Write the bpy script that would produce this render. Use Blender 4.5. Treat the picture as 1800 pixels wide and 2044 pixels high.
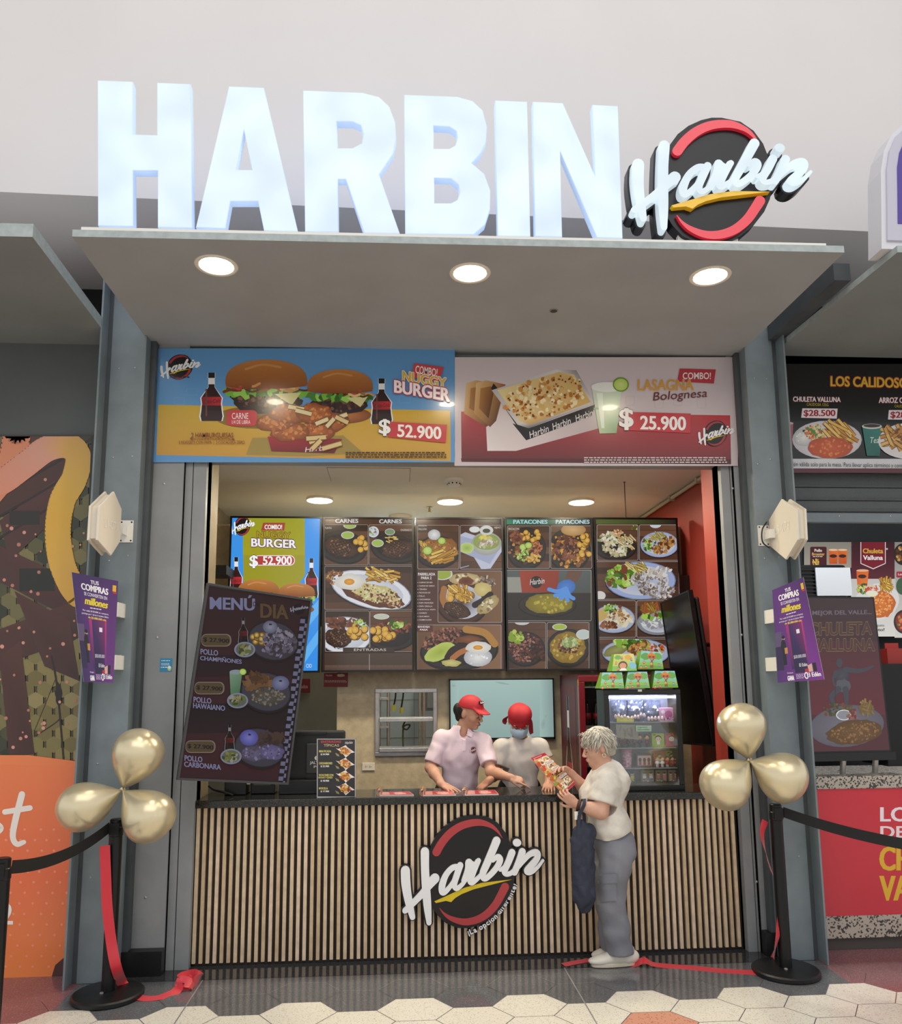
import bpy, bmesh, math, random
import numpy as np
from mathutils import Vector, Matrix

# ------------------------------------------------------------------ clear, camera, world, lights, exposure
for _o in list(bpy.data.objects):
    bpy.data.objects.remove(_o)
SC = bpy.context.scene
COL = SC.collection
W, H = 1800, 2044
CAM_P = np.array([-0.12739, -5.53016, 1.79613])
YAW, PITCH, ROLL, FPX, CYPX = 0.06736, 0.14479, -0.008324, 1594.74, 1127.10

def cam_axes():
    cy, sy, cp, sp = math.cos(YAW), math.sin(YAW), math.cos(PITCH), math.sin(PITCH)
    f = np.array([sy * cp, cy * cp, sp]); r = np.array([cy, -sy, 0.0]); u = np.cross(r, f)
    cr, sr = math.cos(ROLL), math.sin(ROLL)
    return r * cr + u * sr, u * cr - r * sr, f
AX_R, AX_U, AX_F = cam_axes()
cam_d = bpy.data.cameras.new('camera')
cam = bpy.data.objects.new('camera', cam_d)
COL.objects.link(cam)
cam_d.sensor_fit = 'VERTICAL'
cam_d.sensor_height = 24.0
cam_d.sensor_width = 24.0 * W / H
cam_d.lens = FPX / H * 24.0
cam_d.shift_y = (CYPX - H / 2) / H
cam_d.clip_start = 0.05
cam.matrix_world = Matrix([[AX_R[i], AX_U[i], -AX_F[i], CAM_P[i]] for i in range(3)] + [[0, 0, 0, 1]])
SC.camera = cam

def hexrgb(h):
    h = h.lstrip('#')
    if len(h) == 3: h = ''.join(c + c for c in h)
    return tuple(int(h[i:i + 2], 16) / 255 for i in (0, 2, 4))
def lin(c):
    if isinstance(c, str):
        c = hexrgb(c)
    return tuple((x / 12.92 if x <= 0.04045 else ((x + 0.055) / 1.055) ** 2.4) for x in c[:3])

wd = bpy.data.worlds.new('mall_light')
SC.world = wd
wd.use_nodes = True
nt = wd.node_tree
nt.nodes.clear()
wo = nt.nodes.new('ShaderNodeOutputWorld'); bg = nt.nodes.new('ShaderNodeBackground')
tc = nt.nodes.new('ShaderNodeTexCoord'); sx = nt.nodes.new('ShaderNodeSeparateXYZ')
mr = nt.nodes.new('ShaderNodeMapRange'); rp = nt.nodes.new('ShaderNodeValToRGB')
mr.inputs['From Min'].default_value = -1; mr.inputs['From Max'].default_value = 1
nt.links.new(tc.outputs['Generated'], sx.inputs[0]); nt.links.new(sx.outputs['Z'], mr.inputs['Value'])
nt.links.new(mr.outputs[0], rp.inputs[0]); nt.links.new(rp.outputs[0], bg.inputs['Color'])
nt.links.new(bg.outputs[0], wo.inputs[0])
el = rp.color_ramp.elements
el[0].position = 0.0; el[0].color = (0.26, 0.26, 0.26, 1)
el[1].position = 1.0; el[1].color = (0.6, 0.6, 0.6, 1)
for pos, v in ((0.46, 0.62), (0.53, 0.92), (0.64, 0.92), (0.8, 0.66)):
    e = el.new(pos); e.color = (v, v * 1.0, v * 1.0, 1)
bg.inputs['Strength'].default_value = 1.0

def area(name, loc, target, sx_, sy_, power, color=(1, 1, 1)):
    l = bpy.data.lights.new(name, 'AREA'); l.shape = 'RECTANGLE'; l.size = sx_; l.size_y = sy_
    l.energy = power; l.color = color
    o = bpy.data.objects.new(name, l); COL.objects.link(o); o.location = loc
    d = Vector(target) - Vector(loc); o.rotation_euler = d.to_track_quat('-Z', 'Y').to_euler()
    return o
area('skylight', (0.5, -6.5, 9.0), (0.2, -1.0, 1.5), 9, 5, 240, (1.0, 0.985, 0.97))
SC.view_settings.view_transform = 'Standard'
SC.view_settings.look = 'None'
SC.view_settings.exposure = 0.0
SC.view_settings.gamma = 1.0
SC.view_settings.use_curve_mapping = False
SC.cycles.use_denoising = True
SC.cycles.max_bounces = 7
SC.cycles.diffuse_bounces = 4
SC.cycles.glossy_bounces = 3
SC.cycles.transmission_bounces = 4
SC.cycles.transparent_max_bounces = 6
SC.cycles.sample_clamp_indirect = 6.0
SC.cycles.caustics_reflective = False
SC.cycles.caustics_refractive = False

# ------------------------------------------------------------------ measuring: where a sight line of the photograph meets a plane of the place
def ray(px, py):
    return AX_F + AX_R * ((px - 900) / FPX) + AX_U * ((CYPX - py) / FPX)
def atY(px, py, Y):
    d = ray(px, py); return CAM_P + d * ((Y - CAM_P[1]) / d[1])
def atZ(px, py, Z):
    d = ray(px, py); return CAM_P + d * ((Z - CAM_P[2]) / d[2])
def atX(px, py, X):
    d = ray(px, py); return CAM_P + d * ((X - CAM_P[0]) / d[0])
def XZ(px, py, Y):
    p = atY(px, py, Y); return float(p[0]), float(p[2])
class Plane:
    """A flat sheet in the place: origin, right axis, up axis; px() gives sheet metres for a sight line."""
    def __init__(s, o, ux, uz):
        s.o = np.array(o, float); s.u = np.array(ux, float); s.u /= np.linalg.norm(s.u)
        v = np.array(uz, float); v -= s.u * (v @ s.u); s.v = v / np.linalg.norm(v)
        s.n = np.cross(s.u, s.v)
    def px(s, x, y):
        d = ray(x, y); t = ((s.o - CAM_P) @ s.n) / (d @ s.n); q = CAM_P + d * t - s.o
        return float(q @ s.u), float(q @ s.v)
    def matrix(s):
        return Matrix([[s.u[i], s.v[i], s.n[i], s.o[i]] for i in range(3)] + [[0, 0, 0, 1]])
    def at(s, u, v, w=0.0):
        return s.o + s.u * u + s.v * v + s.n * w
def planeY(Y, px, py):
    return Plane(atY(px, py, Y), (1, 0, 0), (0, 0, 1))
def plane3(a, b, c):
    """through three points: a, b to its right, c above/below"""
    a, b, c = map(np.array, (a, b, c)); u = b - a; v = c - a
    pl = Plane(a, u, v)
    if pl.n[1] > 0 and abs(pl.n[1]) > 0.02:
        pl.v = -pl.v; pl.n = -pl.n
    return pl

# ------------------------------------------------------------------ materials
MATS = {}
def mat(name, col='#888888', rough=0.5, metal=0.0, noise=None, bump=None, spec=0.5, emit=0.0, coat=0.0, trans=0.0, sheen=0.0, col2=None):
    if name in MATS:
        return MATS[name]
    m = bpy.data.materials.new(name); m.use_nodes = True; MATS[name] = m
    n = m.node_tree; b = n.nodes['Principled BSDF']
    c = lin(col)
    b.inputs['Base Color'].default_value = (*c, 1); b.inputs['Roughness'].default_value = rough
    b.inputs['Metallic'].default_value = metal; b.inputs['Specular IOR Level'].default_value = spec
    b.inputs['Coat Weight'].default_value = coat; b.inputs['Coat Roughness'].default_value = 0.08
    b.inputs['Transmission Weight'].default_value = trans
    b.inputs['Sheen Weight'].default_value = sheen
    if emit:
        b.inputs['Emission Color'].default_value = (*c, 1); b.inputs['Emission Strength'].default_value = emit
    if noise or bump:
        t = n.nodes.new('ShaderNodeTexCoord')
    if noise:
        nz = n.nodes.new('ShaderNodeTexNoise'); nz.inputs['Scale'].default_value = noise[0]; nz.inputs['Detail'].default_value = 5
        n.links.new(t.outputs['Object'], nz.inputs['Vector'])
        r = n.nodes.new('ShaderNodeValToRGB')
        if col2:
            r.color_ramp.elements[0].color = (*c, 1); r.color_ramp.elements[1].color = (*lin(col2), 1)
            r.color_ramp.elements[0].position = 0.5 - noise[1]; r.color_ramp.elements[1].position = 0.5 + noise[1]
        else:
            k = noise[1]
            r.color_ramp.elements[0].color = (*[x * (1 - k) for x in c], 1); r.color_ramp.elements[1].color = (*[min(1, x * (1 + k)) for x in c], 1)
            r.color_ramp.elements[0].position = 0.3; r.color_ramp.elements[1].position = 0.7
        n.links.new(nz.outputs['Fac'], r.inputs['Fac']); n.links.new(r.outputs['Color'], b.inputs['Base Color'])
        if emit:
            n.links.new(r.outputs['Color'], b.inputs['Emission Color'])
    if bump:
        bz = n.nodes.new('ShaderNodeTexNoise'); bz.inputs['Scale'].default_value = bump[0]; bz.inputs['Detail'].default_value = 3
        n.links.new(t.outputs['Object'], bz.inputs['Vector'])
        bp = n.nodes.new('ShaderNodeBump'); bp.inputs['Strength'].default_value = bump[1]; bp.inputs['Distance'].default_value = 0.01
        n.links.new(bz.outputs['Fac'], bp.inputs['Height']); n.links.new(bp.outputs['Normal'], b.inputs['Normal'])
    return m
def printmat(name, rough=0.35, emit=0.0, spec=0.5, coat=0.0, base=1.0):
    """A printed sheet or a lit display: the printed colours are stored on the faces."""
    if name in MATS:
        return MATS[name]
    m = bpy.data.materials.new(name); m.use_nodes = True; MATS[name] = m
    n = m.node_tree; b = n.nodes['Principled BSDF']
    a = n.nodes.new('ShaderNodeAttribute'); a.attribute_name = 'Col'
    b.inputs['Roughness'].default_value = rough; b.inputs['Specular IOR Level'].default_value = spec
    b.inputs['Coat Weight'].default_value = coat
    if emit:
        b.inputs['Base Color'].default_value = (0.012, 0.012, 0.012, 1)
        n.links.new(a.outputs['Color'], b.inputs['Emission Color']); b.inputs['Emission Strength'].default_value = emit
    else:
        n.links.new(a.outputs['Color'], b.inputs['Base Color'])
    return m

# ------------------------------------------------------------------ objects
def tag(o, label=None, cat=None, group=None, kind=None):
    if label: o['label'] = label
    if cat: o['category'] = cat
    if group: o['group'] = group
    if kind: o['kind'] = kind
    return o
def empty(name, loc, label=None, cat=None, group=None, matrix=None):
    o = bpy.data.objects.new(name, None); COL.objects.link(o); o.empty_display_size = 0.1
    if matrix is not None: o.matrix_world = matrix
    else: o.location = Vector([float(x) for x in loc])
    o['_b'] = 1
    del o['_b']
    return tag(o, label, cat, group)
def build(name, V, F, mats, fm=None, parent=None, local=False, cols=None, smooth=False, matrix=None, bevel=0.0, auto=None):
    """One mesh object. V in world metres unless local; with a parent they are moved into the parent's frame."""
    V = np.asarray(V, float).reshape(-1, 3)
    root = parent
    off = np.zeros(3)
    if parent is not None and not local:
        p = parent
        while p is not None:
            off += np.array(p.location); p = p.parent
    me = bpy.data.meshes.new(name)
    me.from_pydata((V - off).tolist(), [], [tuple(f) for f in F])
    if not isinstance(mats, (list, tuple)): mats = [mats]
    for m in mats: me.materials.append(m)
    if fm is not None:
        me.polygons.foreach_set('material_index', np.asarray(fm, np.int32))
    if smooth is True:
        me.polygons.foreach_set('use_smooth', np.ones(len(me.polygons), bool))
    if cols is not None:
        at = me.color_attributes.new('Col', 'FLOAT_COLOR', 'CORNER')
        flat = np.asarray(cols, np.float32).reshape(-1)
        at.data.foreach_set('color', flat)
    me.update()
    o = bpy.data.objects.new(name, me); COL.objects.link(o)
    if matrix is not None: o.matrix_world = matrix
    if parent is not None: o.parent = parent
    if bevel:
        b = o.modifiers.new('bevel', 'BEVEL'); b.width = bevel; b.segments = 2; b.limit_method = 'ANGLE'; b.angle_limit = 0.7
    if auto:
        me.polygons.foreach_set('use_smooth', np.ones(len(me.polygons), bool))
        try:
            me.set_sharp_from_angle(angle=auto)
        except Exception:
            pass
    return o
def adopt(ob, parent, matrix):
    """makes a sheet standing at world matrix a child of parent (parents carry no rotation)"""
    off = Vector((0, 0, 0)); p = parent
    while p is not None: off += p.location; p = p.parent
    ob.parent = parent; ob.matrix_basis = Matrix.Translation(-off) @ matrix
    return ob
class MB:
    """collects shapes for ONE mesh"""
    def __init__(s): s.V = []; s.F = []; s.M = []
    def add(s, V, F, m=0):
        n = len(s.V); s.V += [tuple(map(float, v)) for v in V]; s.F += [tuple(i + n for i in f) for f in F]; s.M += [m] * len(F)
        return s
    def box(s, lo, hi, m=0):
        (a, b, c), (d, e, f) = lo, hi
        V = [(a, b, c), (d, b, c), (d, e, c), (a, e, c), (a, b, f), (d, b, f), (d, e, f), (a, e, f)]
        return s.add(V, [(3, 2, 1, 0), (4, 5, 6, 7), (0, 1, 5, 4), (1, 2, 6, 5), (2, 3, 7, 6), (3, 0, 4, 7)], m)
    def hexa(s, bot, top, m=0):
        """bottom ring and top ring of equal length"""
        n = len(bot)
        return s.add(list(bot) + list(top), [tuple(range(n - 1, -1, -1)), tuple(range(n, 2 * n))] + [(i, (i + 1) % n, n + (i + 1) % n, n + i) for i in range(n)], m)
    def obox(s, c, ax, size, m=0):
        """box at c with axes ax (3x3 rows) and full size"""
        c = np.array(c, float); A = np.array(ax, float); h = np.array(size) / 2
        P = [c + A[0] * h[0] * i + A[1] * h[1] * j + A[2] * h[2] * k for k in (-1, 1) for j in (-1, 1) for i in (-1, 1)]
        return s.add(P, [(0, 2, 3, 1), (4, 5, 7, 6), (0, 1, 5, 4), (1, 3, 7, 5), (3, 2, 6, 7), (2, 0, 4, 6)], m)
    def cyl(s, p0, p1, r0, r1=None, n=24, m=0, cap=True):
        return s.tube([p0, p1], [r0, r0 if r1 is None else r1], n, m, cap)
    def tube(s, path, r, n=10, m=0, cap=True, flat=None, up=None):
        """round (or flat=(w,h) elliptic) tube along a path"""
        P = [np.array(p, float) for p in path]; k = len(P)
        R = r if isinstance(r, (list, tuple, np.ndarray)) else [r] * k
        V = []; F = []
        ref = np.array(up if up is not None else (0.123, 0.211, 0.97)); prev = None
        for i in range(k):
            t = P[min(i + 1, k - 1)] - P[max(i - 1, 0)]; t = t / (np.linalg.norm(t) + 1e-12)
            if prev is None:
                a = np.cross(t, ref)
                if np.linalg.norm(a) < 1e-3: a = np.cross(t, (1, 0, 0))
            else:
                a = prev - t * (prev @ t)
            a /= np.linalg.norm(a) + 1e-12; b = np.cross(t, a); prev = a
            fw, fh = flat if flat else (1, 1)
            for j in range(n):
                q = 2 * math.pi * j / n
                V.append(P[i] + a * math.cos(q) * R[i] * fw + b * math.sin(q) * R[i] * fh)
        for i in range(k - 1):
            for j in range(n):
                F.append((i * n + j, i * n + (j + 1) % n, (i + 1) * n + (j + 1) % n, (i + 1) * n + j))
        if cap: F += [tuple(range(n - 1, -1, -1)), tuple(range((k - 1) * n, k * n))]
        return s.add(V, F, m)
    def lathe(s, c, prof, n=32, m=0, ax=None):
        """profile of (radius, height) about the z axis at c, or about ax"""
        c = np.array(c, float)
        if ax is None: A, B, Z = np.array((1., 0, 0)), np.array((0, 1., 0)), np.array((0, 0, 1.))
        else:
            Z = np.array(ax, float); Z /= np.linalg.norm(Z); A = np.cross(Z, (0.3, 0.5, 0.1)); A /= np.linalg.norm(A); B = np.cross(Z, A)
        V = []; F = []; k = len(prof)
        for r, h in prof:
            for j in range(n):
                q = 2 * math.pi * j / n
                V.append(c + Z * h + (A * math.cos(q) + B * math.sin(q)) * max(r, 1e-5))
        for i in range(k - 1):
            for j in range(n):
                F.append((i * n + j, i * n + (j + 1) % n, (i + 1) * n + (j + 1) % n, (i + 1) * n + j))
        F += [tuple(range(n - 1, -1, -1)), tuple(range((k - 1) * n, k * n))]
        return s.add(V, F, m)
    def ribbon(s, path, side, w, th=0.002, m=0):
        """thin strip along path; side: a vector or list of vectors across it"""
        P = [np.array(p, float) for p in path]; k = len(P)
        V = []; F = []
        for i in range(k):
            t = P[min(i + 1, k - 1)] - P[max(i - 1, 0)]; t /= np.linalg.norm(t) + 1e-12
            d = np.array(side[i] if isinstance(side, list) else side, float); d = d - t * (d @ t); d /= np.linalg.norm(d) + 1e-12
            nn = np.cross(t, d); ww = w[i] if isinstance(w, (list, tuple)) else w
            V += [P[i] - d * ww / 2 - nn * th / 2, P[i] + d * ww / 2 - nn * th / 2, P[i] + d * ww / 2 + nn * th / 2, P[i] - d * ww / 2 + nn * th / 2]
        for i in range(k - 1):
            for j in range(4):
                F.append((4 * i + j, 4 * i + (j + 1) % 4, 4 * i + 4 + (j + 1) % 4, 4 * i + 4 + j))
        F += [(3, 2, 1, 0), tuple(range(4 * k - 4, 4 * k))]
        return s.add(V, F, m)
    def build(s, name, mats, parent=None, **k):
        return build(name, s.V, s.F, mats, s.M, parent, **k)
def smooth_path(P, n=8):
    """Catmull-Rom through the points"""
    P = [np.array(p, float) for p in P]
    if len(P) < 3: return P
    Q = [2 * P[0] - P[1]] + P + [2 * P[-1] - P[-2]]; out = []
    for i in range(1, len(Q) - 2):
        a, b, c, d = Q[i - 1:i + 3]
        for j in range(n):
            t = j / n
            out.append(0.5 * (2 * b + (c - a) * t + (2 * a - 5 * b + 4 * c - d) * t * t + (3 * b - 3 * c + d - a) * t ** 3))
    out.append(P[-1])
    return out
def curve_solid(name, loops, plane, w0, w1, mats, parent=None, bevel=0.0, matrix=None, local=True):
    """solid plate cut from 2-D outlines (holes allowed) lying on a sheet, from depth w0 (back) to w1 (front), in sheet space"""
    cu = bpy.data.curves.new(name, 'CURVE'); cu.dimensions = '2D'; cu.fill_mode = 'BOTH'
    for L in loops:
        sp = cu.splines.new('POLY'); sp.points.add(len(L) - 1)
        for p, q in zip(sp.points, L): p.co = (q[0], q[1], 0, 1)
        sp.use_cyclic_u = True
    cu.extrude = (w1 - w0) / 2 - bevel
    cu.bevel_depth = bevel; cu.bevel_resolution = 1
    if bevel: cu.offset = -bevel
    t = bpy.data.objects.new('tmp', cu); COL.objects.link(t)
    bpy.context.view_layer.update()
    me = bpy.data.meshes.new_from_object(t.evaluated_get(bpy.context.evaluated_depsgraph_get()))
    bpy.data.objects.remove(t); bpy.data.curves.remove(cu)
    me.name = name
    me.transform(Matrix.Translation((0, 0, (w0 + w1) / 2)))
    me.materials.clear()
    for m in (mats if isinstance(mats, (list, tuple)) else [mats]): me.materials.append(m)
    if isinstance(mats, (list, tuple)) and len(mats) > 1:
        for p in me.polygons:
            p.material_index = 0 if p.normal.z > 0.6 else 1
    o = bpy.data.objects.new(name, me); COL.objects.link(o)
    if parent is not None: o.parent = parent
    elif matrix is not None: o.matrix_world = matrix
    else: o.matrix_world = plane.matrix()
    return o
# ------------------------------------------------------------------ printed art: flat coloured shapes on a sheet
_TXT = {}
def text_mesh(s, bold=0.0):
    k = (s, round(bold, 3))
    if k in _TXT: return _TXT[k]
    cu = bpy.data.curves.new('t', 'FONT'); cu.body = s; cu.offset = bold; cu.resolution_u = 3; cu.fill_mode = 'FRONT'
    o = bpy.data.objects.new('t', cu); COL.objects.link(o); bpy.context.view_layer.update()
    me = bpy.data.meshes.new_from_object(o.evaluated_get(bpy.context.evaluated_depsgraph_get()))
    V = np.array([v.co[:2] for v in me.vertices]) if len(me.vertices) else np.zeros((0, 2))
    F = [tuple(p.vertices) for p in me.polygons]
    bpy.data.objects.remove(o); bpy.data.curves.remove(cu); bpy.data.meshes.remove(me)
    _TXT[k] = (V, F)
    return _TXT[k]
class Art:
    def __init__(s, plane, view=(0, 0, 1.0), step=2e-5, z0=2e-4, seed=1):
        s.pl = plane; s.view = view; s.step = step; s.z0 = z0; s.L = 0; s.V = []; s.F = []; s.C = []; s.rng = random.Random(seed); s.dim = 1.0
    def map(s, x, y):
        return s.pl.px(s.view[0] + x / s.view[2], s.view[1] + y / s.view[2])
    def c(s, col):
        k = s.dim
        a = lin(col) if isinstance(col, str) else col
        return (a[0] * k, a[1] * k, a[2] * k, 1.0)
    clip = None
    def raw(s, pts, faces, cols):
        """pts in picture units; cols: one colour or one per point; cut to s.clip = (x0, y0, x1, y1) when set"""
        if s.clip:
            pts = [p[:2] for p in pts]
            x0, y0, x1, y1 = s.clip
            xs = [p[0] for p in pts]; ys = [p[1] for p in pts]
            if max(xs) < x0 or min(xs) > x1 or max(ys) < y0 or min(ys) > y1: return
            if min(xs) < x0 or max(xs) > x1 or min(ys) < y0 or max(ys) > y1:
                many = isinstance(cols, list); P2 = []; F2 = []; C2 = []
                for f in faces:
                    Q = [(*pts[i][:2], *(s.c(cols[i]) if many else (0, 0, 0, 0))) for i in f]
                    for ax, lim, sg in ((0, x0, 1), (0, x1, -1), (1, y0, 1), (1, y1, -1)):
                        out = []
                        for i in range(len(Q)):
                            a, b = Q[i - 1], Q[i]; da, db = (a[ax] - lim) * sg, (b[ax] - lim) * sg
                            if (da >= 0) != (db >= 0):
                                t = da / (da - db); out.append(tuple(u + (v - u) * t for u, v in zip(a, b)))
                            if db >= 0: out.append(b)
                        Q = out
                        if not Q: break
                    if len(Q) > 2:
                        n = len(P2); P2 += [q[:2] for q in Q]; C2 += [q[2:6] for q in Q]; F2.append(tuple(range(n, n + len(Q))))
                if not F2: return
                pts, faces = P2, F2
                if many: k = s.dim; cols = [(c[0] / k, c[1] / k, c[2] / k) for c in C2]
        z = s.z0 + s.L * s.step; s.L += 1; n = len(s.V)
        for p in pts:
            u, v = s.map(p[0], p[1]); s.V.append((u, v, z + (p[2] if len(p) > 2 else 0)))
        many = isinstance(cols, list)
        cc = [s.c(q) for q in cols] if many else s.c(cols)
        for f in faces:
            s.F.append(tuple(i + n for i in f))
            for i in f: s.C.append(cc[i] if many else cc)
    def poly(s, pts, col): s.raw(pts, [tuple(range(len(pts)))], col)
    def rect(s, x0, y0, x1, y1, col, col2=None, horiz=False):
        P = [(x0, y1), (x1, y1), (x1, y0), (x0, y0)]
        if col2 is None: return s.poly(P, col)
        s.poly(P, [col, col2, col2, col] if horiz else [col2, col2, col, col])
    def quad(s, P, col): s.poly(P, col)
    def rrect(s, x0, y0, x1, y1, r, col):
        P = []
        for cx, cy, a in ((x1 - r, y0 + r, -90), (x1 - r, y1 - r, 0), (x0 + r, y1 - r, 90), (x0 + r, y0 + r, 180)):
            for k in range(5):
                q = math.radians(a + k * 22.5); P.append((cx + r * math.cos(q), cy + r * math.sin(q)))
        s.poly(P, col)
    def frame(s, x0, y0, x1, y1, r, w, col):
        P = []; Q = []
        for cx, cy, a, sx_, sy_ in ((x1 - r, y0 + r, -90, 1, 1), (x1 - r, y1 - r, 0, 1, 1), (x0 + r, y1 - r, 90, 1, 1), (x0 + r, y0 + r, 180, 1, 1)):
            for k in range(5):
                q = math.radians(a + k * 22.5); P.append((cx + r * math.cos(q), cy + r * math.sin(q))); Q.append((cx + (r - w) * math.cos(q), cy + (r - w) * math.sin(q)))
        n = len(P)
        s.raw(P + Q, [(i, (i + 1) % n, n + (i + 1) % n, n + i) for i in range(n)], col)
    def ell(s, cx, cy, rx, ry, col, rot=0.0, edge=None, n=28, jit=0.0, a0=0, a1=360):
        P = [(cx, cy)]; q0 = math.radians(rot)
        for i in range(n + (1 if a1 - a0 < 360 else 0)):
            a = math.radians(a0 + (a1 - a0) * i / n); k = 1 + (s.rng.uniform(-jit, jit) if jit else 0)
            x, y = rx * k * math.cos(a), ry * k * math.sin(a)
            P.append((cx + x * math.cos(q0) - y * math.sin(q0), cy + x * math.sin(q0) + y * math.cos(q0)))
        m = len(P) - 1
        F = [(0, 1 + (i + 1) % m, 1 + i) for i in range(m if a1 - a0 >= 360 else m - 1)]
        s.raw(P, F, [col] + [edge] * m if edge else col)
    def blob(s, cx, cy, rx, ry, col, edge=None, jit=0.15, n=18, rot=0): s.ell(cx, cy, rx, ry, col, rot, edge, n, jit)
    def stroke(s, pts, w, col, n=6, sm=True):
        """round-ended line; w: width or list of widths"""
        Wd = [w] * len(pts) if not isinstance(w, (list, tuple)) else list(w)
        Q = smooth_path([(p[0], p[1], q) for p, q in zip(pts, Wd)], n) if sm and len(pts) > 2 else [np.array((p[0], p[1], q), float) for p, q in zip(pts, Wd)]
        s.raw(*stroke_poly(Q), col)
    def text(s, t, x0, y0, x1, y1, col, bold=0.02, out=None, ow=0.06, rot=0.0, shear=0.0, rise=0.0, arc=0.0):
        """t fitted into the box; rise: how much the right end is lower (+) in units"""
        V, F = text_mesh(t, min(bold * 0.3, 0.014))
        if not len(V): return
        lo, hi = V.min(0), V.max(0)
        sx_, sy_ = (x1 - x0) / (hi[0] - lo[0]), (y1 - y0) / (hi[1] - lo[1])
        X = (V[:, 0] - lo[0]) * sx_ + x0; Y = y1 - (V[:, 1] - lo[1]) * sy_
        X = X + (y1 - Y) * shear
        u = (X - x0) / (x1 - x0)
        Y = Y + u * rise + arc * ((2 * u - 1) ** 2)
        if rot:
            q = math.radians(rot); cx, cy = (x0 + x1) / 2, (y0 + y1) / 2
            X, Y = cx + (X - cx) * math.cos(q) - (Y - cy) * math.sin(q), cy + (X - cx) * math.sin(q) + (Y - cy) * math.cos(q)
        if out:
            d = ow * (y1 - y0) * 1.5
            for k in range(8):
                s.raw(list(zip((X + d * math.cos(k * 0.7854)).tolist(), (Y + d * math.sin(k * 0.7854)).tolist())), F, out)
        if bold >= 0.05:        # heavier face: a second pass a hair aside
            e = min(0.032, bold * 0.4) * (y1 - y0)
            s.raw(list(zip((X - e).tolist(), Y.tolist())), F, col); s.raw(list(zip((X + e).tolist(), Y.tolist())), F, col)
        s.raw(list(zip(X.tolist(), Y.tolist())), F, col)
    def lines(s, x0, y0, x1, n, h, gap, col, frac=1.0):
        """tiny print: broken bars standing for lines too small to read"""
        for i in range(n):
            x = x0; y = y0 + i * (h + gap); e = x1 if i < n - 1 else x0 + (x1 - x0) * frac
            while x < e - h:
                k = s.rng.uniform(1.2, 4) * h; s.rect(x, y, min(x + k, e), y + h, col); x += k + h * 0.7
    # --- food
    def fries(s, cx, cy, rx, ry, n=16, ang=20, spread=35, ln=None, cols=('#d8a83c', '#e9c25c', '#c08a2a', '#f0d27a'), wd=None):
        ln = ln or rx * 0.9; wd = wd or ln * 0.14
        for i in range(n):
            a = math.radians(ang + s.rng.uniform(-spread, spread)); x = cx + s.rng.uniform(-1, 1) * rx * 0.7; y = cy + s.rng.uniform(-1, 1) * ry * 0.7
            l = ln * s.rng.uniform(0.6, 1.0) / 2; dx, dy = math.cos(a) * l, math.sin(a) * l; nx, ny = -math.sin(a) * wd / 2, math.cos(a) * wd / 2
            c = s.rng.choice(cols)
            s.poly([(x - dx - nx * 1.5, y - dy - ny * 1.5), (x + dx - nx * 1.5, y + dy - ny * 1.5), (x + dx + nx * 1.5, y + dy + ny * 1.5), (x - dx + nx * 1.5, y - dy + ny * 1.5)], '#6e4a16')
            s.poly([(x - dx - nx, y - dy - ny), (x + dx - nx, y + dy - ny), (x + dx + nx, y + dy + ny), (x - dx + nx, y - dy + ny)], c)
    def bits(s, cx, cy, rx, ry, n, size, cols, jit=0.3, rot=0.0, asp=1.0):
        q0 = math.radians(rot)
        for i in range(n):
            a = s.rng.uniform(0, 6.283); k = math.sqrt(s.rng.random()); x, y = rx * k * math.cos(a), ry * k * math.sin(a)
            z = size * s.rng.uniform(0.6, 1.3)
            s.ell(cx + x * math.cos(q0) - y * math.sin(q0), cy + x * math.sin(q0) + y * math.cos(q0), z * asp, z, s.rng.choice(cols), s.rng.uniform(0, 180), None, 7, jit)
    def salad(s, cx, cy, rx, ry, n=40): s.bits(cx, cy, rx, ry, n, max(rx, ry) * 0.16, ('#4d7a22', '#86b53c', '#a9cf58', '#35591a', '#c8dc8a', '#7a3f2a'), 0.45, 0, 1.5)
    def meat(s, cx, cy, rx, ry, rot=0, grid=True):
        s.blob(cx, cy, rx * 1.04, ry * 1.06, '#24130d', None, 0.08, 26, rot); s.blob(cx, cy, rx, ry, '#6b4735', '#3f261b', 0.08, 26, rot)
        q = math.radians(rot); m = min(rx, ry)
        for a_ in (rot + 35, rot - 35):
            t = math.radians(a_); d = np.array((math.cos(t), math.sin(t))); n = np.array((-d[1], d[0]))
            for k in range(-4, 5):
                o = np.array((cx, cy)) + n * k * m * 0.27; L = m * 0.95 * math.sqrt(max(0.05, 1 - (k / 5) ** 2)); s.stroke([tuple(o - d * L), tuple(o + d * L)], m * 0.075, '#27150f', 2, False)
        s.bits(cx, cy, rx * 0.85, ry * 0.8, 26, m * 0.06, ('#8a6650', '#9c785f', '#55382a'), 0.4, rot, 1.8)
    def balls(s, cx, cy, rx, ry, n=9, r=None, col='#d8a132'):
        r = r or min(rx, ry) * 0.4
        for i in range(n):
            x, y = cx + s.rng.uniform(-1, 1) * (rx - r * 0.6), cy + s.rng.uniform(-1, 1) * (ry - r * 0.6)
            s.ell(x, y, r * 1.06, r * 1.06, '#6b4313', 0, None, 12); s.ell(x - r * 0.1, y - r * 0.1, r * 0.92, r * 0.92, '#ecc463', 0, col, 12)
    def egg(s, cx, cy, rx, ry):
        s.blob(cx, cy, rx, ry, '#f6f4ec', '#d9d5cb', 0.08); s.ell(cx - rx * 0.05, cy, rx * 0.36, ry * 0.38, '#f2b23a', 0, '#d98a1c')
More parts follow.
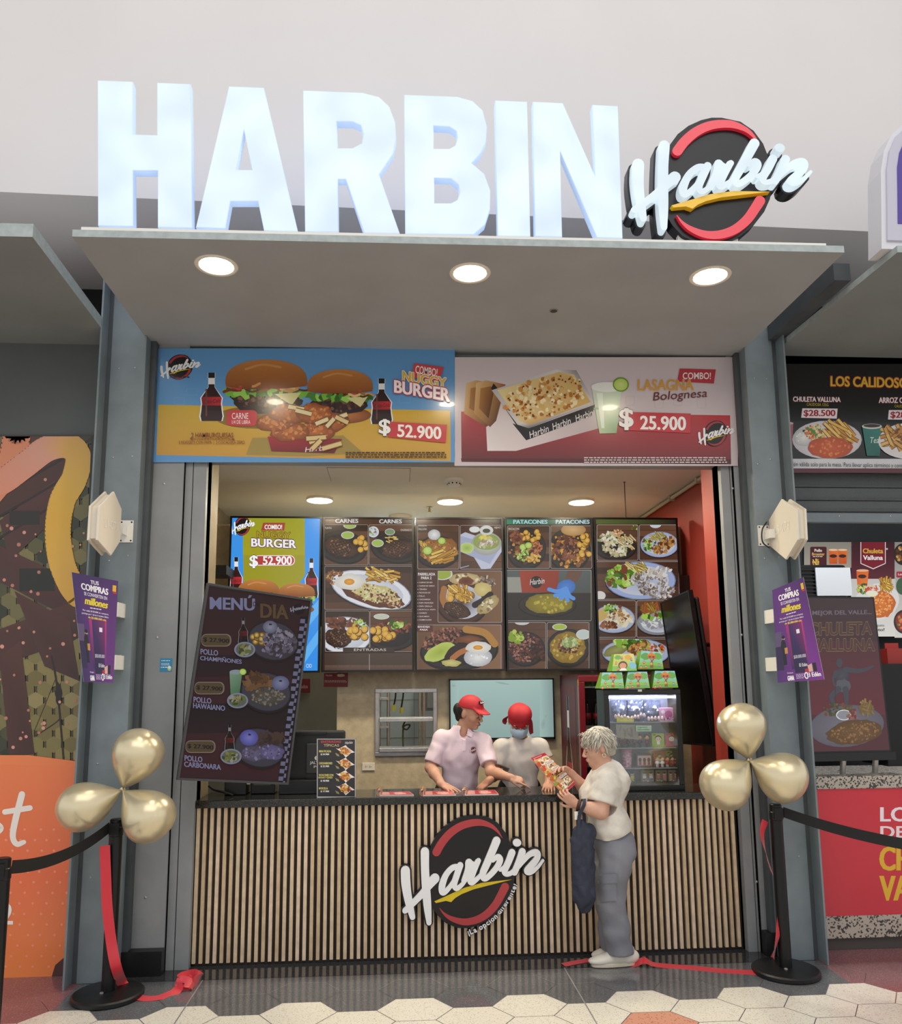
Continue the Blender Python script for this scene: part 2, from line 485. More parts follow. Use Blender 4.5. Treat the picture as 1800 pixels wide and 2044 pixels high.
    def rice(s, cx, cy, rx, ry):
        s.ell(cx, cy, rx, ry, '#f4f3ef', 0, '#b9bac0', 20, 0.03); s.bits(cx, cy, rx * 0.85, ry * 0.85, 18, rx * 0.07, ('#ffffff', '#dcdcdc', '#c9c9cc'), 0.3)
    def plate(s, cx, cy, rx, ry, rot=0, col='#e8eaf0', rim='#9aa0b4', dark=False):
        if dark: col, rim = '#2a2626', '#0e0c0c'
        s.ell(cx, cy + ry * 0.06, rx * 1.02, ry * 1.02, '#1b1210', rot); s.ell(cx, cy, rx, ry, rim, rot); s.ell(cx, cy, rx * 0.97, ry * 0.96, col, rot); s.ell(cx, cy, rx * 0.8, ry * 0.78, col, rot, '#c9ccd8' if not dark else '#1a1717')
    def lime(s, cx, cy, r):
        s.ell(cx, cy, r, r * 0.9, '#5b8a1e'); s.ell(cx, cy, r * 0.85, r * 0.75, '#cfe08a', 0, '#b4cf5c')
    def sauce(s, cx, cy, rx, ry, col='#a9c45a'):
        s.ell(cx, cy, rx * 1.15, ry * 1.2, '#d6d8d8'); s.ell(cx, cy, rx, ry, col, 0, None, 20, 0.05)
    def wood(s, x0, y0, x1, y1, base=('#4a2f22', '#5d3d2c', '#38231a', '#6b4934')):
        s.rect(x0, y0, x1, y1, base[0]); n = 6
        for i in range(n):
            y = y0 + (y1 - y0) * i / n; s.rect(x0, y, x1, y + (y1 - y0) / n * 0.9, s.rng.choice(base), s.rng.choice(base), True)
    def bottle(s, cx, y0, y1, wdt, cut=None):
        h = y1 - y0; w = wdt / 2
        prof = [(0.30, 0), (0.30, 0.11), (0.26, 0.12), (0.28, 0.3), (0.62, 0.42), (0.92, 0.52), (0.86, 0.64), (0.92, 0.78), (1.0, 0.9), (0.9, 1.0)]
        P = [(cx - w * a, y0 + h * b) for a, b in prof] + [(cx + w * a, y0 + h * b) for a, b in reversed(prof)]
        s.poly([(cx + (x - cx) * 1.12, y) for x, y in P], '#e8eef4'); s.poly(P, '#2a0d0c')
        s.poly([(cx - w * 0.30, y0 + h * 0.11), (cx + w * 0.30, y0 + h * 0.11), (cx + w * 0.28, y0 + h * 0.24), (cx - w * 0.28, y0 + h * 0.24)], '#e6e6e8')
        s.rect(cx - w * 0.3, y0, cx + w * 0.3, y0 + h * 0.11, '#151517')
        s.poly([(cx - w * 0.86, y0 + h * 0.5), (cx + w * 0.86, y0 + h * 0.5), (cx + w * 0.86, y0 + h * 0.68), (cx - w * 0.86, y0 + h * 0.68)], ['#8c1a22', '#c22b35', '#b3242e', '#7a141b'])
        s.text('Coca-Cola', cx - w * 0.75, y0 + h * 0.55, cx + w * 0.75, y0 + h * 0.63, '#2a0d0c', 0.0, None, 0, -4, 0.2)
        s.rect(cx - w * 0.55, y0 + h * 0.34, cx - w * 0.4, y0 + h * 0.9, '#6a3a33')
    def burger(s, cx, cy, rx, ry, bottom=True):
        """bun top centre; ry: half the whole height"""
        R = s.rng
        if bottom: s.ell(cx + rx * 0.05, cy + ry * 0.8, rx * 0.9, ry * 0.32, '#c57a36', 0, '#7a4218')
        s.blob(cx, cy + ry * 0.35, rx * 0.86, ry * 0.42, '#3b211a', '#22100c', 0.08, 24)
        s.bits(cx, cy + ry * 0.38, rx * 0.75, ry * 0.3, 50, rx * 0.05, ('#5a3a30', '#4a2a22', '#2b1510', '#75503f'), 0.4)
        for i in range(16):
            x = cx + (i / 15 - 0.5) * rx * 1.8; s.blob(x, cy + ry * 0.12 + R.uniform(-.05, .05) * ry, rx * 0.12, ry * 0.14, R.choice(('#3f7a22', '#6fae3a', '#8fc653', '#2f5a18')), None, 0.5, 9)
        s.poly([(cx + rx * 0.2, cy + ry * 0.15), (cx + rx * 0.85, cy + ry * 0.1), (cx + rx * 0.62, cy + ry * 0.5)], '#cfc98f')
        for i in range(18):
            x = cx + R.uniform(-.95, .95) * rx; y = cy - ry * 0.08 + R.uniform(-.12, .14) * ry
            s.stroke([(x - rx * 0.16, y + R.uniform(-.05, .05) * ry), (x, y + R.uniform(-.1, .1) * ry), (x + rx * 0.16, y + R.uniform(-.05, .05) * ry)], ry * R.uniform(.05, .1), R.choice(('#c99256', '#9a5d2c', '#6e2f22', '#b3473a', '#e0b884', '#542016')), 3)
        P = [(cx + rx * math.cos(a), cy - ry * 0.2 - ry * 0.72 * math.sin(a) ** 0.75) for a in np.linspace(0.0, math.pi, 22)]
        P = P + [(cx - rx * 0.98, cy - ry * 0.08), (cx - rx * .5, cy - ry * 0.0), (cx + rx * .5, cy - ry * 0.02), (cx + rx * 0.98, cy - ry * 0.1)]
        C = []
        for x, y in P:
            t = (cy - y) / (ry * 0.95); C.append(tuple(np.array(lin('#7d451c')) * (1 - t) + np.array(lin('#bd7d42')) * t) if t > 0 else lin('#7a3a14'))
        s.raw([(cx - rx * .1, cy - ry * 0.5)] + P, [(0, 1 + (i + 1) % len(P), 1 + i) for i in range(len(P))], [lin('#a8682e')] + C)
        s.stroke([(cx - rx * 0.5, cy - ry * 0.62), (cx - rx * 0.1, cy - ry * 0.76), (cx + rx * 0.35, cy - ry * 0.68)], ry * 0.07, '#c58a50', 4)
    def nuggets(s, cx, cy, rx, ry, n=7):
        for i in range(n):
            a = 6.283 * i / n; x, y = cx + rx * 0.55 * math.cos(a), cy + ry * 0.5 * math.sin(a)
            s.blob(x, y, rx * 0.42, ry * 0.48, '#c2702e', '#7d3e14', 0.15, 16); s.bits(x, y, rx * 0.36, ry * 0.42, 40, rx * 0.035, ('#cc7f3c', '#b0622a', '#a05420', '#d08c4c'), 0.4)
    def harbin(s, x, y, k, white='#f2f2f4', disc=True, black='#141113', ring='#a83238', sw='#e0c22c', ky=None):
        """the script logo: x,y its top left corner, k units per logo unit"""
        ky = ky or k
        T = lambda P: [(x + p[0] * k, y + p[1] * ky) for p in P]
        if disc:
            s.poly(T(LOGO_DISC), black)
            for A in (LOGO_ARC1, LOGO_ARC2): s.stroke(T(A), [2 * p[2] * k for p in A], ring, 5)
        for st in LOGO_STROKES: s.stroke(T(st), [2 * p[2] * k for p in st], white, 5)
        s.ell(x + 1372 * k, y + 392 * ky, 46 * k, 42 * ky, white)
        s.poly(T(LOGO_SWOOSH), sw)
    def build(s, name, m, parent=None, back=None):
        """back: list of extra (V,F,mat) appended as further material slots"""
        V = list(s.V); F = list(s.F); C = list(s.C); fm = [0] * len(F); mats = [m]
        for bv, bf, bm in (back or []):
            n = len(V); V += bv; mats.append(bm)
            for f in bf:
                F.append(tuple(i + n for i in f)); fm.append(len(mats) - 1); C += [(0.5, 0.5, 0.5, 1)] * len(f)
        return build(name, V, F, mats, fm, parent, local=True, cols=C, matrix=None if parent is not None else s.pl.matrix())
def stroke_poly(Q):
    """outline strip with round ends for points (x,y,width)"""
    Q = [np.array(q, float) for q in Q]; k = len(Q); P = []; F = []
    tang = []
    for i in range(k):
        t = Q[min(i + 1, k - 1)][:2] - Q[max(i - 1, 0)][:2]; tang.append(t / (np.linalg.norm(t) + 1e-9))
    for q, t in zip(Q, tang):
        n = np.array((-t[1], t[0])) * q[2] / 2; zz = len(P) * 4e-6; P += [(*(q[:2] + n), zz), (*(q[:2] - n), zz)]
    for i in range(k - 1): F.append((2 * i, 2 * i + 1, 2 * i + 3, 2 * i + 2))
    for q, t, e in ((Q[0], -tang[0], 0), (Q[-1], tang[-1], 1)):
        b = len(P); n = np.array((-t[1], t[0])) * q[2] / 2; m = 7
        for j in range(m):
            a = math.pi * j / (m - 1); P.append((*(q[:2] + n * math.cos(a) + t * q[2] / 2 * math.sin(a)), e * 2 * k * 4e-6))
        F.append(tuple(range(b, b + m)))
    return P, F
def slab(pts, w0, w1):
    """plate under a sheet: outline in sheet metres, from depth w0 to w1"""
    n = len(pts); V = [(u, v, w0) for u, v in pts] + [(u, v, w1) for u, v in pts]
    return V, [tuple(range(n - 1, -1, -1)), tuple(range(n, 2 * n))] + [(i, (i + 1) % n, n + (i + 1) % n, n + i) for i in range(n)]
# the counter's script logo, traced once (units of a 1800 x 1527 tracing)
LOGO_DISC = [(880, 95), (1050, 112), (1170, 185), (1260, 300), (1315, 430), (1345, 570), (1360, 700), (1345, 830), (1300, 960), (1220, 1090), (1110, 1210), (980, 1290), (850, 1330), (720, 1325), (600, 1275), (510, 1190), (450, 1100), (422, 900), (415, 700), (420, 500), (440, 420), (500, 310), (590, 215), (700, 143), (790, 107)]
LOGO_ARC1 = [(497, 500, 44), (560, 392, 43), (660, 282, 42), (790, 205, 40), (950, 175, 36), (1080, 207, 24), (1160, 268, 14), (1215, 345, 2)]
LOGO_ARC2 = [(530, 1110, 2), (580, 1170, 12), (660, 1224, 24), (790, 1260, 34), (920, 1243, 38), (1040, 1180, 40), (1140, 1075, 42), (1205, 960, 43), (1245, 880, 45)]
LOGO_SWOOSH = [(475, 1036), (620, 970), (800, 888), (1000, 832), (1320, 797), (1120, 848), (900, 905), (770, 957), (700, 1000), (657, 1044), (600, 1030), (492, 1054)]
LOGO_STROKES = [
    [(158, 700, 50), (163, 830, 50), (180, 960, 45), (205, 1080, 40), (235, 1205, 30)],
    [(370, 492, 46), (372, 680, 44), (382, 870, 45), (398, 1080, 42), (415, 1265, 28)],
    [(155, 1135, 30), (250, 1045, 32), (350, 940, 36), (420, 850, 44), (480, 782, 50)],
    [(735, 660, 34), (670, 668, 30), (600, 745, 32), (558, 860, 36), (562, 935, 32), (610, 912, 26), (680, 820, 24), (735, 715, 26)],
    [(755, 640, 34), (720, 740, 34), (690, 845, 32), (715, 893, 26), (775, 850, 22), (830, 780, 18)],
    [(850, 610, 40), (840, 690, 36), (790, 810, 24)],
    [(865, 620, 34), (920, 640, 30), (955, 588, 26)],
    [(945, 600, 30), (900, 700, 34), (868, 790, 36), (880, 825, 32), (940, 785, 24), (1000, 720, 20)],
    [(1150, 372, 44), (1110, 470, 42), (1050, 610, 40), (1000, 730, 36), (1020, 785, 30), (1085, 740, 30), (1160, 650, 32), (1188, 575, 34), (1160, 545, 28), (1110, 590, 18)],
    [(1190, 690, 18), (1250, 640, 20), (1300, 560, 22)],
    [(1318, 500, 38), (1280, 600, 36), (1238, 695, 34), (1258, 735, 26), (1320, 715, 24), (1380, 640, 22)],
    [(1430, 490, 38), (1400, 580, 36), (1345, 715, 34)],
    [(1360, 690, 20), (1440, 590, 26), (1510, 520, 30), (1585, 500, 36), (1590, 560, 34), (1530, 640, 36), (1480, 700, 34), (1520, 715, 26), (1590, 665, 20), (1655, 585, 14)],
]
# ------------------------------------------------------------------ materials of the place
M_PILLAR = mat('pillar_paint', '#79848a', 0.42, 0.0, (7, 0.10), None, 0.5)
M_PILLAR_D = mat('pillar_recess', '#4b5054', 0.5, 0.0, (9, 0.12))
M_PANEL = mat('frame_panel', '#8d9093', 0.45, 0.0, (6, 0.08))
M_SOFFIT = mat('soffit_paint', '#a6a8aa', 0.55, 0.0, (3, 0.05))
M_SOFFIT_N = mat('neighbour_soffit', '#8b9091', 0.5, 0.0, (3, 0.07))
M_EDGE = mat('board_edge', '#a9b3b3', 0.6, 0.0, (22, 0.12))
M_WHITE = mat('white_wall', '#dcd8d8', 0.7, 0.0, (1.2, 0.02))
M_DARK = mat('black_void', '#121314', 0.8)
M_STEEL = mat('brushed_steel', '#b9b6b4', 0.35, 0.85, (30, 0.1))
M_BLACK = mat('black_plastic', '#141415', 0.38)
M_BLACKM = mat('black_metal', '#1c1d1f', 0.35, 0.3)
M_REDWALL = mat('red_wall', '#a03a2e', 0.5, 0.0, (2, 0.05))
M_CEIL = mat('shop_ceiling', '#e3dccd', 0.75, 0.0, (2, 0.03))
M_TILE = mat('beige_tile', '#a89a80', 0.5, 0.0, (9, 0.10))
M_GREYT = mat('grey_tile', '#6d6e66', 0.45, 0.0, (8, 0.07))
M_WHITEP = mat('white_plastic', '#e6e4de', 0.45)
M_CREAM = mat('cream_plastic', '#ded6c8', 0.5)
M_LED = mat('led_panel', '#fff3dc', 0.5, emit=7.0)
M_LED2 = mat('led_disc', '#fff2cf', 0.5, emit=7.0)
def granite(name, base, spk, scale, amt, rough):
    m = mat(name, base, rough, 0.0)
    n = m.node_tree; b = n.nodes['Principled BSDF']; t = n.nodes.new('ShaderNodeTexCoord')
    v = n.nodes.new('ShaderNodeTexVoronoi'); v.inputs['Scale'].default_value = scale
    n.links.new(t.outputs['Object'], v.inputs['Vector'])
    r = n.nodes.new('ShaderNodeValToRGB'); r.color_ramp.interpolation = 'CONSTANT'
    r.color_ramp.elements[0].color = (*lin(base), 1)
    r.color_ramp.elements[1].position = amt; r.color_ramp.elements[1].color = (*lin(spk), 1)
    s = n.nodes.new('ShaderNodeSeparateColor'); n.links.new(v.outputs['Color'], s.inputs[0]); n.links.new(s.outputs[0], r.inputs[0])
    n.links.new(r.outputs[0], b.inputs['Base Color'])
    return m
M_TOP = granite('counter_granite', '#191a1a', '#4d5048', 420, 0.86, 0.10)
M_FL_DARK = granite('floor_dark', '#616266', '#85868a', 330, 0.90, 0.11)
M_FL_BORD = granite('floor_border', '#37383b', '#5a5c60', 330, 0.93, 0.07)
M_FL_CREAM = granite('floor_cream', '#e9e4d8', '#c4baa6', 220, 0.90, 0.22)
M_FL_BURG = granite('floor_burgundy', '#8a5c60', '#a88484', 300, 0.88, 0.13)
M_FL_SALM = granite('floor_salmon', '#d69a82', '#b8745e', 130, 0.90, 0.22)
M_GROUT = mat('floor_grout', '#7d786e', 0.7)
M_JOINT = mat('floor_joint', '#8f8f90', 0.5)
M_TERR = granite('grey_granite', '#b5ab9f', '#3f3c3a', 95, 0.72, 0.4)

# ------------------------------------------------------------------ floor: hexagon terrazzo, dark band, burgundy sides
fl = MB()
fl.box((-9, -10, -0.25), (9, 4.5, -0.004), 5)
for q in ((-25, -30, 25, -8.6), (-25, -8.6, -8.9, 4), (8.9, -8.6, 25, 4)): fl.add([(q[0], q[1], -.001), (q[2], q[1], -.001), (q[2], q[3], -.001), (q[0], q[3], -.001)], [(0, 1, 2, 3)], 3)
xl, xr = -2.045, 2.565
def flat(x0, y0, x1, y1, z, m): fl.add([(x0, y0, z), (x1, y0, z), (x1, y1, z), (x0, y1, z)], [(0, 1, 2, 3)], m)
flat(xl, -2.0, xr, -0.24, -0.0012, 0); flat(-9, -2.0, xl, 4.4, -0.0012, 2); flat(xr, -2.0, 9, 4.4, -0.0012, 2)
flat(xl, -0.236, xr, 0.2, -0.0008, 1); flat(xl, 0.2, xr, 4.4, -0.0012, 0)
def hexa(cx, cy, k, m, z):
    a, b, h = 0.2125 * k, 0.108 * k, 0.151 * k
    fl.add([(cx - a, cy, z), (cx - b, cy - h, z), (cx + b, cy - h, z), (cx + a, cy, z), (cx + b, cy + h, z), (cx - b, cy + h, z)], [(0, 1, 2, 3, 4, 5)], m)
for i in range(-24, 25):
    cx = 0.6135 + 0.3203 * i; odd = i % 2
    for j in range(0, 26):
        cy = -0.793 - 0.302 * j - (0.151 if odd else 0)
        salmon = (i == 2 and j == 1) or (i + 3 * j) % 11 == 5 and j > 1
        hexa(cx, cy, 0.985, 4 if salmon else 3, 0.0)
    for j in range(1, 3):
        cy = -0.793 + 0.302 * j - (0.151 if odd else 0)
        if cy + 0.151 > -0.26: continue
        m = 0 if xl < cx < xr else 2
        for s in range(6):      # thin pale joints of the dark hexagons
            pass
        P = [(-0.2125, 0), (-0.108, -0.151), (0.108, -0.151), (0.2125, 0), (0.108, 0.151), (-0.108, 0.151)]
        for s in range(6):
            p, q = np.array(P[s]) + (cx, cy), np.array(P[(s + 1) % 6]) + (cx, cy)
            d = (q - p) / np.linalg.norm(q - p); nn = np.array((-d[1], d[0])) * 0.0008
            fl.add([(*(p - nn), -0.0005), (*(q - nn), -0.0005), (*(q + nn), -0.0005), (*(p + nn), -0.0005)], [(0, 1, 2, 3)], 6)
for x in (-1.312, 0.925, 3.15):
    flat(x - 0.004, -9, x + 0.004, -0.24, 0.0006, 6)
tag(fl.build('floor', [M_FL_DARK, M_FL_BORD, M_FL_BURG, M_FL_CREAM, M_FL_SALM, M_GROUT, M_JOINT]), kind='structure')

# ------------------------------------------------------------------ bulkhead wall and its underside
b = MB()
xa_, xb_ = -7.0, 7.5            # the wall runs slightly askew to the shop front
ya, yb_ = -0.757 + 0.0251 * xa_, -0.757 + 0.0251 * xb_
b.hexa([(xa_, ya, 4.8), (xb_, yb_, 4.8), (xb_, 1.2, 4.8), (xa_, 1.2, 4.8)], [(xa_, ya, 11), (xb_, yb_, 11), (xb_, 1.2, 11), (xa_, 1.2, 11)])
tag(b.build('wall_upper', M_WHITE), kind='structure')
b = MB(); b.box((-7, 0.41, 4.16), (7, 0.6, 4.7995))  # black box standing in for the dark gap behind the bulkhead underside
tag(b.build('dark_gap_box_1', M_DARK), kind='structure')

# ------------------------------------------------------------------ pillars (steel channels beside the shop)
def X(px, py, Y): return float(atY(px, py, Y)[0])
YW, YF = -0.235, -0.34
def pillar(name, x0, x1, xf, side):
    """x0..x1 the web, xf outer flange x; side -1: flange on the left"""
    p = MB()
    p.box((x0, YW, 0.0), (x1, 0.1, 4.79), 0)
    p.box((min(xf, xf + side * 0.012), YF, 0.0), (max(xf, xf + side * 0.012), 0.1, 4.79), 0)
    lo, hi = (xf, x0) if side < 0 else (x1, xf)
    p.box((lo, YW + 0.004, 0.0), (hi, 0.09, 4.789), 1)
    rng = random.Random(len(name) + side)
    for z in (0.62, 1.28, 1.95, 2.62, 3.3, 3.9):
        for x in (x0 + 0.05, x1 - 0.06):
            p.lathe((x + rng.uniform(-.01, .01), YW - 0.0015, z + rng.uniform(-.03, .03)), [(0.006, 0), (0.006, 0.0015), (0.003, 0.003)], 8, 2, (0, -1, 0))
    return tag(p.build(name, [M_PILLAR, M_PILLAR_D, M_STEEL]), kind='structure')
LX0, LX1 = X(178, 1500, YW), X(252, 1500, YW)
pillar('column_left', LX0, LX1, LX0 - 0.03, -1)
RX0, RX1 = X(1557, 1800, YW), X(1617, 1800, YW)
pillar('column_right', RX0, RX1, RX1 + 0.03, 1)
# recessed frame panels, shutter guides and kick plates
def jamb(name, pts, side):
    """pts: x of pillar edge, panel start, panel end/guide start, guide groove, guide end (opening)"""
    a, c, d, e, f = pts
    j = MB()
    lo = lambda p, q: (min(p, q), max(p, q))
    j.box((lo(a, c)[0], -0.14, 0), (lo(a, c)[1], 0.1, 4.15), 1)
    j.box((lo(c, d)[0], -0.075, 0.14), (lo(c, d)[1], 0.1, 4.15), 0)
    j.box((lo(d, e)[0], -0.052, 0.0), (lo(d, e)[1], 0.1, 3.4), 0)
    g = 0.006
    j.box((lo(e, e + side * g)[0], -0.035, 0.0), (lo(e, e + side * g)[1], 0.1, 3.4), 2)
    j.box((lo(e + side * g, f)[0], -0.052, 0.0), (lo(e + side * g, f)[1], 0.1, 3.4), 0)
    j.box((lo(d - side * 0.004, d)[0], -0.0765, 0.0), (lo(d - side * 0.004, d)[1], 0.0, 3.4), 2)
    j.box((lo(f, f - side * 0.07)[0], 0.1, 0.0), (lo(f, f - side * 0.07)[1], 0.32, 3.55), 3)
    j.box((lo(f, f - side * 0.012)[0], 0.0, 0.0), (lo(f, f - side * 0.012)[1], 0.1, 3.4), 2)
    # kick plate
    k0, k1 = lo(a, d)
    j.box((k0, -0.15, 0.0), (k1, -0.06, 0.145), 4)
    for z in (3.15, 2.1, 0.45):
        j.lathe(((c + d) / 2 - 0.03, -0.0765, z), [(0.008, 0), (0.008, 0.0015), (0.003, 0.003)], 8, 5, (0, -1, 0))
    return tag(j.build(name, [M_PANEL, M_PILLAR_D, M_DARK, mat('jamb_tile', '#877a62', .55, 0, (9, .1)) if side > 0 else M_REDWALL, M_BLACKM, M_STEEL]), kind='structure')
jamb('jamb_left', (LX1, X(280, 1500, -0.075), X(347, 1500, -0.06), X(363, 1500, -0.05), X(392, 1500, -0.05)), 1)
jamb('jamb_right', (RX0, X(1527, 1800, -0.075), X(1513, 1800, -0.06), X(1508, 1800, -0.05), X(1488, 1800, -0.05)), -1)
XO0, XO1 = X(392, 1500, -0.05), X(1488, 1800, -0.05)
h = MB(); h.box((LX1, -0.01, 3.345), (RX0, 0.14, 4.15), 0)
tag(h.build('wall_header', M_PANEL), kind='structure')

# ------------------------------------------------------------------ shop interior shell
ZC = 3.57
c = MB(); c.box((-1.97, 0.14, ZC), (2.57, 3.2, ZC + 0.08), 0)
c.box((-0.72, 1.0, ZC - 0.004), (-0.02, 1.45, ZC), 1); c.box((-0.715, 1.005, ZC - 0.0055), (-0.025, 1.445, ZC - 0.002), 0)
tag(c.build('ceiling', [M_CEIL, mat('hatch_gap', '#8d8778', 0.7)]), kind='structure')
w = MB(); w.box((-2.03, 0.14, 0), (-1.95, 3.2, ZC))
for k in range(1, 10): w.box((-1.9505, 0.14, 0.4 * k), (-1.9492, 3.2, 0.4 * k + 0.004), 1)
tag(w.build('wall_left', [M_TILE, M_GREYT]), kind='structure')
w = MB(); w.box((2.56, 0.14, 0), (2.64, 3.2, ZC)); tag(w.build('wall_right', M_REDWALL), kind='structure')
# back wall: beige board with pass-through hole
M_BEIGE = mat('beige_board', '#bdae92', 0.55, 0.0, (14, 0.16), (40, 0.15))
YB = 1.8
bx0, bx1 = X(672, 1440, YB), 2.56
wx0, wz1 = XZ(756, 1381, YB); wx1, wz0 = XZ(866, 1500, YB)
w = MB()
ZP = 3.24
w.box((bx0, YB, 0), (wx0, YB + 0.1, ZP)); w.box((wx1, YB, 0), (bx1, YB + 0.1, ZP)); w.box((wx0, YB, 0), (wx1, YB + 0.1, wz0)); w.box((wx0, YB, wz1), (wx1, YB + 0.1, ZP))
w.box((-1.95, YB, 2.3), (bx0, YB + 0.1, ZP))
tag(w.build('wall_back', M_BEIGE), kind='structure')
w = MB(); w.box((-2.0, 3.2, 0), (2.6, 3.28, ZC), 0)
for k in range(12): w.box((-1.95 + k * 0.4, 3.198, 0), (-1.946 + k * 0.4, 3.2, ZC), 1)
for k in range(9): w.box((-1.95, 3.198, k * 0.4), (2.55, 3.2, k * 0.4 + 0.004), 1)
tag(w.build('wall_kitchen', [mat('kitchen_tile', '#9fb0b8', 0.3), M_GREYT]), kind='structure')
w = MB(); w.box((-1.95, 2.35, 0), (bx0 + 0.05, 2.4, 3.2)); tag(w.build('wall_passage', M_GREYT), kind='structure')

# ------------------------------------------------------------------ neighbours' shells
w = MB(); w.box((-5.5, -0.06, 0.0), (LX0 - 0.04, 0.05, 4.16)); tag(w.build('wall_neighbour_left', mat('hoarding', '#5f6465', 0.5, 0, (4, 0.06))), kind='structure')
# ------------------------------------------------------------------ canopies
def canopy(name, pts, z, th, label, m, top_pts=None, edge=M_EDGE):
    r = empty(name, (pts[0][0], pts[0][1], z), label, 'canopy')
    V = [(x, y, z) for x, y in pts] + [(x, y, z + th) for x, y in pts]; n = len(pts)
    build('soffit_board', V, [tuple(range(n - 1, -1, -1)), tuple(range(n, 2 * n))] + [(i, (i + 1) % n, n + (i + 1) % n, n + i) for i in range(n)], [m, edge, mat('canopy_top_bounce', '#e4e4e4', 0.7)], [0, 2] + [1] * n, r)  # unseen top face whitened to bounce light onto the bulkhead underside
    return r
ZS = 4.15
cn = canopy('canopy', [(-1.855, -1.459), (2.362, -1.517), (2.362, -0.012), (-1.855, -0.012)], ZS, 0.04, 'wide grey canopy over the middle food stall, carrying the tall white letters', M_SOFFIT)
t = MB()
p0, p1 = atZ(178, 460, ZS + 0.04), atZ(1648, 492, ZS + 0.04)
t.hexa([(-1.815, -1.45, ZS + .04), (2.27, -1.50, ZS + .04), (2.27, -1.33, ZS + .04), (-1.815, -1.28, ZS + .04)], [(-1.815, -1.45, ZS + .062), (2.27, -1.50, ZS + .062), (2.27, -1.33, ZS + .062), (-1.815, -1.28, ZS + .062)])
t.build('letter_tray', M_WHITEP, cn)
t = MB(); t.lathe((0.872, -0.734, ZS - 0.003), [(0.03, 0), (0.03, 0.004)], 20, 0); t.lathe((0.872, -0.734, ZS - 0.0045), [(0.022, 0), (0.022, 0.003)], 20, 1)
t.build('drilled_hole', [M_PANEL, mat('hole_brown', '#4a443c', 0.8)], cn)
canopy('canopy', [(-5.5, -1.40), (-2.065, -1.444), (-2.115, -0.06), (-5.5, -0.06)], ZS, 0.075, 'grey canopy of the hoarded stall at the far left', M_SOFFIT_N)
rc = canopy('canopy', [(2.66, -1.535), (6, -1.60), (6, -0.1), (2.61, -0.1)], ZS, 0.04, 'dark grey canopy above the stall with the black food banner', M_SOFFIT_N)
t = MB(); t.box((2.53, -1.12, 4.20), (2.635, -0.24, 4.31)); t.build('side_beam', M_PILLAR_D, rc)

# ------------------------------------------------------------------ recessed lights in the canopy
def spot_lamp(loc, power, col=(1, 0.86, 0.62), size=0.14, spread=160):
    l = bpy.data.lights.new('lamp', 'AREA'); l.shape = 'DISK'; l.size = size; l.energy = power; l.color = col; l.spread = math.radians(spread)
    o = bpy.data.objects.new('lamp', l); COL.objects.link(o); o.location = loc
    return o
for (px, py), lab in (((432, 530), 'round recessed light in the canopy under the letter H'), ((938, 545), 'round recessed light in the canopy under the letter B, middle of three'), ((1417, 551), 'round recessed light in the canopy under the round logo sign')):
    q = atZ(px, py, ZS)
    r = empty('recessed_light', q, lab, 'ceiling light', 'recessed lights in the canopy')
    a = MB(); a.lathe((q[0], q[1], ZS - 0.006), [(0.122, 0.006), (0.118, 0.0), (0.098, 0.001), (0.098, 0.006)], 40); tr_ = a.build('trim_ring', mat('lamp_ring', '#efe6d8', 0.4), r, smooth=True)
    a = MB(); a.lathe((q[0], q[1], ZS - 0.0045), [(0.096, 0.0), (0.096, 0.003)], 40); a.build('diffuser', M_LED, tr_)
    spot_lamp((q[0], q[1], ZS - 0.012), 7)

def litmat(name, col, e, sc):
    m = mat(name, '#6a7076', 0.25, coat=0.35)
    n = m.node_tree; b = n.nodes['Principled BSDF']; t = n.nodes.new('ShaderNodeTexCoord'); z = n.nodes.new('ShaderNodeTexNoise'); z.inputs['Scale'].default_value = sc; z.inputs['Detail'].default_value = 1
    r = n.nodes.new('ShaderNodeMapRange'); r.inputs['From Min'].default_value = 0.3; r.inputs['From Max'].default_value = 0.7; r.inputs['To Min'].default_value = e * 0.9; r.inputs['To Max'].default_value = e * 1.2
    n.links.new(t.outputs['Object'], z.inputs['Vector']); n.links.new(z.outputs['Fac'], r.inputs['Value']); n.links.new(r.outputs[0], b.inputs['Emission Strength'])
    b.inputs['Emission Color'].default_value = (*lin(col), 1)
    return m
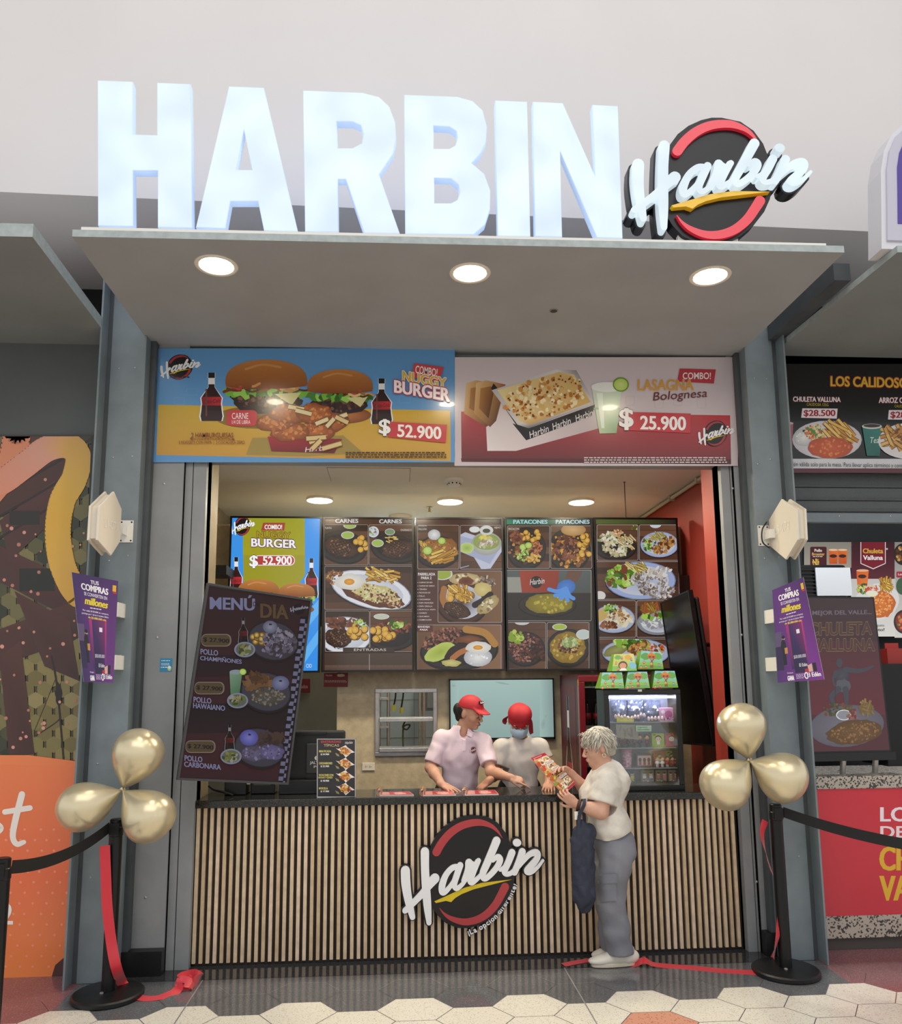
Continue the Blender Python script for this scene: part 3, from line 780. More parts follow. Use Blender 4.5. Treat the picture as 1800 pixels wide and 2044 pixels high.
# ------------------------------------------------------------------ tall white letters on the canopy
M_LET = litmat('lit_letter', '#d6e9fe', 0.84, 3.0)
M_LETS = mat('letter_side', '#b4cbee', 0.4, emit=0.6)
def zoom2(P): return [(100 + x / 1.5, 120 + y / 1.5) for x, y in P]
LETTERS = {
    'H': [[(142, 60), (247, 64), (247, 222), (320, 224), (320, 67), (420, 71), (426, 502), (322, 500), (322, 330), (248, 330), (249, 497), (143, 495)]],
    'A': [[(535, 78), (640, 82), (742, 513), (640, 510), (622, 422), (540, 422), (525, 504), (436, 500)], [(580, 208), (556, 328), (605, 328)]],
    'R': [[(757, 90), (935, 97), (985, 110), (1015, 138), (1033, 185), (1036, 235), (1027, 280), (985, 342), (1047, 519), (940, 517), (885, 356), (862, 356), (863, 515), (763, 513)], [(858, 183), (905, 184), (930, 195), (938, 220), (933, 248), (905, 263), (860, 263)]],
    'B': [[(1060, 103), (1220, 109), (1265, 122), (1295, 150), (1308, 200), (1305, 245), (1290, 278), (1262, 308), (1300, 340), (1318, 390), (1317, 445), (1302, 492), (1268, 522), (1063, 520)], [(1148, 196), (1195, 199), (1216, 212), (1220, 232), (1213, 255), (1195, 265), (1148, 265)], [(1150, 352), (1200, 354), (1222, 372), (1227, 395), (1219, 418), (1200, 428), (1150, 428)]],
    'I': [[(1332, 120), (1428, 124), (1438, 528), (1340, 526)]],
    'N': [[(1445, 124), (1535, 128), (1632, 348), (1623, 133), (1700, 137), (1714, 533), (1637, 531), (1527, 272), (1533, 529), (1452, 527)]],
}
PL_LET = planeY(-1.42, 700, 300)
names = {'H': 'first', 'A': 'second', 'R': 'third', 'B': 'fourth', 'I': 'fifth', 'N': 'last'}
for L, loops in LETTERS.items():
    o = curve_solid('sign_letter', [[PL_LET.px(*q) for q in zoom2(P)] for P in loops], PL_LET, -0.06, 0.0, [M_LET, M_LETS], bevel=0.004)
    tag(o, 'tall glowing white block letter %s standing on the canopy' % L, 'sign letter', 'block letters on the canopy')

# ------------------------------------------------------------------ round logo sign: one builder for the canopy sign and the counter sign
def logo_sign(pl, T, name, label, depth, mats, slogan=False, lift=0.03):
    """T maps a tracing unit to sheet metres"""
    r = empty(name, (0, 0, 0), label, 'logo sign', matrix=pl.matrix())
    black, white, red, yellow = mats
    P2 = lambda P: [T(p[0], p[1]) for p in P]
    k = abs(T(100, 0)[0] - T(0, 0)[0]) / 100
    def strokes(S, nm, mm, w0, w1, grow=0.0, extra=None):
        V = []; F = []
        polys = []
        for st in S:
            Q = smooth_path([(*T(p[0], p[1]), 2 * (p[2] + grow) * k) for p in st], 5)
            pts, fs = stroke_poly(Q)
            polys.append((pts, fs))
        if extra: polys += extra
        for si, (pts, fs) in enumerate(polys):
            n = len(V); m = len(pts)
            V += [(p[0], p[1], w1 + si * 6e-4 + (p[2] if len(p) > 2 else 0)) for p in pts] + [(p[0], p[1], w0) for p in pts]
            F += [tuple(i + n for i in f) for f in fs] + [tuple(i + n + m for i in reversed(f)) for f in fs]
            ec = {}
            for f in fs:
                for i in range(len(f)):
                    e = (f[i], f[(i + 1) % len(f)]); ec[e] = 1
            for (i, j) in list(ec):
                if (j, i) not in ec: F.append((i + n, i + n + m, j + n + m, j + n))
        return build(nm, V, F, mm, None, r, local=True)
    def dot(grow): 
        a = [T(1372 + (46 + grow) * math.cos(q), 392 + (42 + grow) * math.sin(q)) for q in np.linspace(0, 2 * math.pi, 20)[:-1]]
        return [(a, [tuple(range(len(a)))])]
    disc = [(P2(LOGO_DISC), [tuple(range(len(LOGO_DISC)))])]
    strokes(LOGO_STROKES, 'backing', black, 0.0, depth * 0.55, 17, disc + dot(16))
    strokes([LOGO_ARC1, LOGO_ARC2], 'red_arc', red, depth * 0.55, depth * 0.55 + lift * 0.5)
    sw = [(P2(LOGO_SWOOSH), [tuple(range(len(LOGO_SWOOSH)))])]
    strokes([], 'swoosh', yellow, depth * 0.55, depth * 0.55 + lift * 0.7, 0, sw)
    strokes(LOGO_STROKES, 'lettering', white, depth * 0.55, depth, 0, dot(0))
    if slogan:
        txt = '\u00a1La opcion diferente!'
        path = smooth_path([(845, 1412), (930, 1378), (1040, 1318), (1150, 1230), (1240, 1120), (1310, 1010), (1352, 930), (1385, 860)], 12)
        path = [np.array(p) for p in path]; cum = [0.0]
        for i in range(1, len(path)): cum.append(cum[-1] + np.linalg.norm(path[i] - path[i - 1]))
        wd_ = []
        for ch in txt:
            if ch == ' ': wd_.append(0.3); continue
            V, F = text_mesh(ch, 0.03); wd_.append((V[:, 0].max() - V[:, 0].min()) + 0.11)
        sc = cum[-1] / sum(wd_); pos = 0.0
        V3 = []; F3 = []; FM = []
        for ch, w_ in zip(txt, wd_):
            mid = (pos + w_ / 2) * sc; pos += w_
            if ch == ' ': continue
            i = min(max(1, int(np.searchsorted(cum, mid))), len(path) - 1); t = (mid - cum[i - 1]) / (cum[i] - cum[i - 1]); q = path[i - 1] * (1 - t) + path[i] * t
            d = path[i] - path[i - 1]; d /= np.linalg.norm(d); up = np.array((d[1], -d[0]))
            for bold, z, mi in ((0.09, depth * 0.4, 0), (0.03, depth * 0.55, 1)):
                V, F = text_mesh(ch, bold); V0, _ = text_mesh(ch, 0.03); x0 = (V0[:, 0].min() + V0[:, 0].max()) / 2
                n = len(V3); m = len(V)
                for zz in (z, 0.001):
                    for vx, vy in V:
                        a = q + d * (vx - x0) * sc + up * vy * sc; u, v = T(*a); V3.append((u, v, zz))
                ec = {}
                for f in F:
                    F3.append(tuple(i_ + n for i_ in f)); FM.append(mi)
                    for i_ in range(len(f)): ec[(f[i_], f[(i_ + 1) % len(f)])] = 1
                for (i_, j_) in ec:
                    if (j_, i_) not in ec: F3.append((i_ + n, i_ + n + m, j_ + n + m, j_ + n)); FM.append(mi)
        build('slogan', V3, F3, [black, white], FM, r, local=True)
    return r
M_LOGOB = mat('logo_black', '#131215', 0.28, spec=0.4); M_LOGOW = mat('logo_white', '#f0f0f2', 0.35); M_LOGOR = mat('logo_red', '#b23a40', 0.35); M_LOGOY = mat('logo_yellow', '#dcc01f', 0.35)
# ------------------------------------------------------------------ logo signs
D_ROOF = 0.13
plF = planeY(-1.45, 1440, 350); plR = Plane(plF.o + np.array((0, D_ROOF, 0)), plF.u, plF.v)
_src = np.array([(160, 650), (370, 445), (1150, 335), (1665, 575), (415, 1290), (235, 1235), (475, 1040), (1320, 797), (1245, 880), (1372, 392), (880, 95), (850, 1330)], float)
_dst = np.array([(145, 362), (305, 242), (880, 235), (1232, 455), (305, 815), (175, 758), (340, 688), (978, 562), (905, 610), (1030, 305), (680, 88), (620, 876)], float)
_dst = np.array([plF.px(1230 + a / 3.158, 200 + b / 3.158) for a, b in _dst])
_A = np.linalg.lstsq(np.c_[_src, np.ones(len(_src))], _dst, rcond=None)[0]
T_roof = lambda x, y: tuple((np.array((x, y, 1.0)) @ _A).tolist())
rs = logo_sign(plR, T_roof, 'roof_logo_sign', 'round black sign with white script name and red arcs standing on the canopy', D_ROOF,
          (mat('sign_black', '#1b1b1f', 0.3, spec=0.35), litmat('sign_white', '#dcedf5', 0.78, 4.0), mat('sign_red', '#d8283c', 0.25, coat=0.4, emit=0.22), mat('sign_yellow', '#e8b81c', 0.3, coat=0.3, emit=0.12)), lift=0.06)
# its two short posts
inv = np.array(plR.matrix().inverted())
for px in (1357, 1464):
    a = MB(); q0 = atY(px, 470, -1.36); a.box((q0[0] - 0.018, -1.375, ZS + 0.06), (q0[0] + 0.018, -1.345, ZS + 0.30))
    a.V = [tuple((inv @ np.array((*v, 1.0)))[:3]) for v in a.V]
    a.build('post', M_WHITEP, rs, local=True)
D_CTR = 0.042
plC = planeY(-0.05, 940, 1740); plCb = Plane(plC.o + np.array((0, D_CTR, 0)), plC.u, plC.v)
T_ctr = lambda x, y: plC.px(780 + x / 5.4545, 1610 + y / 5.4545)
logo_sign(plCb, T_ctr, 'counter_logo_sign', 'large round script logo with slogan mounted on the slatted counter front', D_CTR, (M_LOGOB, M_LOGOW, M_LOGOR, M_LOGOY), True, lift=0.016)

# ------------------------------------------------------------------ counter
WOOD = [mat('slat_wood_a', '#d8c0a0', 0.55, 0, (18, 0.12)), mat('slat_wood_b', '#cdb391', 0.55, 0, (18, 0.12)), mat('slat_wood_c', '#dfc6ab', 0.55, 0, (18, 0.12))]
ct = empty('counter', (0.37, 0.2, 0), 'long counter faced with upright pale wood slats on black', 'counter')
a = MB(); a.box((XO0 + 0.004, 0.02, 0), (XO1 - 0.004, 0.05, 0.985), 0); a.box((XO0 + 0.004, 0.05, 0.02), (XO1 - 0.004, 0.34, 0.1), 0)
a.build('backing_panel', mat('slat_backing', '#2b211c', 0.7), ct)
a = MB(); rng = random.Random(4); n = 83; st = (XO1 - XO0 - 0.01) / n
for i in range(n):
    x = XO0 + 0.006 + st * i; a.box((x, -0.002, 0.018), (x + st * 0.5, 0.021, 0.985), rng.randrange(3))
a.build('wood_slats', WOOD, ct)
a = MB(); a.box((XO0 + 0.002, -0.03, 0.985), (XO1 - 0.002, 0.40, 1.034))
tag(a.build('countertop', M_TOP, bevel=0.004), 'polished black granite top running along the slatted counter', 'countertop')

# ------------------------------------------------------------------ gold balloons
M_BAL = mat('gold_balloon', '#ddd0ae', 0.28, 0.55, None, None, 0.6, coat=0.25)
def balloon(knot, cpx, Lpx, rpx, Y, label, group):
    k = atY(*knot, Y); sc = float(np.linalg.norm(atY(knot[0] + 100, knot[1], Y) - k)) / 100
    c = atY(*cpx, Y - 0.03); d = c - k; d /= np.linalg.norm(d)
    L, r = Lpx * sc, rpx * sc
    prof = [(0.004, 0.0), (0.02 * r / .15, 0.012 * L)]
    prof = [(0.006, 0.0)]
    for t in np.linspace(0.03, 1.0, 30):
        # drawn-out neck at the knot, round far end
        rr = r * math.sin(math.pi / 2 * (t / 0.64)) ** 1.04 if t < 0.64 else r * math.sqrt(max(0.0, 1 - ((t - 0.64) / 0.36) ** 2))
        prof.append((max(rr, 0.0005), L * t))
    rt = empty('gold_balloon', k, label, 'balloon', group)
    a = MB(); a.lathe(k, prof, 40, 0, d); a.build('skin', M_BAL, rt, smooth=True)
    a = MB(); a.lathe(k - d * 0.016, [(0.010, 0), (0.012, 0.004), (0.005, 0.012), (0.006, 0.018)], 12, 0, d); a.build('knot', M_BAL, rt, smooth=True)
gl, gr = 'balloons on the rope post before the left pillar', 'balloons on the rope post before the right pillar'
kl = (245, 1577)
balloon(kl, (276, 1503), 130, 51, -0.50, 'upright gold balloon of the trio at the left pillar', gl)
balloon(kl, (180, 1604), 130, 48, -0.52, 'gold balloon pointing left toward the orange hoarding', gl)
balloon(kl, (299, 1632), 128, 53, -0.54, 'gold balloon hanging low beside the left end of the counter', gl)
kr = (1496, 1518)
balloon(kr, (1482, 1458), 113, 46, -0.46, 'upright gold balloon of the trio at the right pillar', gr)
balloon(kr, (1460, 1554), 118, 48, -0.48, 'gold balloon hanging low in front of the right end of the counter', gr)
balloon(kr, (1551, 1546), 112, 49, -0.50, 'gold balloon pointing right across the right pillar', gr)

# ------------------------------------------------------------------ rope posts, belts, ribbons
M_POST = mat('post_black', '#17181a', 0.32, 0.4)
def rope_post(x, y, label, h=1.0):
    r = empty('rope_post', (x, y, 0), label, 'rope post', 'belt barrier posts')
    a = MB(); a.lathe((x, y, 0), [(0.195, 0.0), (0.2, 0.006), (0.2, 0.024), (0.19, 0.032), (0.05, 0.038)], 44); a.build('base', mat('post_base', '#1b1c1e', 0.4, 0.2, (12, 0.2)), r, auto=0.6)
    a = MB(); a.lathe((x, y, 0.034), [(0.038, 0), (0.038, h - 0.13)], 24); a.build('pole', M_POST, r, auto=0.6)
    a = MB(); a.lathe((x, y, h - 0.10), [(0.038, 0), (0.041, 0.004), (0.041, 0.05), (0.037, 0.055), (0.037, 0.095), (0.03, 0.1)], 24); a.box((x - 0.028, y - 0.046, h - 0.085), (x + 0.028, y - 0.03, h - 0.02)); a.build('belt_head', M_POST, r, auto=0.6)
    a = MB(); a.lathe((x - 0.02, y - 0.045, 0.036), [(0.012, 0), (0.012, 0.006), (0.006, 0.01)], 12); a.build('bolt', M_STEEL, r)
    return r
PLX, PLY = -1.80, -0.465
PRX, PRY = 2.262, -0.445
rope_post(PLX, PLY, 'black rope post in front of the left pillar under gold balloons')
rope_post(PRX, PRY, 'black rope post in front of the right pillar under gold balloons', 1.01)
q = atY(6, 1712, -1.40)
rope_post(float(q[0]), -1.40, 'black rope post cut off by the left edge of the picture', float(q[2]))
M_BELT = mat('black_belt', '#131316', 0.6)
def belt(p0, p1, sag, label):
    p0, p1 = np.array(p0, float), np.array(p1, float); P = []
    for t in np.linspace(0, 1, 24): P.append(p0 * (1 - t) + p1 * t - np.array((0, 0, sag * 4 * t * (1 - t))))
    a = MB(); a.ribbon(P, (0, 0, 1), 0.062, 0.003); tag(a.build('barrier_belt', M_BELT), label, 'barrier belt', 'black belts of the rope posts')
belt((PLX - 0.03, PLY - 0.03, 0.955), (float(q[0]) + 0.03, -1.37, float(q[2]) - 0.05), 0.05, 'black belt stretched leftward from the left rope post')
e = atY(1800, 1677, -1.0)
belt((PRX + 0.03, PRY - 0.035, 0.965), (float(e[0]) * 2 - PRX, -1.6, float(e[2]) + 0.02), 0.07, 'black belt stretched rightward in front of the red panel')
M_RIB = mat('red_satin', '#d02838', 0.35, 0, None, None, 0.6, sheen=0.3)
def F(px, py, z=0.004): return atZ(px, py, z)
P = [atY(209, 1688, -0.52), atY(211, 1740, -0.525), atY(214, 1810, -0.53), atY(222, 1880, -0.53), atY(233, 1935, -0.53), F(247, 1966, 0.03), F(268, 1986, 0.012), F(290, 1993), F(318, 1991), F(345, 1983), F(356, 1972, 0.02), F(362, 1958, 0.05), F(380, 1964, 0.035), F(384, 1972, 0.006), F(364, 1968, 0.02), F(358, 1955, 0.05), F(375, 1947, 0.05), F(392, 1945, 0.035), F(398, 1953, 0.02), F(384, 1960, 0.03), F(372, 1952, 0.045)]
S = [np.array((1, 0.1, 0.0))] * 4 + [np.array((0.9, 0.3, 0.2)), np.array((0.5, 0.8, 0.2)), np.array((0.1, 1, 0.1)), np.array((0, 1, 0.15)), np.array((0, 1, 0.1)), np.array((0.2, 1, 0.3)), np.array((-0.2, 0.8, 0.6))] + [np.array((0.2, 0.5, 0.9)), np.array((-.4, .6, .6)), np.array((.3, .9, .2)), np.array((.1, .5, .9)), np.array((-.2, .6, .8)), np.array((.1, .8, .6)), np.array((.5, .8, .3)), np.array((.2, .7, .7)), np.array((0, .6, .8)), np.array((.3, .7, .5))]
def satin(P, S, w, label):
    Q = smooth_path(P, 6); k = len(Q); SS = []
    for i in range(k):
        t = i / 6; j = min(int(t), len(S) - 2); f = t - j; SS.append(S[j] * (1 - f) + S[j + 1] * f)
    a = MB(); a.ribbon(Q, SS, w, 0.0012); tag(a.build('red_ribbon', M_RIB, auto=1.0), label, 'ribbon', 'red satin ribbons from the rope posts')
satin(P, S, 0.058, 'red satin ribbon trailing from the left rope post into a crumpled loop')
P = [atY(1527, 1638, -0.44), atY(1521, 1662, -0.45), atY(1528, 1700, -0.42), atY(1540, 1740, -0.36), atY(1557, 1785, -0.40), atY(1556, 1840, -0.45), atY(1549, 1885, -0.46), F(1541, 1915, 0.02), F(1518, 1938, 0.012), F(1494, 1941), F(1440, 1938), F(1390, 1933), F(1340, 1929), F(1305, 1925, 0.015), F(1287, 1917, 0.045), F(1272, 1922, 0.02), F(1262, 1926), F(1240, 1921), F(1200, 1915), F(1160, 1919), F(1124, 1926)]
S = [np.array((1, .3, .2)), np.array((.8, .5, .0)), np.array((.4, .9, 0)), np.array((.2, 1, 0)), np.array((.9, .4, 0)), np.array((.9, .4, 0)), np.array((.7, .6, .2))] + [np.array((0.1, 1, 0.25))] * 7 + [np.array((.2, .8, .5)), np.array((0, 1, .3))] + [np.array((0, 1, 0.1))] * 5
satin(P, S, 0.05, 'red satin ribbon trailing from the right rope post along the floor to the woman')

# ------------------------------------------------------------------ hexagon unit signs on both pillars
def hex_sign(pts, Xp, sgn, gap, txt, tbox, label, plate, Ypl):
    r = empty('hexagon_sign', atX(*pts[0], Xp), label, 'unit sign', 'hexagon unit signs on the pillars')
    P = [atX(*p, Xp) for p in pts]
    for nm, x0 in (('front_plate', 0.0), ('back_plate', gap)):
        a = MB(); o = np.array((sgn * x0, 0, 0)); t = np.array((sgn * 0.014, 0, 0))
        a.hexa([p + o for p in P], [p + o + t for p in P]); a.build(nm, M_CREAM, r, bevel=0.003)
    c = sum(P) / 6; a = MB(); o = np.array((sgn * 0.014, 0, 0)); a.hexa([c + (p - c) * 0.9 + o for p in P], [c + (p - c) * 0.9 + np.array((sgn * gap, 0, 0)) for p in P]); a.build('core', M_CREAM, r)
    # raised unit number, on the front plate
    V, Fc = text_mesh(txt, 0.0); lo, hi = V.min(0), V.max(0)
    A, B_, D_ = [atX(*p, Xp) for p in tbox]
    VV = []
    for v in V: VV.append(A + (B_ - A) * ((v[0] - lo[0]) / (hi[0] - lo[0])) + (D_ - A) * ((v[1] - lo[1]) / (hi[1] - lo[1])) - np.array((sgn * 0.0015, 0, 0)))
    build('unit_number', VV, Fc, mat('number_white', '#f4f0e6', 0.4), None, r)
    a = MB(); w0 = atY(*plate[0], Ypl); w1 = atY(*plate[1], Ypl)
    a.box((w0[0], Ypl - 0.006, w1[2]), (w1[0], Ypl, w0[2])); m_ = (w0 + w1) / 2
    a.box((min(m_[0], c[0]) - 0.0, Ypl - 0.09, m_[2] - 0.03), (max(m_[0], c[0]), Ypl - 0.006, m_[2] + 0.03))
    for dx in (0.012, -0.012):
        for dz in (0.012, -0.012):
            qx = w0[0] + dx if dx > 0 else w1[0] + dx; qz = w1[2] + dz if dz > 0 else w0[2] + dz
            a.lathe((qx, Ypl - 0.006, qz), [(0.006, 0), (0.004, 0.003)], 8, 1, (0, -1, 0))
    a.build('bracket', [M_WHITEP, M_BLACK], r)
hex_sign([(228, 981), (243, 1016), (240, 1081), (222, 1109), (195, 1078), (199, 1010)], -1.90, -1, 0.05, 'L1-071', [(208, 1052), (234, 1060), (208, 1034)], 'cream hexagon unit sign on the left pillar, beside the hoarding', [(240, 1039), (265, 1083)], YW)
hex_sign([(1559, 996), (1589, 1016), (1592, 1077), (1568, 1117), (1536, 1090), (1534, 1038)], 2.44, 1, 0.055, 'L3-078', [(1547, 1068), (1576, 1056), (1546, 1050)], 'cream hexagon unit sign on the right pillar, beside the black food banner', [(1511, 1049), (1536, 1090)], YW)
a = MB(); a.tube(smooth_path([atY(1530, 1042, -0.26), atY(1521, 1058, -0.28), atY(1522, 1082, -0.28), atY(1536, 1094, -0.29)], 6), 0.005, 8); tag(a.build('sign_cable', M_BLACK), 'short black cable looped behind the right hexagon sign', 'cable')
# ------------------------------------------------------------------ shop ceiling fittings
def ceil_disc(px, py, r_, label, th=0.03, power=19):
    q = atZ(px, py, ZC - th)
    e = empty('ceiling_disc_light', q, label, 'ceiling light', 'disc lights on the shop ceiling')
    a = MB(); a.lathe((q[0], q[1], ZC - th), [(r_ * 0.97, 0.002), (r_, 0.006), (r_, th - 0.001)], 40); hs_ = a.build('housing', M_WHITEP, e, auto=0.6)
    a = MB(); a.lathe((q[0], q[1], ZC - th - 0.003), [(r_ * 0.9, 0), (r_ * 0.96, 0.003), (r_ * 0.96, 0.006)], 40); a.build('diffuser', M_LED2, hs_, auto=0.6)
    spot_lamp((q[0], q[1], ZC - th - 0.015), power, (1, 0.88, 0.66), 0.2, 170)
for px, py, lab in ((638, 1000, 'glowing disc light in the back row, above the burger screen'), (898, 1003, 'glowing disc light in the back row, below the smoke detector'), (1160, 1004, 'glowing disc light in the back row, nearest the red wall')):
    ceil_disc(px, py, 0.128, lab)
for px, py, lab in ((620, 914, 'disc light peeping from under the burger banner, leftmost of the front row'), (845, 917, 'disc light peeping from under the burger banner near its right end'), (1025, 921, 'disc light peeping from under the left half of the lasagna banner'), (1215, 924, 'disc light peeping from under the right half of the lasagna banner')):
    ceil_disc(px, py, 0.125, lab)
q = atZ(906, 958, ZC)
e = empty('smoke_detector', q, 'small white smoke detector on the shop ceiling', 'smoke detector')
a = MB(); a.lathe((q[0], q[1], ZC - 0.02), [(0.085, 0.0), (0.09, 0.006), (0.09, 0.02)], 28); a.build('base', M_WHITEP, e, auto=0.6)
a = MB(); a.lathe((q[0], q[1], ZC - 0.06), [(0.03, 0.0), (0.048, 0.006), (0.06, 0.02), (0.06, 0.028), (0.052, 0.03), (0.055, 0.041)], 28); cap_ = a.build('sensor_cap', M_WHITEP, e, auto=0.6)
for k in range(10):
    a = MB(); t = k * 0.628; a.box((q[0] + 0.058 * math.cos(t) - 0.006, q[1] + 0.058 * math.sin(t) - 0.006, ZC - 0.045), (q[0] + 0.058 * math.cos(t) + 0.006, q[1] + 0.058 * math.sin(t) + 0.006, ZC - 0.034)); a.build('slot', M_BLACK, cap_)
q = atZ(857, 1012, ZC)
e = empty('sprinkler', q, 'brass sprinkler head hanging from the shop ceiling', 'sprinkler')
a = MB(); a.lathe((q[0], q[1], ZC - 0.006), [(0.035, 0), (0.02, 0.005)], 18); a.lathe((q[0], q[1], ZC - 0.05), [(0.008, 0), (0.012, 0.02), (0.008, 0.045)], 12); a.lathe((q[0], q[1], ZC - 0.056), [(0.022, 0), (0.022, 0.003)], 16); a.build('head', mat('brass', '#a8925a', 0.3, 0.8), e, auto=0.6)
p0 = atZ(1246, 962, ZC); a = MB(); a.tube([p0, p0 - np.array((0, 0, 0.33))], 0.004, 8); a.lathe(p0 - np.array((0, 0, 0.004)), [(0.012, 0), (0.012, 0.004)], 12); tag(a.build('hanging_wire', M_BLACK), 'thin dark wire hanging from the shop ceiling near the red wall', 'wire')
a = MB(); a.tube([(2.53, 0.35, ZC - 0.03), (2.53, 3.1, ZC - 0.03)], 0.018, 10)
for y in (0.55, 1.2, 1.9): a.box((2.505, y, ZC - 0.055), (2.56, y + 0.03, ZC - 0.004))
tag(a.build('ceiling_conduit', mat('conduit_cream', '#bdb29a', 0.5)), 'pale conduit running along the top of the red wall', 'conduit')
a = MB(); a.tube(smooth_path([(-1.92, 0.55, ZC - 0.02), (-1.92, 1.05, ZC - 0.03), (-1.9, 1.25, ZC - 0.10), (-1.86, 1.4, ZC - 0.32)], 6), 0.028, 10); tag(a.build('corner_duct', M_BLACK), 'dark duct bending down the corner beside the burger screen', 'duct')

# ------------------------------------------------------------------ five menu screens in a row
YS = 1.6
M_SCR = printmat('screen_glow', 0.25, 0.95)
M_SCRD = printmat('screen_dim', 0.18, 0.75)
M_BEZ = mat('bezel', '#0d0d0f', 0.3)
def screen(edges, label, view, seed, fn, m=M_SCR, group='menu screens in the row above the back wall'):
    (xa, ya), (xb, yb), (xc, yc), (xd, yd) = edges      # TL TR BR BL
    pl = planeY(YS - 0.03, (xa + xb) / 2, (ya + yc) / 2)
    r = empty('menu_screen', pl.o, label, 'menu screen', group, matrix=pl.matrix())
    u = [pl.px(*q) for q in edges]
    x0, x1, z0, z1 = (u[0][0] + u[3][0]) / 2, (u[1][0] + u[2][0]) / 2, (u[2][1] + u[3][1]) / 2, (u[0][1] + u[1][1]) / 2
    b = 0.016
    V, Fc = slab([(x0, z0), (x1, z0), (x1, z1), (x0, z1)], -0.07, -0.004)
    V2, F2 = [], []
    for (a0, c0, a1, c1) in ((x0, z0, x1, z0 + b), (x0, z1 - b, x1, z1), (x0, z0 + b, x0 + b, z1 - b), (x1 - b, z0 + b, x1, z1 - b)):
        v, f = slab([(a0, c0), (a1, c0), (a1, c1), (a0, c1)], -0.004, 0.006); n = len(V2); V2 += v; F2 += [tuple(i + n for i in q) for q in f]
    n = len(V); build('housing', V + V2, Fc + [tuple(i + n for i in q) for q in F2], M_BEZ, None, r, local=True)
    V3, F3 = slab([((x0 + x1) / 2 - .1, (z0 + z1) / 2 - .15), ((x0 + x1) / 2 + .1, (z0 + z1) / 2 - .15), ((x0 + x1) / 2 + .1, (z0 + z1) / 2 + .15), ((x0 + x1) / 2 - .1, (z0 + z1) / 2 + .15)], -(YB - YS + 0.028), -0.07)
    build('wall_bracket', V3, F3, M_BLACKM, None, r, local=True)
    A = Art(pl, view, seed=seed, z0=-0.0035)
    ins = b * 0.9
    A.lim = (x0 + ins, z0 + ins, x1 - ins, z1 - ins)
    pxs = lambda x, y: ((x - view[0]) * view[2], (y - view[1]) * view[2])
    fn(A, pxs)
    # cut to the glass: drop what lies beyond the bezel
    keepF, keepC = [], []; ci = 0
    for f in A.F:
        c = A.C[ci:ci + len(f)]; ci += len(f)
        keepF.append(f); keepC += c
    A.V = [(min(max(v[0], A.lim[0]), A.lim[2]), min(max(v[1], A.lim[1]), A.lim[3]), v[2]) for v in A.V]
    A.F, A.C = keepF, keepC
    A.build('display', m, r)
    return r
def photo(A, x0, y0, x1, y1, fn, r=10, w=2.5, rim='#b9b2ac', bg=None):
    L0 = A.L; A.clip = (x0, y0, x1, y1)
    if bg: A.rect(x0, y0, x1, y1, *bg)
    else: A.wood(x0, y0, x1, y1)
    fn(x0, y0, x1 - x0, y1 - y0); A.clip = None; A.frame(x0, y0, x1, y1, r, w, rim); m = A.L; A.L = L0
    A.top = max(getattr(A, 'top', 0), m)
VA = (440, 1010, 4.0909); VB = (820, 1010, 3.2143)
GRP = None
def s1(A, P):
    A.rect(40, 70, 830, 1380, '#3b93e6', '#2f8fe8'); 
    A.poly([(300, 1380), (830, 760), (830, 880), (420, 1380)], '#5eb0f2'); A.poly([(560, 1380), (830, 1010), (830, 1120), (640, 1380)], '#5eb0f2'); A.poly([(60, 1380), (830, 620), (830, 700), (160, 1380)], '#4ba2ee')
    A.poly([(183, 76), (688, 76), (690, 560), (560, 760), (187, 760)], '#99941f'); A.rect(183, 76, 688, 400, '#9a9a22', '#a39c1d')
    A.harbin(68, 72, 0.128, '#f2f4fa')
    A.poly([(348, 136), (528, 136), (520, 200), (330, 200)], '#a34338'); A.text('COMBO!', 360, 152, 502, 190, '#f3efe9', 0.05)
    A.text('NUGGY', 296, 205, 572, 258, '#a88f28', 0.09, '#3c2418', 0.05, 0, 0, 10); A.text('BURGER', 252, 262, 618, 332, '#f4eef4', 0.10, '#4a2030', 0.06, 0, 0, 14)
    A.rrect(270, 402, 607, 486, 40, '#f0e6e6'); A.rrect(276, 408, 601, 480, 36, '#b03a36')
    A.text('$', 238, 402, 304, 508, '#f6f6f8', .06, '#14141a', 0.028); A.text('52.900', 346, 410, 582, 480, '#f6f4f4', 0.05)
    A.bottle(128, 418, 740, 105); A.bottle(742, 428, 750, 105)
    A.burger(310, 740, 172, 155); A.burger(622, 745, 150, 125)
    A.text('CIO', 700, 1290, 745, 1320, '#dfeaf6', 0.0)
screen([(453, 1030), (640, 1031.5), (640, 1343), (457, 1343)], 'bright blue and yellow burger menu screen, leftmost in the row', VA, 3, s1)
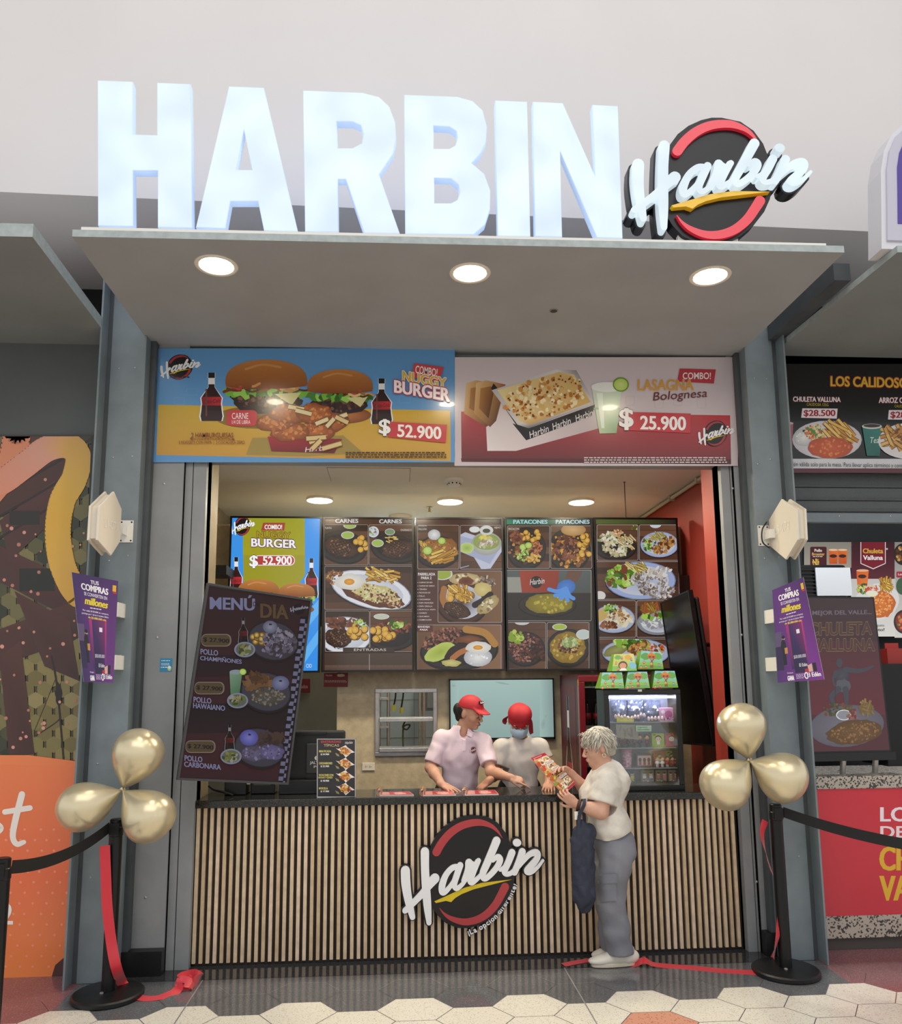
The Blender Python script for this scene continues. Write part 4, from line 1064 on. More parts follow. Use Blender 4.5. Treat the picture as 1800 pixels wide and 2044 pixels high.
def s2(A, P):
    A.rect(830, 80, 1590, 1390, '#4c3024', '#33211a'); A.rect(836, 88, 1586, 150, '#6b4a34', '#3a2720', True)
    A.text('CARNES', 938, 104, 1124, 138, '#e6e4e2', 0.08); A.text('CARNES', 1296, 108, 1480, 142, '#e6e4e2', 0.08)
    def a(x, y, w, h):
        A.plate(x + w * .42, y + h * .55, w * .55, h * .4, 10, dark=True); A.meat(x + w * .38, y + h * .56, w * .38, h * .24, 18); A.sauce(x + w * .53, y + h * .26, w * .13, h * .08); A.balls(x + w * .84, y + h * .48, w * .16, h * .2, 8, w * .07); A.sauce(x + w * .58, y + h * .02, w * .13, h * .07)
    photo(A, 848, 152, 1206, 482, a)
    def b2(x, y, w, h):
        A.plate(x + w * .6, y + h * .6, w * .55, h * .34, 8, dark=True); A.meat(x + w * .66, y + h * .6, w * .36, h * .22, -8); A.sauce(x + w * .2, y + h * .46, w * .12, h * .08); A.fries(x + w * .53, y + h * .36, w * .16, h * .1, 8, 10, 20); A.sauce(x + w * .48, y + h * .18, w * .1, h * .07, '#7f9a70'); A.plate(x + w * .1, y + h * .18, w * .13, h * .14); A.salad(x + w * .1, y + h * .16, w * .1, h * .1, 16)
    photo(A, 1212, 152, 1568, 482, b2)
    def c3(x, y, w, h):
        A.plate(x + w * .53, y + h * .55, w * .47, h * .42, 14); A.blob(x + w * .54, y + h * .66, w * .38, h * .24, '#7d4a30', '#5a3324', .06, 30, 16); A.bits(x + w * .12, y + h * .25, w * .1, h * .16, 50, 10, ('#8a5a34', '#c99c5c', '#6d3f22'))
        A.blob(x + w * .58, y + h * .62, w * .26, h * .2, '#d8d39a', '#c8ba78', .1, 26, 12); A.bits(x + w * .58, y + h * .64, w * .28, h * .2, 160, 7, ('#e6e2b8', '#cfc58a', '#8a5a3a', '#5a2f22', '#e0c88a'), .4, 10, 1.6); A.bits(x + w * .7, y + h * .78, w * .2, h * .1, 60, 8, ('#8a5a44', '#6d3f2c', '#d8b88a'), .4, 20, 1.8)
        A.fries(x + w * .66, y + h * .2, w * .2, h * .17, 34, 20, 40, w * .16); A.egg(x + w * .29, y + h * .36, w * .165, h * .19)
    photo(A, 850, 492, 1566, 846, c3)
    def d4(x, y, w, h):
        A.plate(x + w * .45, y + h * .6, w * .6, h * .46, 0); A.meat(x + w * .3, y + h * .66, w * .3, h * .22, 10); A.bits(x + w * .4, y + h * .3, w * .36, h * .12, 60, 12, ('#6b3a28', '#7d4a33', '#4d281c'), .4, 0, 2.2); A.balls(x + w * .74, y + h * .52, w * .24, h * .2, 14, w * .085); A.salad(x + w * .78, y + h * .3, w * .13, h * .1, 20)
    photo(A, 854, 856, 1216, 1190, d4)
    def e5(x, y, w, h):
        A.plate(x + w * .5, y + h * .62, w * .56, h * .34, 0, dark=True); A.bits(x + w * .5, y + h * .42, w * .42, h * .16, 70, 13, ('#7d3f2c', '#94533a', '#5c2c1e'), .4, 0, 1.8); A.salad(x + w * .66, y + h * .32, w * .22, h * .1, 30); A.balls(x + w * .3, y + h * .58, w * .3, h * .18, 16, w * .085); A.sauce(x + w * .27, y + h * .14, w * .16, h * .06, '#c9cbb8')
    photo(A, 1220, 856, 1568, 1190, e5)
    A.L = A.top + 1
    A.rect(1000, 1156, 1420, 1190, '#3d2a22'); A.text('ENTRADAS', 1090, 1164, 1352, 1184, '#d8d2cc', 0.0); A.rect(850, 1200, 1568, 1300, '#4d3a32', '#46332b'); A.rect(850, 1300, 1568, 1376, '#6a4f42', '#4e392e')
    for k in range(14): A.rect(852 + k * 51, 1300, 856 + k * 51, 1376, '#5a4236')
    A.rect(1213, 1210, 1218, 1340, '#a79d94')
    A.lines(860, 1352, 1030, 1, 8, 3, '#d8d2cc'); A.lines(1060, 1352, 1200, 1, 8, 3, '#d8d2cc'); A.lines(1290, 1352, 1380, 1, 8, 3, '#d8d2cc'); A.lines(1450, 1352, 1540, 1, 8, 3, '#d8d2cc')
    for t, x, y, w in (('PUNTA', 852, 172, 56), ('CHURRASCO', 1470, 188, 92)): A.text(t, x, y, x + w, y + 18, '#ddd8d2', 0.02)
screen([(642, 1032), (826, 1033), (826, 1340), (644, 1342)], 'brown menu screen headed carnes with steaks and a fried egg', VA, 5, s2, M_SCRD)
def s3(A, P):
    A.rect(20, 70, 612, 1080, '#46261f', '#5a3730'); A.rect(36, 86, 598, 120, '#5d3a30', '#2a1a17', True)
    def a(x, y, w, h):
        A.plate(x + w * .48, y + h * .6, w * .52, h * .36, 0, dark=True); A.blob(x + w * .5, y + h * .56, w * .46, h * .3, '#b57b3a', '#8a5624', .1, 26, -8); A.bits(x + w * .5, y + h * .58, w * .42, h * .27, 90, 7, ('#c99450', '#94622c', '#d8aa66', '#7d4a1e'), .4); A.rice(x + w * .4, y + h * .22, w * .15, h * .12); A.fries(x + w * .14, y + h * .42, w * .13, h * .13, 14, 60, 30); A.fries(x + w * .66, y + h * .7, w * .34, h * .16, 26, -24, 12, w * .4); A.lime(x + w * .58, y + h * .36, w * .1); A.lime(x + w * .24, y + h * .58, w * .12)
    photo(A, 42, 122, 310, 406, a)
    def b_(x, y, w, h):
        A.rect(x, y, x + w, y + h * .3, '#4b2b22'); A.poly([(x, y + h * .22), (x + w * .12, y + h * .16), (x + w, y + h * .44), (x + w, y + h * .6), (x + w * .72, y + h * .98), (x + w * .5, y + h)], '#c6cbe0'); A.poly([(x, y + h * .24), (x + w * .95, y + h * .5), (x + w * .7, y + h * .88), (x, y + h * .6)], '#aab2d0')
        A.ell(x + w * .62, y + h * .42, w * .36, h * .26, '#d6d8d2', 0, '#a5a89c'); A.ell(x + w * .62, y + h * .38, w * .31, h * .18, '#a9bd6a', 0, '#8fa250'); A.bits(x + w * .58, y + h * .29, w * .16, h * .05, 20, 9, ('#d8c850', '#e6d870')); A.bits(x + w * .64, y + h * .41, w * .2, h * .08, 40, 7, ('#e6e2d0', '#c8c0a8', '#a88f78'), .4, 0, 2.2)
        A.blob(x + w * .16, y + h * .52, w * .17, h * .13, '#93b843', '#c8d88a', .08); A.sauce(x + w * .34, y + h * .1, w * .11, h * .06, '#e6e8ea'); A.ell(x + w * .62, y + h * .12, w * .16, h * .11, '#d6d8d8'); A.ell(x + w * .62, y + h * .13, w * .09, h * .05, '#3a3a30'); A.stroke([(x, y + h * .97), (x + w * .2, y + h * .92)], 5, '#a9b4cc')
    photo(A, 316, 122, 588, 406, b_)
    A.text('PARRILLADA', 46, 428, 156, 446, '#ece6e2', .05); A.text('PARA 2', 66, 452, 132, 470, '#ece6e2', .05)
    for k, t in enumerate(('CARNE DE RES', 'CARNE DE CERDO', 'TERNERA', 'PECHUGA DE', 'POLLO', 'CHICHARRON', 'PAPA FRANCESA', 'PAPA CRIOLLA', 'MORCILLA, AREPA', 'CHORIZO', 'GUACAMOLE', 'CHIMICHURRI')):
        y = 486 + k * 21.8; A.rect(42, y + 3, 47, y + 7, '#ddd4d0'); A.text(t, 54, y, 54 + len(t) * 7.0, y + 9, '#ddd4d0', .03)
    def c_(x, y, w, h):
        A.plate(x + w * .38, y + h * .6, w * .4, h * .42, 8, '#4a2a1e', '#2a1812'); A.bits(x + w * .74, y + h * .22, w * .17, h * .12, 60, 7, ('#c8b8a4', '#7d6a5c', '#4a3a34', '#94857a')); A.blob(x + w * .42, y + h * .16, w * .24, h * .12, '#d8c89a', '#b59c68', .08); A.bits(x + w * .42, y + h * .16, w * .22, h * .1, 26, 9, ('#e8dcb8', '#7d5a34'), .3)
        A.blob(x + w * .44, y + h * .2, w * .12, h * .08, '#5a2a1a', '#7a4228', .08); A.balls(x + w * .4, y + h * .42, w * .24, h * .18, 15, w * .06); A.fries(x + w * .36, y + h * .44, w * .2, h * .18, 14, 40, 60); A.blob(x + w * .7, y + h * .36, w * .14, h * .14, '#dccd8a', '#c8b268', .08)
        A.stroke([(x + w * .1, y + h * .35), (x + w * .08, y + h * .55), (x + w * .16, y + h * .72)], w * .1, '#a9713c'); A.stroke([(x + w * .58, y + h * .66), (x + w * .7, y + h * .58), (x + w * .82, y + h * .46)], w * .1, '#241a1a'); A.meat(x + w * .3, y + h * .76, w * .2, h * .14, 20); A.blob(x + w * .78, y + h * .66, w * .2, h * .12, '#c9b78a', '#a9935c', .1, 20, -40); A.bits(x + w * .78, y + h * .66, w * .14, h * .11, 20, 9, ('#e6dcb8', '#8a7448'), .3, -40)
        A.sauce(x + w * .07, y + h * .06, w * .14, h * .1, '#9fb03c')
    photo(A, 172, 416, 584, 748, c_, bg=('#5a3a28', '#7d5a40', True))
    A.text('BANDEJA', 44, 770, 122, 784, '#ece6e2', .05); A.text('PAISA', 58, 788, 108, 800, '#ece6e2', .05)
    def d_(x, y, w, h):
        A.plate(x + w * .5, y + h * .55, w * .46, h * .44, -4, dark=True); A.bits(x + w * .3, y + h * .32, w * .24, h * .22, 200, 7, ('#6b3a2e', '#8a5444', '#a9745c', '#4a241c'), .3, -20, 1.5); A.stroke([(x + w * .58, y + h * .1), (x + w * .8, y + h * .18), (x + w * .92, y + h * .42)], h * .16, '#b5823c'); A.blob(x + w * .62, y + h * .32, w * .16, h * .1, '#8a5430', '#6b3a1e', .2)
        A.blob(x + w * .27, y + h * .6, w * .2, h * .17, '#9fb53a', '#c3cf6a', .06, 20, -24); A.stroke([(x + w * .36, y + h * .72), (x + w * .42, y + h * .56), (x + w * .54, y + h * .46)], h * .14, '#2d1a18'); A.stroke([(x + w * .42, y + h * .74), (x + w * .5, y + h * .62), (x + w * .6, y + h * .54)], h * .12, '#b5703c'); A.blob(x + w * .4, y + h * .84, w * .12, h * .08, '#d6cf8a', '#b9ab5c')
        A.rice(x + w * .72, y + h * .72, w * .17, h * .2); A.egg(x + w * .73, y + h * .5, w * .16, h * .13)
    photo(A, 40, 762, 580, 1054, d_, bg=('#6b4a34', '#8a6448', True))
    A.L = A.top + 1
    A.rect(40, 764, 140, 806, '#5c2f2a'); A.text('BANDEJA', 44, 770, 122, 784, '#ece6e2', .05); A.text('PAISA', 58, 788, 108, 800, '#ece6e2', .05)
    A.text('CHULETA', 46, 122, 102, 132, '#ddd4d0', .03); A.text('VALLUNA', 46, 142, 102, 155, '#ddd4d0', .03); A.text('AJIACO', 534, 132, 588, 148, '#ddd4d0', .03)
screen([(828, 1033), (1006, 1033), (1006, 1339), (830, 1340)], 'dark red menu screen listing parrillada para 2, middle of the row', VB, 7, s3, M_SCRD)
def s4(A, P):
    A.rect(604, 70, 1190, 1080, '#241a18', '#2a201e'); A.rect(614, 84, 1172, 118, '#3f8a6a', '#20251f', True)
    A.text('PATACONES', 658, 88, 876, 114, '#c9e6f0', .08); A.text('PATACONES', 930, 88, 1146, 114, '#c9e6f0', .08)
    def a(x, y, w, h):
        A.plate(x + w * .45, y + h * .52, w * .46, h * .48, 0, dark=True); A.bits(x + w * .4, y + h * .52, w * .36, h * .36, 110, 9, ('#a9713c', '#7d4a28', '#c99450', '#5a3320')); A.balls(x + w * .54, y + h * .24, w * .24, h * .15, 14, w * .06); A.bits(x + w * .22, y + h * .28, w * .13, h * .14, 40, 10, ('#7d4430', '#94583c', '#5c2f20')); A.bits(x + w * .68, y + h * .52, w * .15, h * .16, 60, 6, ('#b5623c', '#8a4428', '#c97a50')); A.lime(x + w * .37, y + h * .5, w * .09); A.lime(x + w * .5, y + h * .46, w * .09); A.salad(x + w * .38, y + h * .7, w * .17, h * .13, 40); A.bits(x + w * .62, y + h * .76, w * .18, h * .1, 40, 8, ('#d8a848', '#e6c06a', '#b5822c'))
    photo(A, 618, 126, 890, 402, a)
    def b_(x, y, w, h):
        A.plate(x + w * .45, y + h * .55, w * .5, h * .5, 0, dark=True); A.bits(x + w * .45, y + h * .55, w * .44, h * .42, 120, 11, ('#d8a040', '#b57a2c', '#8a5420')); A.bits(x + w * .36, y + h * .5, w * .3, h * .28, 110, 11, ('#5c2c1c', '#3a1a12', '#7d4530', '#94583c')); A.ell(x + w * .55, y + h * .1, w * .3, h * .14, '#d8b078', 0, '#b58850'); A.balls(x + w * .8, y + h * .46, w * .18, h * .26, 14, w * .07)
    photo(A, 896, 126, 1162, 402, b_)
    def c_(x, y, w, h):
        A.rect(x, y, x + w, y + h * .47, '#57605f', '#4a5250'); A.rect(x, y + h * .45, x + w, y + h, '#2c2523', '#241e1d'); A.rect(x, y + h * .14, x + w * .18, y + h * .44, '#9a9a90'); A.poly([(x + w * .15, y), (x + w * .62, y), (x + w * .6, y + h * .44), (x + w * .18, y + h * .44)], ['#a23c26', '#93351f', '#8c3020', '#a03a26'])
        A.ell(x + w * .35, y + h * .24, w * .07, h * .12, '#1a1412'); A.text('Harbin', x + w * .27, y + h * .17, x + w * .44, y + h * .28, '#e6dcd8', .02, None, 0, -6, .25)
        A.plate(x + w * .48, y + h * .68, w * .34, h * .24, 0, dark=True); A.blob(x + w * .5, y + h * .66, w * .28, h * .2, '#a3932c', '#7d6f1e', .05, 30); A.bits(x + w * .5, y + h * .66, w * .25, h * .17, 50, 9, ('#b5a53a', '#8f8026', '#c2b24a'), .3)
        A.poly([(x + w * .72, y), (x + w * .9, y), (x + w * .84, y + h * .22), (x + w * .76, y + h * .3), (x + w * .7, y + h * .16)], '#6b4a3c')
        g = '#4a86d6'; A.blob(x + w * .7, y + h * .34, w * .11, h * .15, g, '#3a70bb', .05, 20, -20)
        for dx, dy in ((.5, .38), (.57, .5), (.64, .56), (.72, .6), (.79, .56)): A.stroke([(x + w * .7, y + h * .36), (x + w * (.7 + dx) / 2 + w * .0, y + h * (.4 + dy) / 2 + h * .03), (x + w * dx, y + h * dy)], w * .045, '#5a98e6')
    photo(A, 614, 410, 1158, 738, c_)
    def d_(x, y, w, h):
        A.plate(x + w * .48, y + h * .56, w * .5, h * .36, 0, dark=True); A.bits(x + w * .48, y + h * .55, w * .44, h * .3, 200, 8, ('#8a5448', '#6b382e', '#a9786a', '#55261f'), .3); A.bits(x + w * .24, y + h * .32, w * .2, h * .12, 34, 12, ('#9fb53a', '#b9cc5c', '#86a02c'), .3); A.bits(x + w * .75, y + h * .66, w * .16, h * .12, 50, 9, ('#3a1c14', '#552c20', '#241210'), .4, 0, 2.2); A.sauce(x + w * .4, y, w * .16, h * .05, '#c9d0c8')
    photo(A, 610, 746, 866, 1048, d_)
    def e_(x, y, w, h):
        A.plate(x + w * .5, y + h * .54, w * .5, h * .4, 0, dark=True); A.blob(x + w * .5, y + h * .54, w * .42, h * .33, '#b59338', '#8a6c20', .05, 30); A.bits(x + w * .5, y + h * .54, w * .38, h * .29, 70, 9, ('#c9a848', '#a3832c', '#8a6c20')); A.bits(x + w * .52, y + h * .5, w * .24, h * .17, 90, 8, ('#5c3020', '#d8c090', '#7d4a30', '#3a1c14')); A.bits(x + w * .54, y + h * .42, w * .18, h * .1, 60, 8, ('#a9b878', '#c8d098', '#869a58'), .4, 0, 2.0); A.sauce(x + w * .86, y + h * .26, w * .15, h * .09, '#c3cfc8'); A.sauce(x + w * .3, y + h * .1, w * .15, h * .06, '#a9bd48')
    photo(A, 872, 746, 1144, 1048, e_)
    A.L = A.top + 1; A.text('PATACON', 626, 140, 694, 156, '#ddd8d0', .03)
screen([(1008, 1033), (1187, 1033), (1187, 1338), (1010, 1339)], 'dark menu screen headed patacones with a blue gloved hand', VB, 9, s4, M_SCRD)
def s5(A, P):
    A.rect(1180, 70, 1760, 1080, '#35201a', '#3d2822'); A.rect(1188, 80, 1742, 116, '#5f6a34', '#221c18', True)
    def a(x, y, w, h):
        A.plate(x + w * .46, y + h * .62, w * .5, h * .36, 0, dark=True); A.bits(x + w * .4, y + h * .55, w * .36, h * .3, 120, 9, ('#d8d0b0', '#c8b890', '#e8e2cc', '#94a070'), .4, 30, 1.8); A.fries(x + w * .72, y + h * .5, w * .24, h * .22, 22, 40, 40, None, ('#d8c89a', '#c9b070', '#e6dab0')); A.bits(x + w * .5, y + h * .22, w * .14, h * .08, 20, 8, ('#d88a50', '#c8b890')); A.salad(x + w * .92, y + h * .1, w * .1, h * .08, 14)
    photo(A, 1192, 120, 1458, 350, a)
    def b_(x, y, w, h):
        A.plate(x + w * .5, y + h * .55, w * .47, h * .36, 0, '#a9b6d6', '#7f8cb0'); A.salad(x + w * .26, y + h * .56, w * .18, h * .18, 40); A.fries(x + w * .46, y + h * .32, w * .22, h * .1, 18, 30, 40, None, ('#b5a860', '#94a04a', '#c8b870')); A.bits(x + w * .62, y + h * .58, w * .3, h * .17, 110, 9, ('#7d4f24', '#5c3516', '#a9793c', '#c2965a'), .3, -35, 1.2); A.sauce(x + w * .4, y, w * .12, h * .08, '#d0d6e0')
    photo(A, 1464, 120, 1726, 350, b_)
    def c_(x, y, w, h):
        A.plate(x + w * .54, y + h * .5, w * .42, h * .5, 0, '#9fb0d8', '#7687b0'); A.fries(x + w * .5, y + h * .16, w * .16, h * .14, 24, 40, 30, None, ('#c8b868', '#b5a050', '#dccc88')); A.salad(x + w * .3, y + h * .42, w * .17, h * .26, 80); A.bits(x + w * .68, y + h * .62, w * .27, h * .3, 260, 7, ('#b9b4b0', '#94908c', '#d8d4d0', '#6b5a4c', '#84786c'), .4, 20, 1.7); A.bits(x + w * .74, y + h * .28, w * .17, h * .12, 60, 7, ('#c8c2b8', '#a9a298', '#e0dcd4'), .4, 0, 1.8); A.sauce(x + w * .05, y + h * .9, w * .06, h * .1, '#dcd8d0')
    photo(A, 1184, 356, 1722, 600, c_)
    def d_(x, y, w, h):
        A.plate(x + w * .46, y + h * .5, w * .52, h * .38, 0, '#aab4cc', '#7f8aa4'); A.poly([(x, y + h * .26), (x + w * .3, y + h * .2), (x + w * .36, y + h * .44), (x, y + h * .6)], '#c8a860'); A.salad(x + w * .44, y + h * .22, w * .2, h * .13, 34); A.bits(x + w * .6, y + h * .48, w * .3, h * .2, 90, 9, ('#d8c8a0', '#a97c4c', '#7d4f2c', '#e6dcc0'), .4, 0, 1.6); A.bits(x + w * .34, y + h * .66, w * .22, h * .1, 50, 9, ('#7d4524', '#94592f', '#5c3018'))
    photo(A, 1178, 606, 1444, 844, d_)
    def e_(x, y, w, h):
        A.plate(x + w * .5, y + h * .6, w * .5, h * .34, 0, '#8a8c94', '#5c5c64'); A.fries(x + w * .3, y + h * .25, w * .28, h * .16, 26, 60, 50, None, ('#a9883c', '#94602c', '#b5502c')); A.bits(x + w * .45, y + h * .56, w * .36, h * .18, 120, 8, ('#c8c8cc', '#94949c', '#e0e0e0'), .4, 0, 1.6); A.salad(x + w * .4, y + h * .42, w * .3, h * .06, 24)
    photo(A, 1448, 606, 1722, 844, e_)
    def f_(x, y, w, h):
        A.plate(x + w * .5, y + h * .45, w * .4, h * .46, 0, '#a9b4d0', '#7682a0'); A.blob(x + w * .28, y + h * .36, w * .16, h * .18, '#9fa060', '#7a7a40', .1, 16, -20); A.salad(x + w * .45, y + h * .16, w * .2, h * .14, 50); A.bits(x + w * .62, y + h * .34, w * .22, h * .2, 90, 10, ('#94602c', '#6b3f1e', '#c29650', '#c84a2c'))
    photo(A, 1172, 852, 1716, 1050, f_)
screen([(1188, 1033), (1362, 1034), (1356, 1338), (1190, 1338)], 'menu screen of white plates, rightmost in the row beside the red wall', VB, 11, s5, M_SCRD)

# ------------------------------------------------------------------ added fill lamps, out of sight, brightening the kitchen and the neighbouring stall
for q, lab, pw, nm in (((-0.1, 2.98, ZC - 0.04), 'added round fill lamp hidden behind the menu screens to brighten the kitchen', 26, 'kitchen_fill_lamp'), ((3.2, 0.36, 4.06), 'added round fill lamp, out of sight, brightening the neighbouring stall', 45, 'stall_fill_lamp')):
    e = empty(nm, q, lab, 'ceiling light')
    a = MB(); a.lathe(q, [(0.12, 0.0), (0.125, 0.01), (0.125, 0.039)], 30); a.build('housing', M_WHITEP, e, auto=.6)
    a = MB(); a.lathe((q[0], q[1], q[2] - .004), [(0.11, 0), (0.115, 0.005)], 30); a.build('diffuser', M_LED, e)
    spot_lamp((q[0], q[1], q[2] - .012), pw, (.92, .96, 1), .2, 175)
# ------------------------------------------------------------------ printed banners over the counter
M_VINYL = printmat('vinyl_print', 0.22, coat=0.15)
M_PAPER = printmat('paper_print', 0.45)
def poster(name, pl, corners, label, cat, view, fn, m=M_VINYL, th=0.02, side=None, group=None, seed=1, z0=2e-4, parent=None):
    """flat printed board: corners are sight-line corners TL TR BR BL; thickness th behind the sheet"""
    A = Art(pl, view, seed=seed, z0=z0)
    C = [pl.px(*q) for q in corners]
    fn(A)
    V, Fc = slab([C[3], C[2], C[1], C[0]], -th, 0.0)
    o = A.build(name, m, parent, [(V, Fc, side or M_WHITEP)])
    if label: tag(o, label, cat, group)
    return o
def burger_banner(A):
    A.rect(590, 30, 1776, 475, '#5f97cd', '#5a93cc')
    A.poly([(618, 250), (1758, 273), (1760, 470), (610, 446)], ['#c9a72e', '#cfa52b', '#c79b45', '#c39232'])
    for (x, y) in ((750, 200), (1580, 230), (1610, 290), (700, 235)): A.frame(x - 22, y - 14, x + 22, y + 14, 8, 2, '#6b9dcc' if y < 250 else '#c2a034')
    A.harbin(614, 46, 0.102, '#eceef2', ky=0.080)
    A.lines(665, 140, 740, 1, 5, 2, '#2a2030')
    A.poly([(985, 380), (1340, 370), (1420, 440), (1200, 452), (960, 446)], '#9c8640')
    A.ell(1000, 300, 160, 44, '#8a6a1e'); A.bottle(826, 125, 314, 86); A.bottle(1490, 148, 326, 80)
    A.burger(1040, 190, 160, 126, False); A.burger(1328, 208, 128, 104)
    A.rrect(888, 272, 1006, 334, 20, '#c23840'); A.rect(886, 276, 940, 330, '#c23840'); A.text('CARNE', 906, 283, 970, 307, '#f4eeee', .0); A.text('1/4 DE LIBRA', 906, 311, 978, 326, '#f4eeee', .0)
    A.poly([(1045, 375), (1335, 385), (1305, 440), (1060, 432)], ['#a3222c', '#8c1c24', '#64141a', '#7a1820']); A.text('Harbin', 1190, 412, 1285, 432, '#e0d4d4', .02, None, 0, -6, .25)
    A.nuggets(1180, 320, 185, 80, 6); A.fries(1150, 280, 60, 24, 2, 20, 20, 70, ('#e2cfa0',), 15); A.fries(1290, 300, 70, 34, 4, -10, 40, 62, ('#e2cfa0', '#d8bf86', '#efe0b8'), 15); A.fries(1220, 395, 120, 26, 4, -24, 24, 84, ('#e2cfa0', '#d8bf86', '#efe0b8'), 16)
    A.poly([(1617, 90), (1732, 105), (1715, 162), (1605, 145)], '#c8434b'); A.text('COMBO!', 1622, 101, 1708, 132, '#f2eeee', .04, None, 0, 4, 0, 8)
    A.text('NUGGY', 1572, 120, 1742, 160, '#d8b04a', .10, '#f2e9ea', .05, 0, 0, 28); A.text('BURGER', 1540, 155, 1755, 205, '#f6eef2', .11, '#b5405a', .06, 0, 0, 34)
    A.quad([(1520, 318), (1745, 330), (1740, 400), (1515, 378)], '#c63a3e'); A.text('$', 1480, 308, 1524, 374, '#f8f8f8', .06, '#1c1418', .028); A.text('52.900', 1552, 328, 1722, 378, '#f6f2ee', .05, None, 0, 0, 0, 10)
    A.text('2 HAMBURGUESAS', 748, 361, 912, 380, '#86361f', .03); A.lines(750, 384, 912, 1, 3, 2, '#86361f'); A.ell(748, 384, 4, 4, '#86361f'); A.ell(912, 387, 4, 4, '#86361f')
    A.text('6 NUGGETS CON PAPA  |  2 COCACOLA ZERO', 700, 392, 956, 409, '#86361f', .01)
    A.lines(1350, 436, 1742, 3, 5, 4, '#4a3418')
def lasagna_banner(A):
    A.rect(14, 66, 1145, 500, '#cfc3c9', '#c5b8bf')
    A.poly([(40, 283), (1114, 298), (1118, 494), (42, 484)], ['#b23a42', '#b8353c', '#6b2a30', '#5c2a2e'])
    A.poly([(40, 470), (1118, 472), (1118, 494), (42, 484)], '#55242a')
    for (x, y) in ((715, 240), (830, 250), (905, 240), (1000, 250)): A.frame(x - 18, y - 20, x + 18, y + 20, 8, 2, '#bdb1b8')
    A.poly([(60, 250), (140, 340), (145, 440), (260, 440), (700, 320), (560, 250)], ['#cbbfc4', '#d8ced2', '#e2d9dc', '#d8ccd0', '#b3a3a8', '#c5b9bd'])
    for k in range(2):
        o = 40 * k; A.poly([(60 + o, 170), (100 + o, 158), (190 + o * .7, 175), (180, 320), (140 + o * .4, 345), (52 + o, 290)], ['#d8b98a', '#c9a06a', '#8a5a34', '#5c3618', '#6b4020', '#c09058']); A.poly([(78 + o, 190), (120 + o, 182), (170, 210), (150, 310), (72 + o, 270)], ['#b07a44', '#8a5a30', '#6b4020', '#4a2a14', '#9a6a3a'])
    A.poly([(160, 190), (300, 395), (560, 300), (575, 255), (310, 350), (170, 170)], '#221a1c'); A.poly([(245, 330), (300, 398), (562, 300), (572, 262), (305, 352)], '#1a1416')
    A.poly([(162, 198), (420, 115), (500, 118), (575, 250), (310, 350), (265, 335)], ['#b9b4b4', '#d8d4d4', '#8f8a8c', '#c9c4c4', '#6b6668', '#d0caca'])
    A.poly([(185, 198), (430, 125), (490, 135), (558, 245), (315, 335), (275, 322)], ['#e2cf98', '#d8b878', '#e0c890', '#d0a860', '#c89a58', '#dcc48c'])
    A.clip = None; A.bits(375, 225, 165, 80, 160, 8, ('#c98a44', '#e6d4a4', '#b0702c', '#efe0b8', '#d8b06a'), .4, -14); A.bits(375, 225, 160, 76, 60, 4, ('#8a3f1c', '#a3501f', '#6b2f14'), .4, -14)
    for k in range(3): A.text('Harbin', 308 + 92 * k, 352 - 32 * k, 388 + 88 * k, 378 - 32 * k, '#e6dfe0', .02, None, 0, -20, .25)
    A.poly([(560, 185), (682, 185), (660, 370), (592, 372)], ['#cfdccc', '#c5d8c2', '#8fae86', '#b9c8a0']); A.rect(568, 268, 672, 276, '#8fae90'); A.ell(621, 186, 62, 20, '#e6e9e4'); A.poly([(580, 210), (605, 210), (612, 350), (600, 350)], '#dfe9da')
    A.lime(677, 176, 32)
    A.poly([(912, 112), (1056, 116), (1048, 172), (902, 164)], '#b83a46'); A.text('COMBO!', 924, 128, 1036, 155, '#f4eef0', .04)
    A.text('LASAGNA', 745, 155, 968, 200, '#cf9642', .05, '#dccbb8', .02); A.text('Bolognesa', 802, 200, 1018, 244, '#6b3038', .02, None, 0, -4, .2)
    A.quad([(700, 285), (956, 292), (954, 370), (695, 358)], '#bf3a42'); A.text('$', 672, 270, 726, 358, '#f4f0f2', .06, '#5c2028', .022); A.text('25.900', 755, 300, 936, 356, '#f4f0f2', .05, None, 0, 0, 0, 4)
    A.harbin(975, 312, 0.093, '#eceaf0', ky=0.083)
    A.lines(530, 466, 1100, 3, 5, 4, '#d0bcc0')
PLB = planeY(-0.085, 900, 800)
poster('banner', PLB, [(309, 696), (907, 713.5), (908, 921), (302, 911)], 'blue and yellow burger banner over the left half of the counter opening', 'banner', (0, 680, 1.9565), burger_banner, side=M_BLACKM, seed=21)
poster('banner', PLB, [(907.6, 713.5), (1460, 728), (1471, 928), (908.6, 921)], 'white and red lasagna banner over the right half of the counter opening', 'banner', (900, 680, 2.0), lasagna_banner, side=M_BLACKM, seed=22)

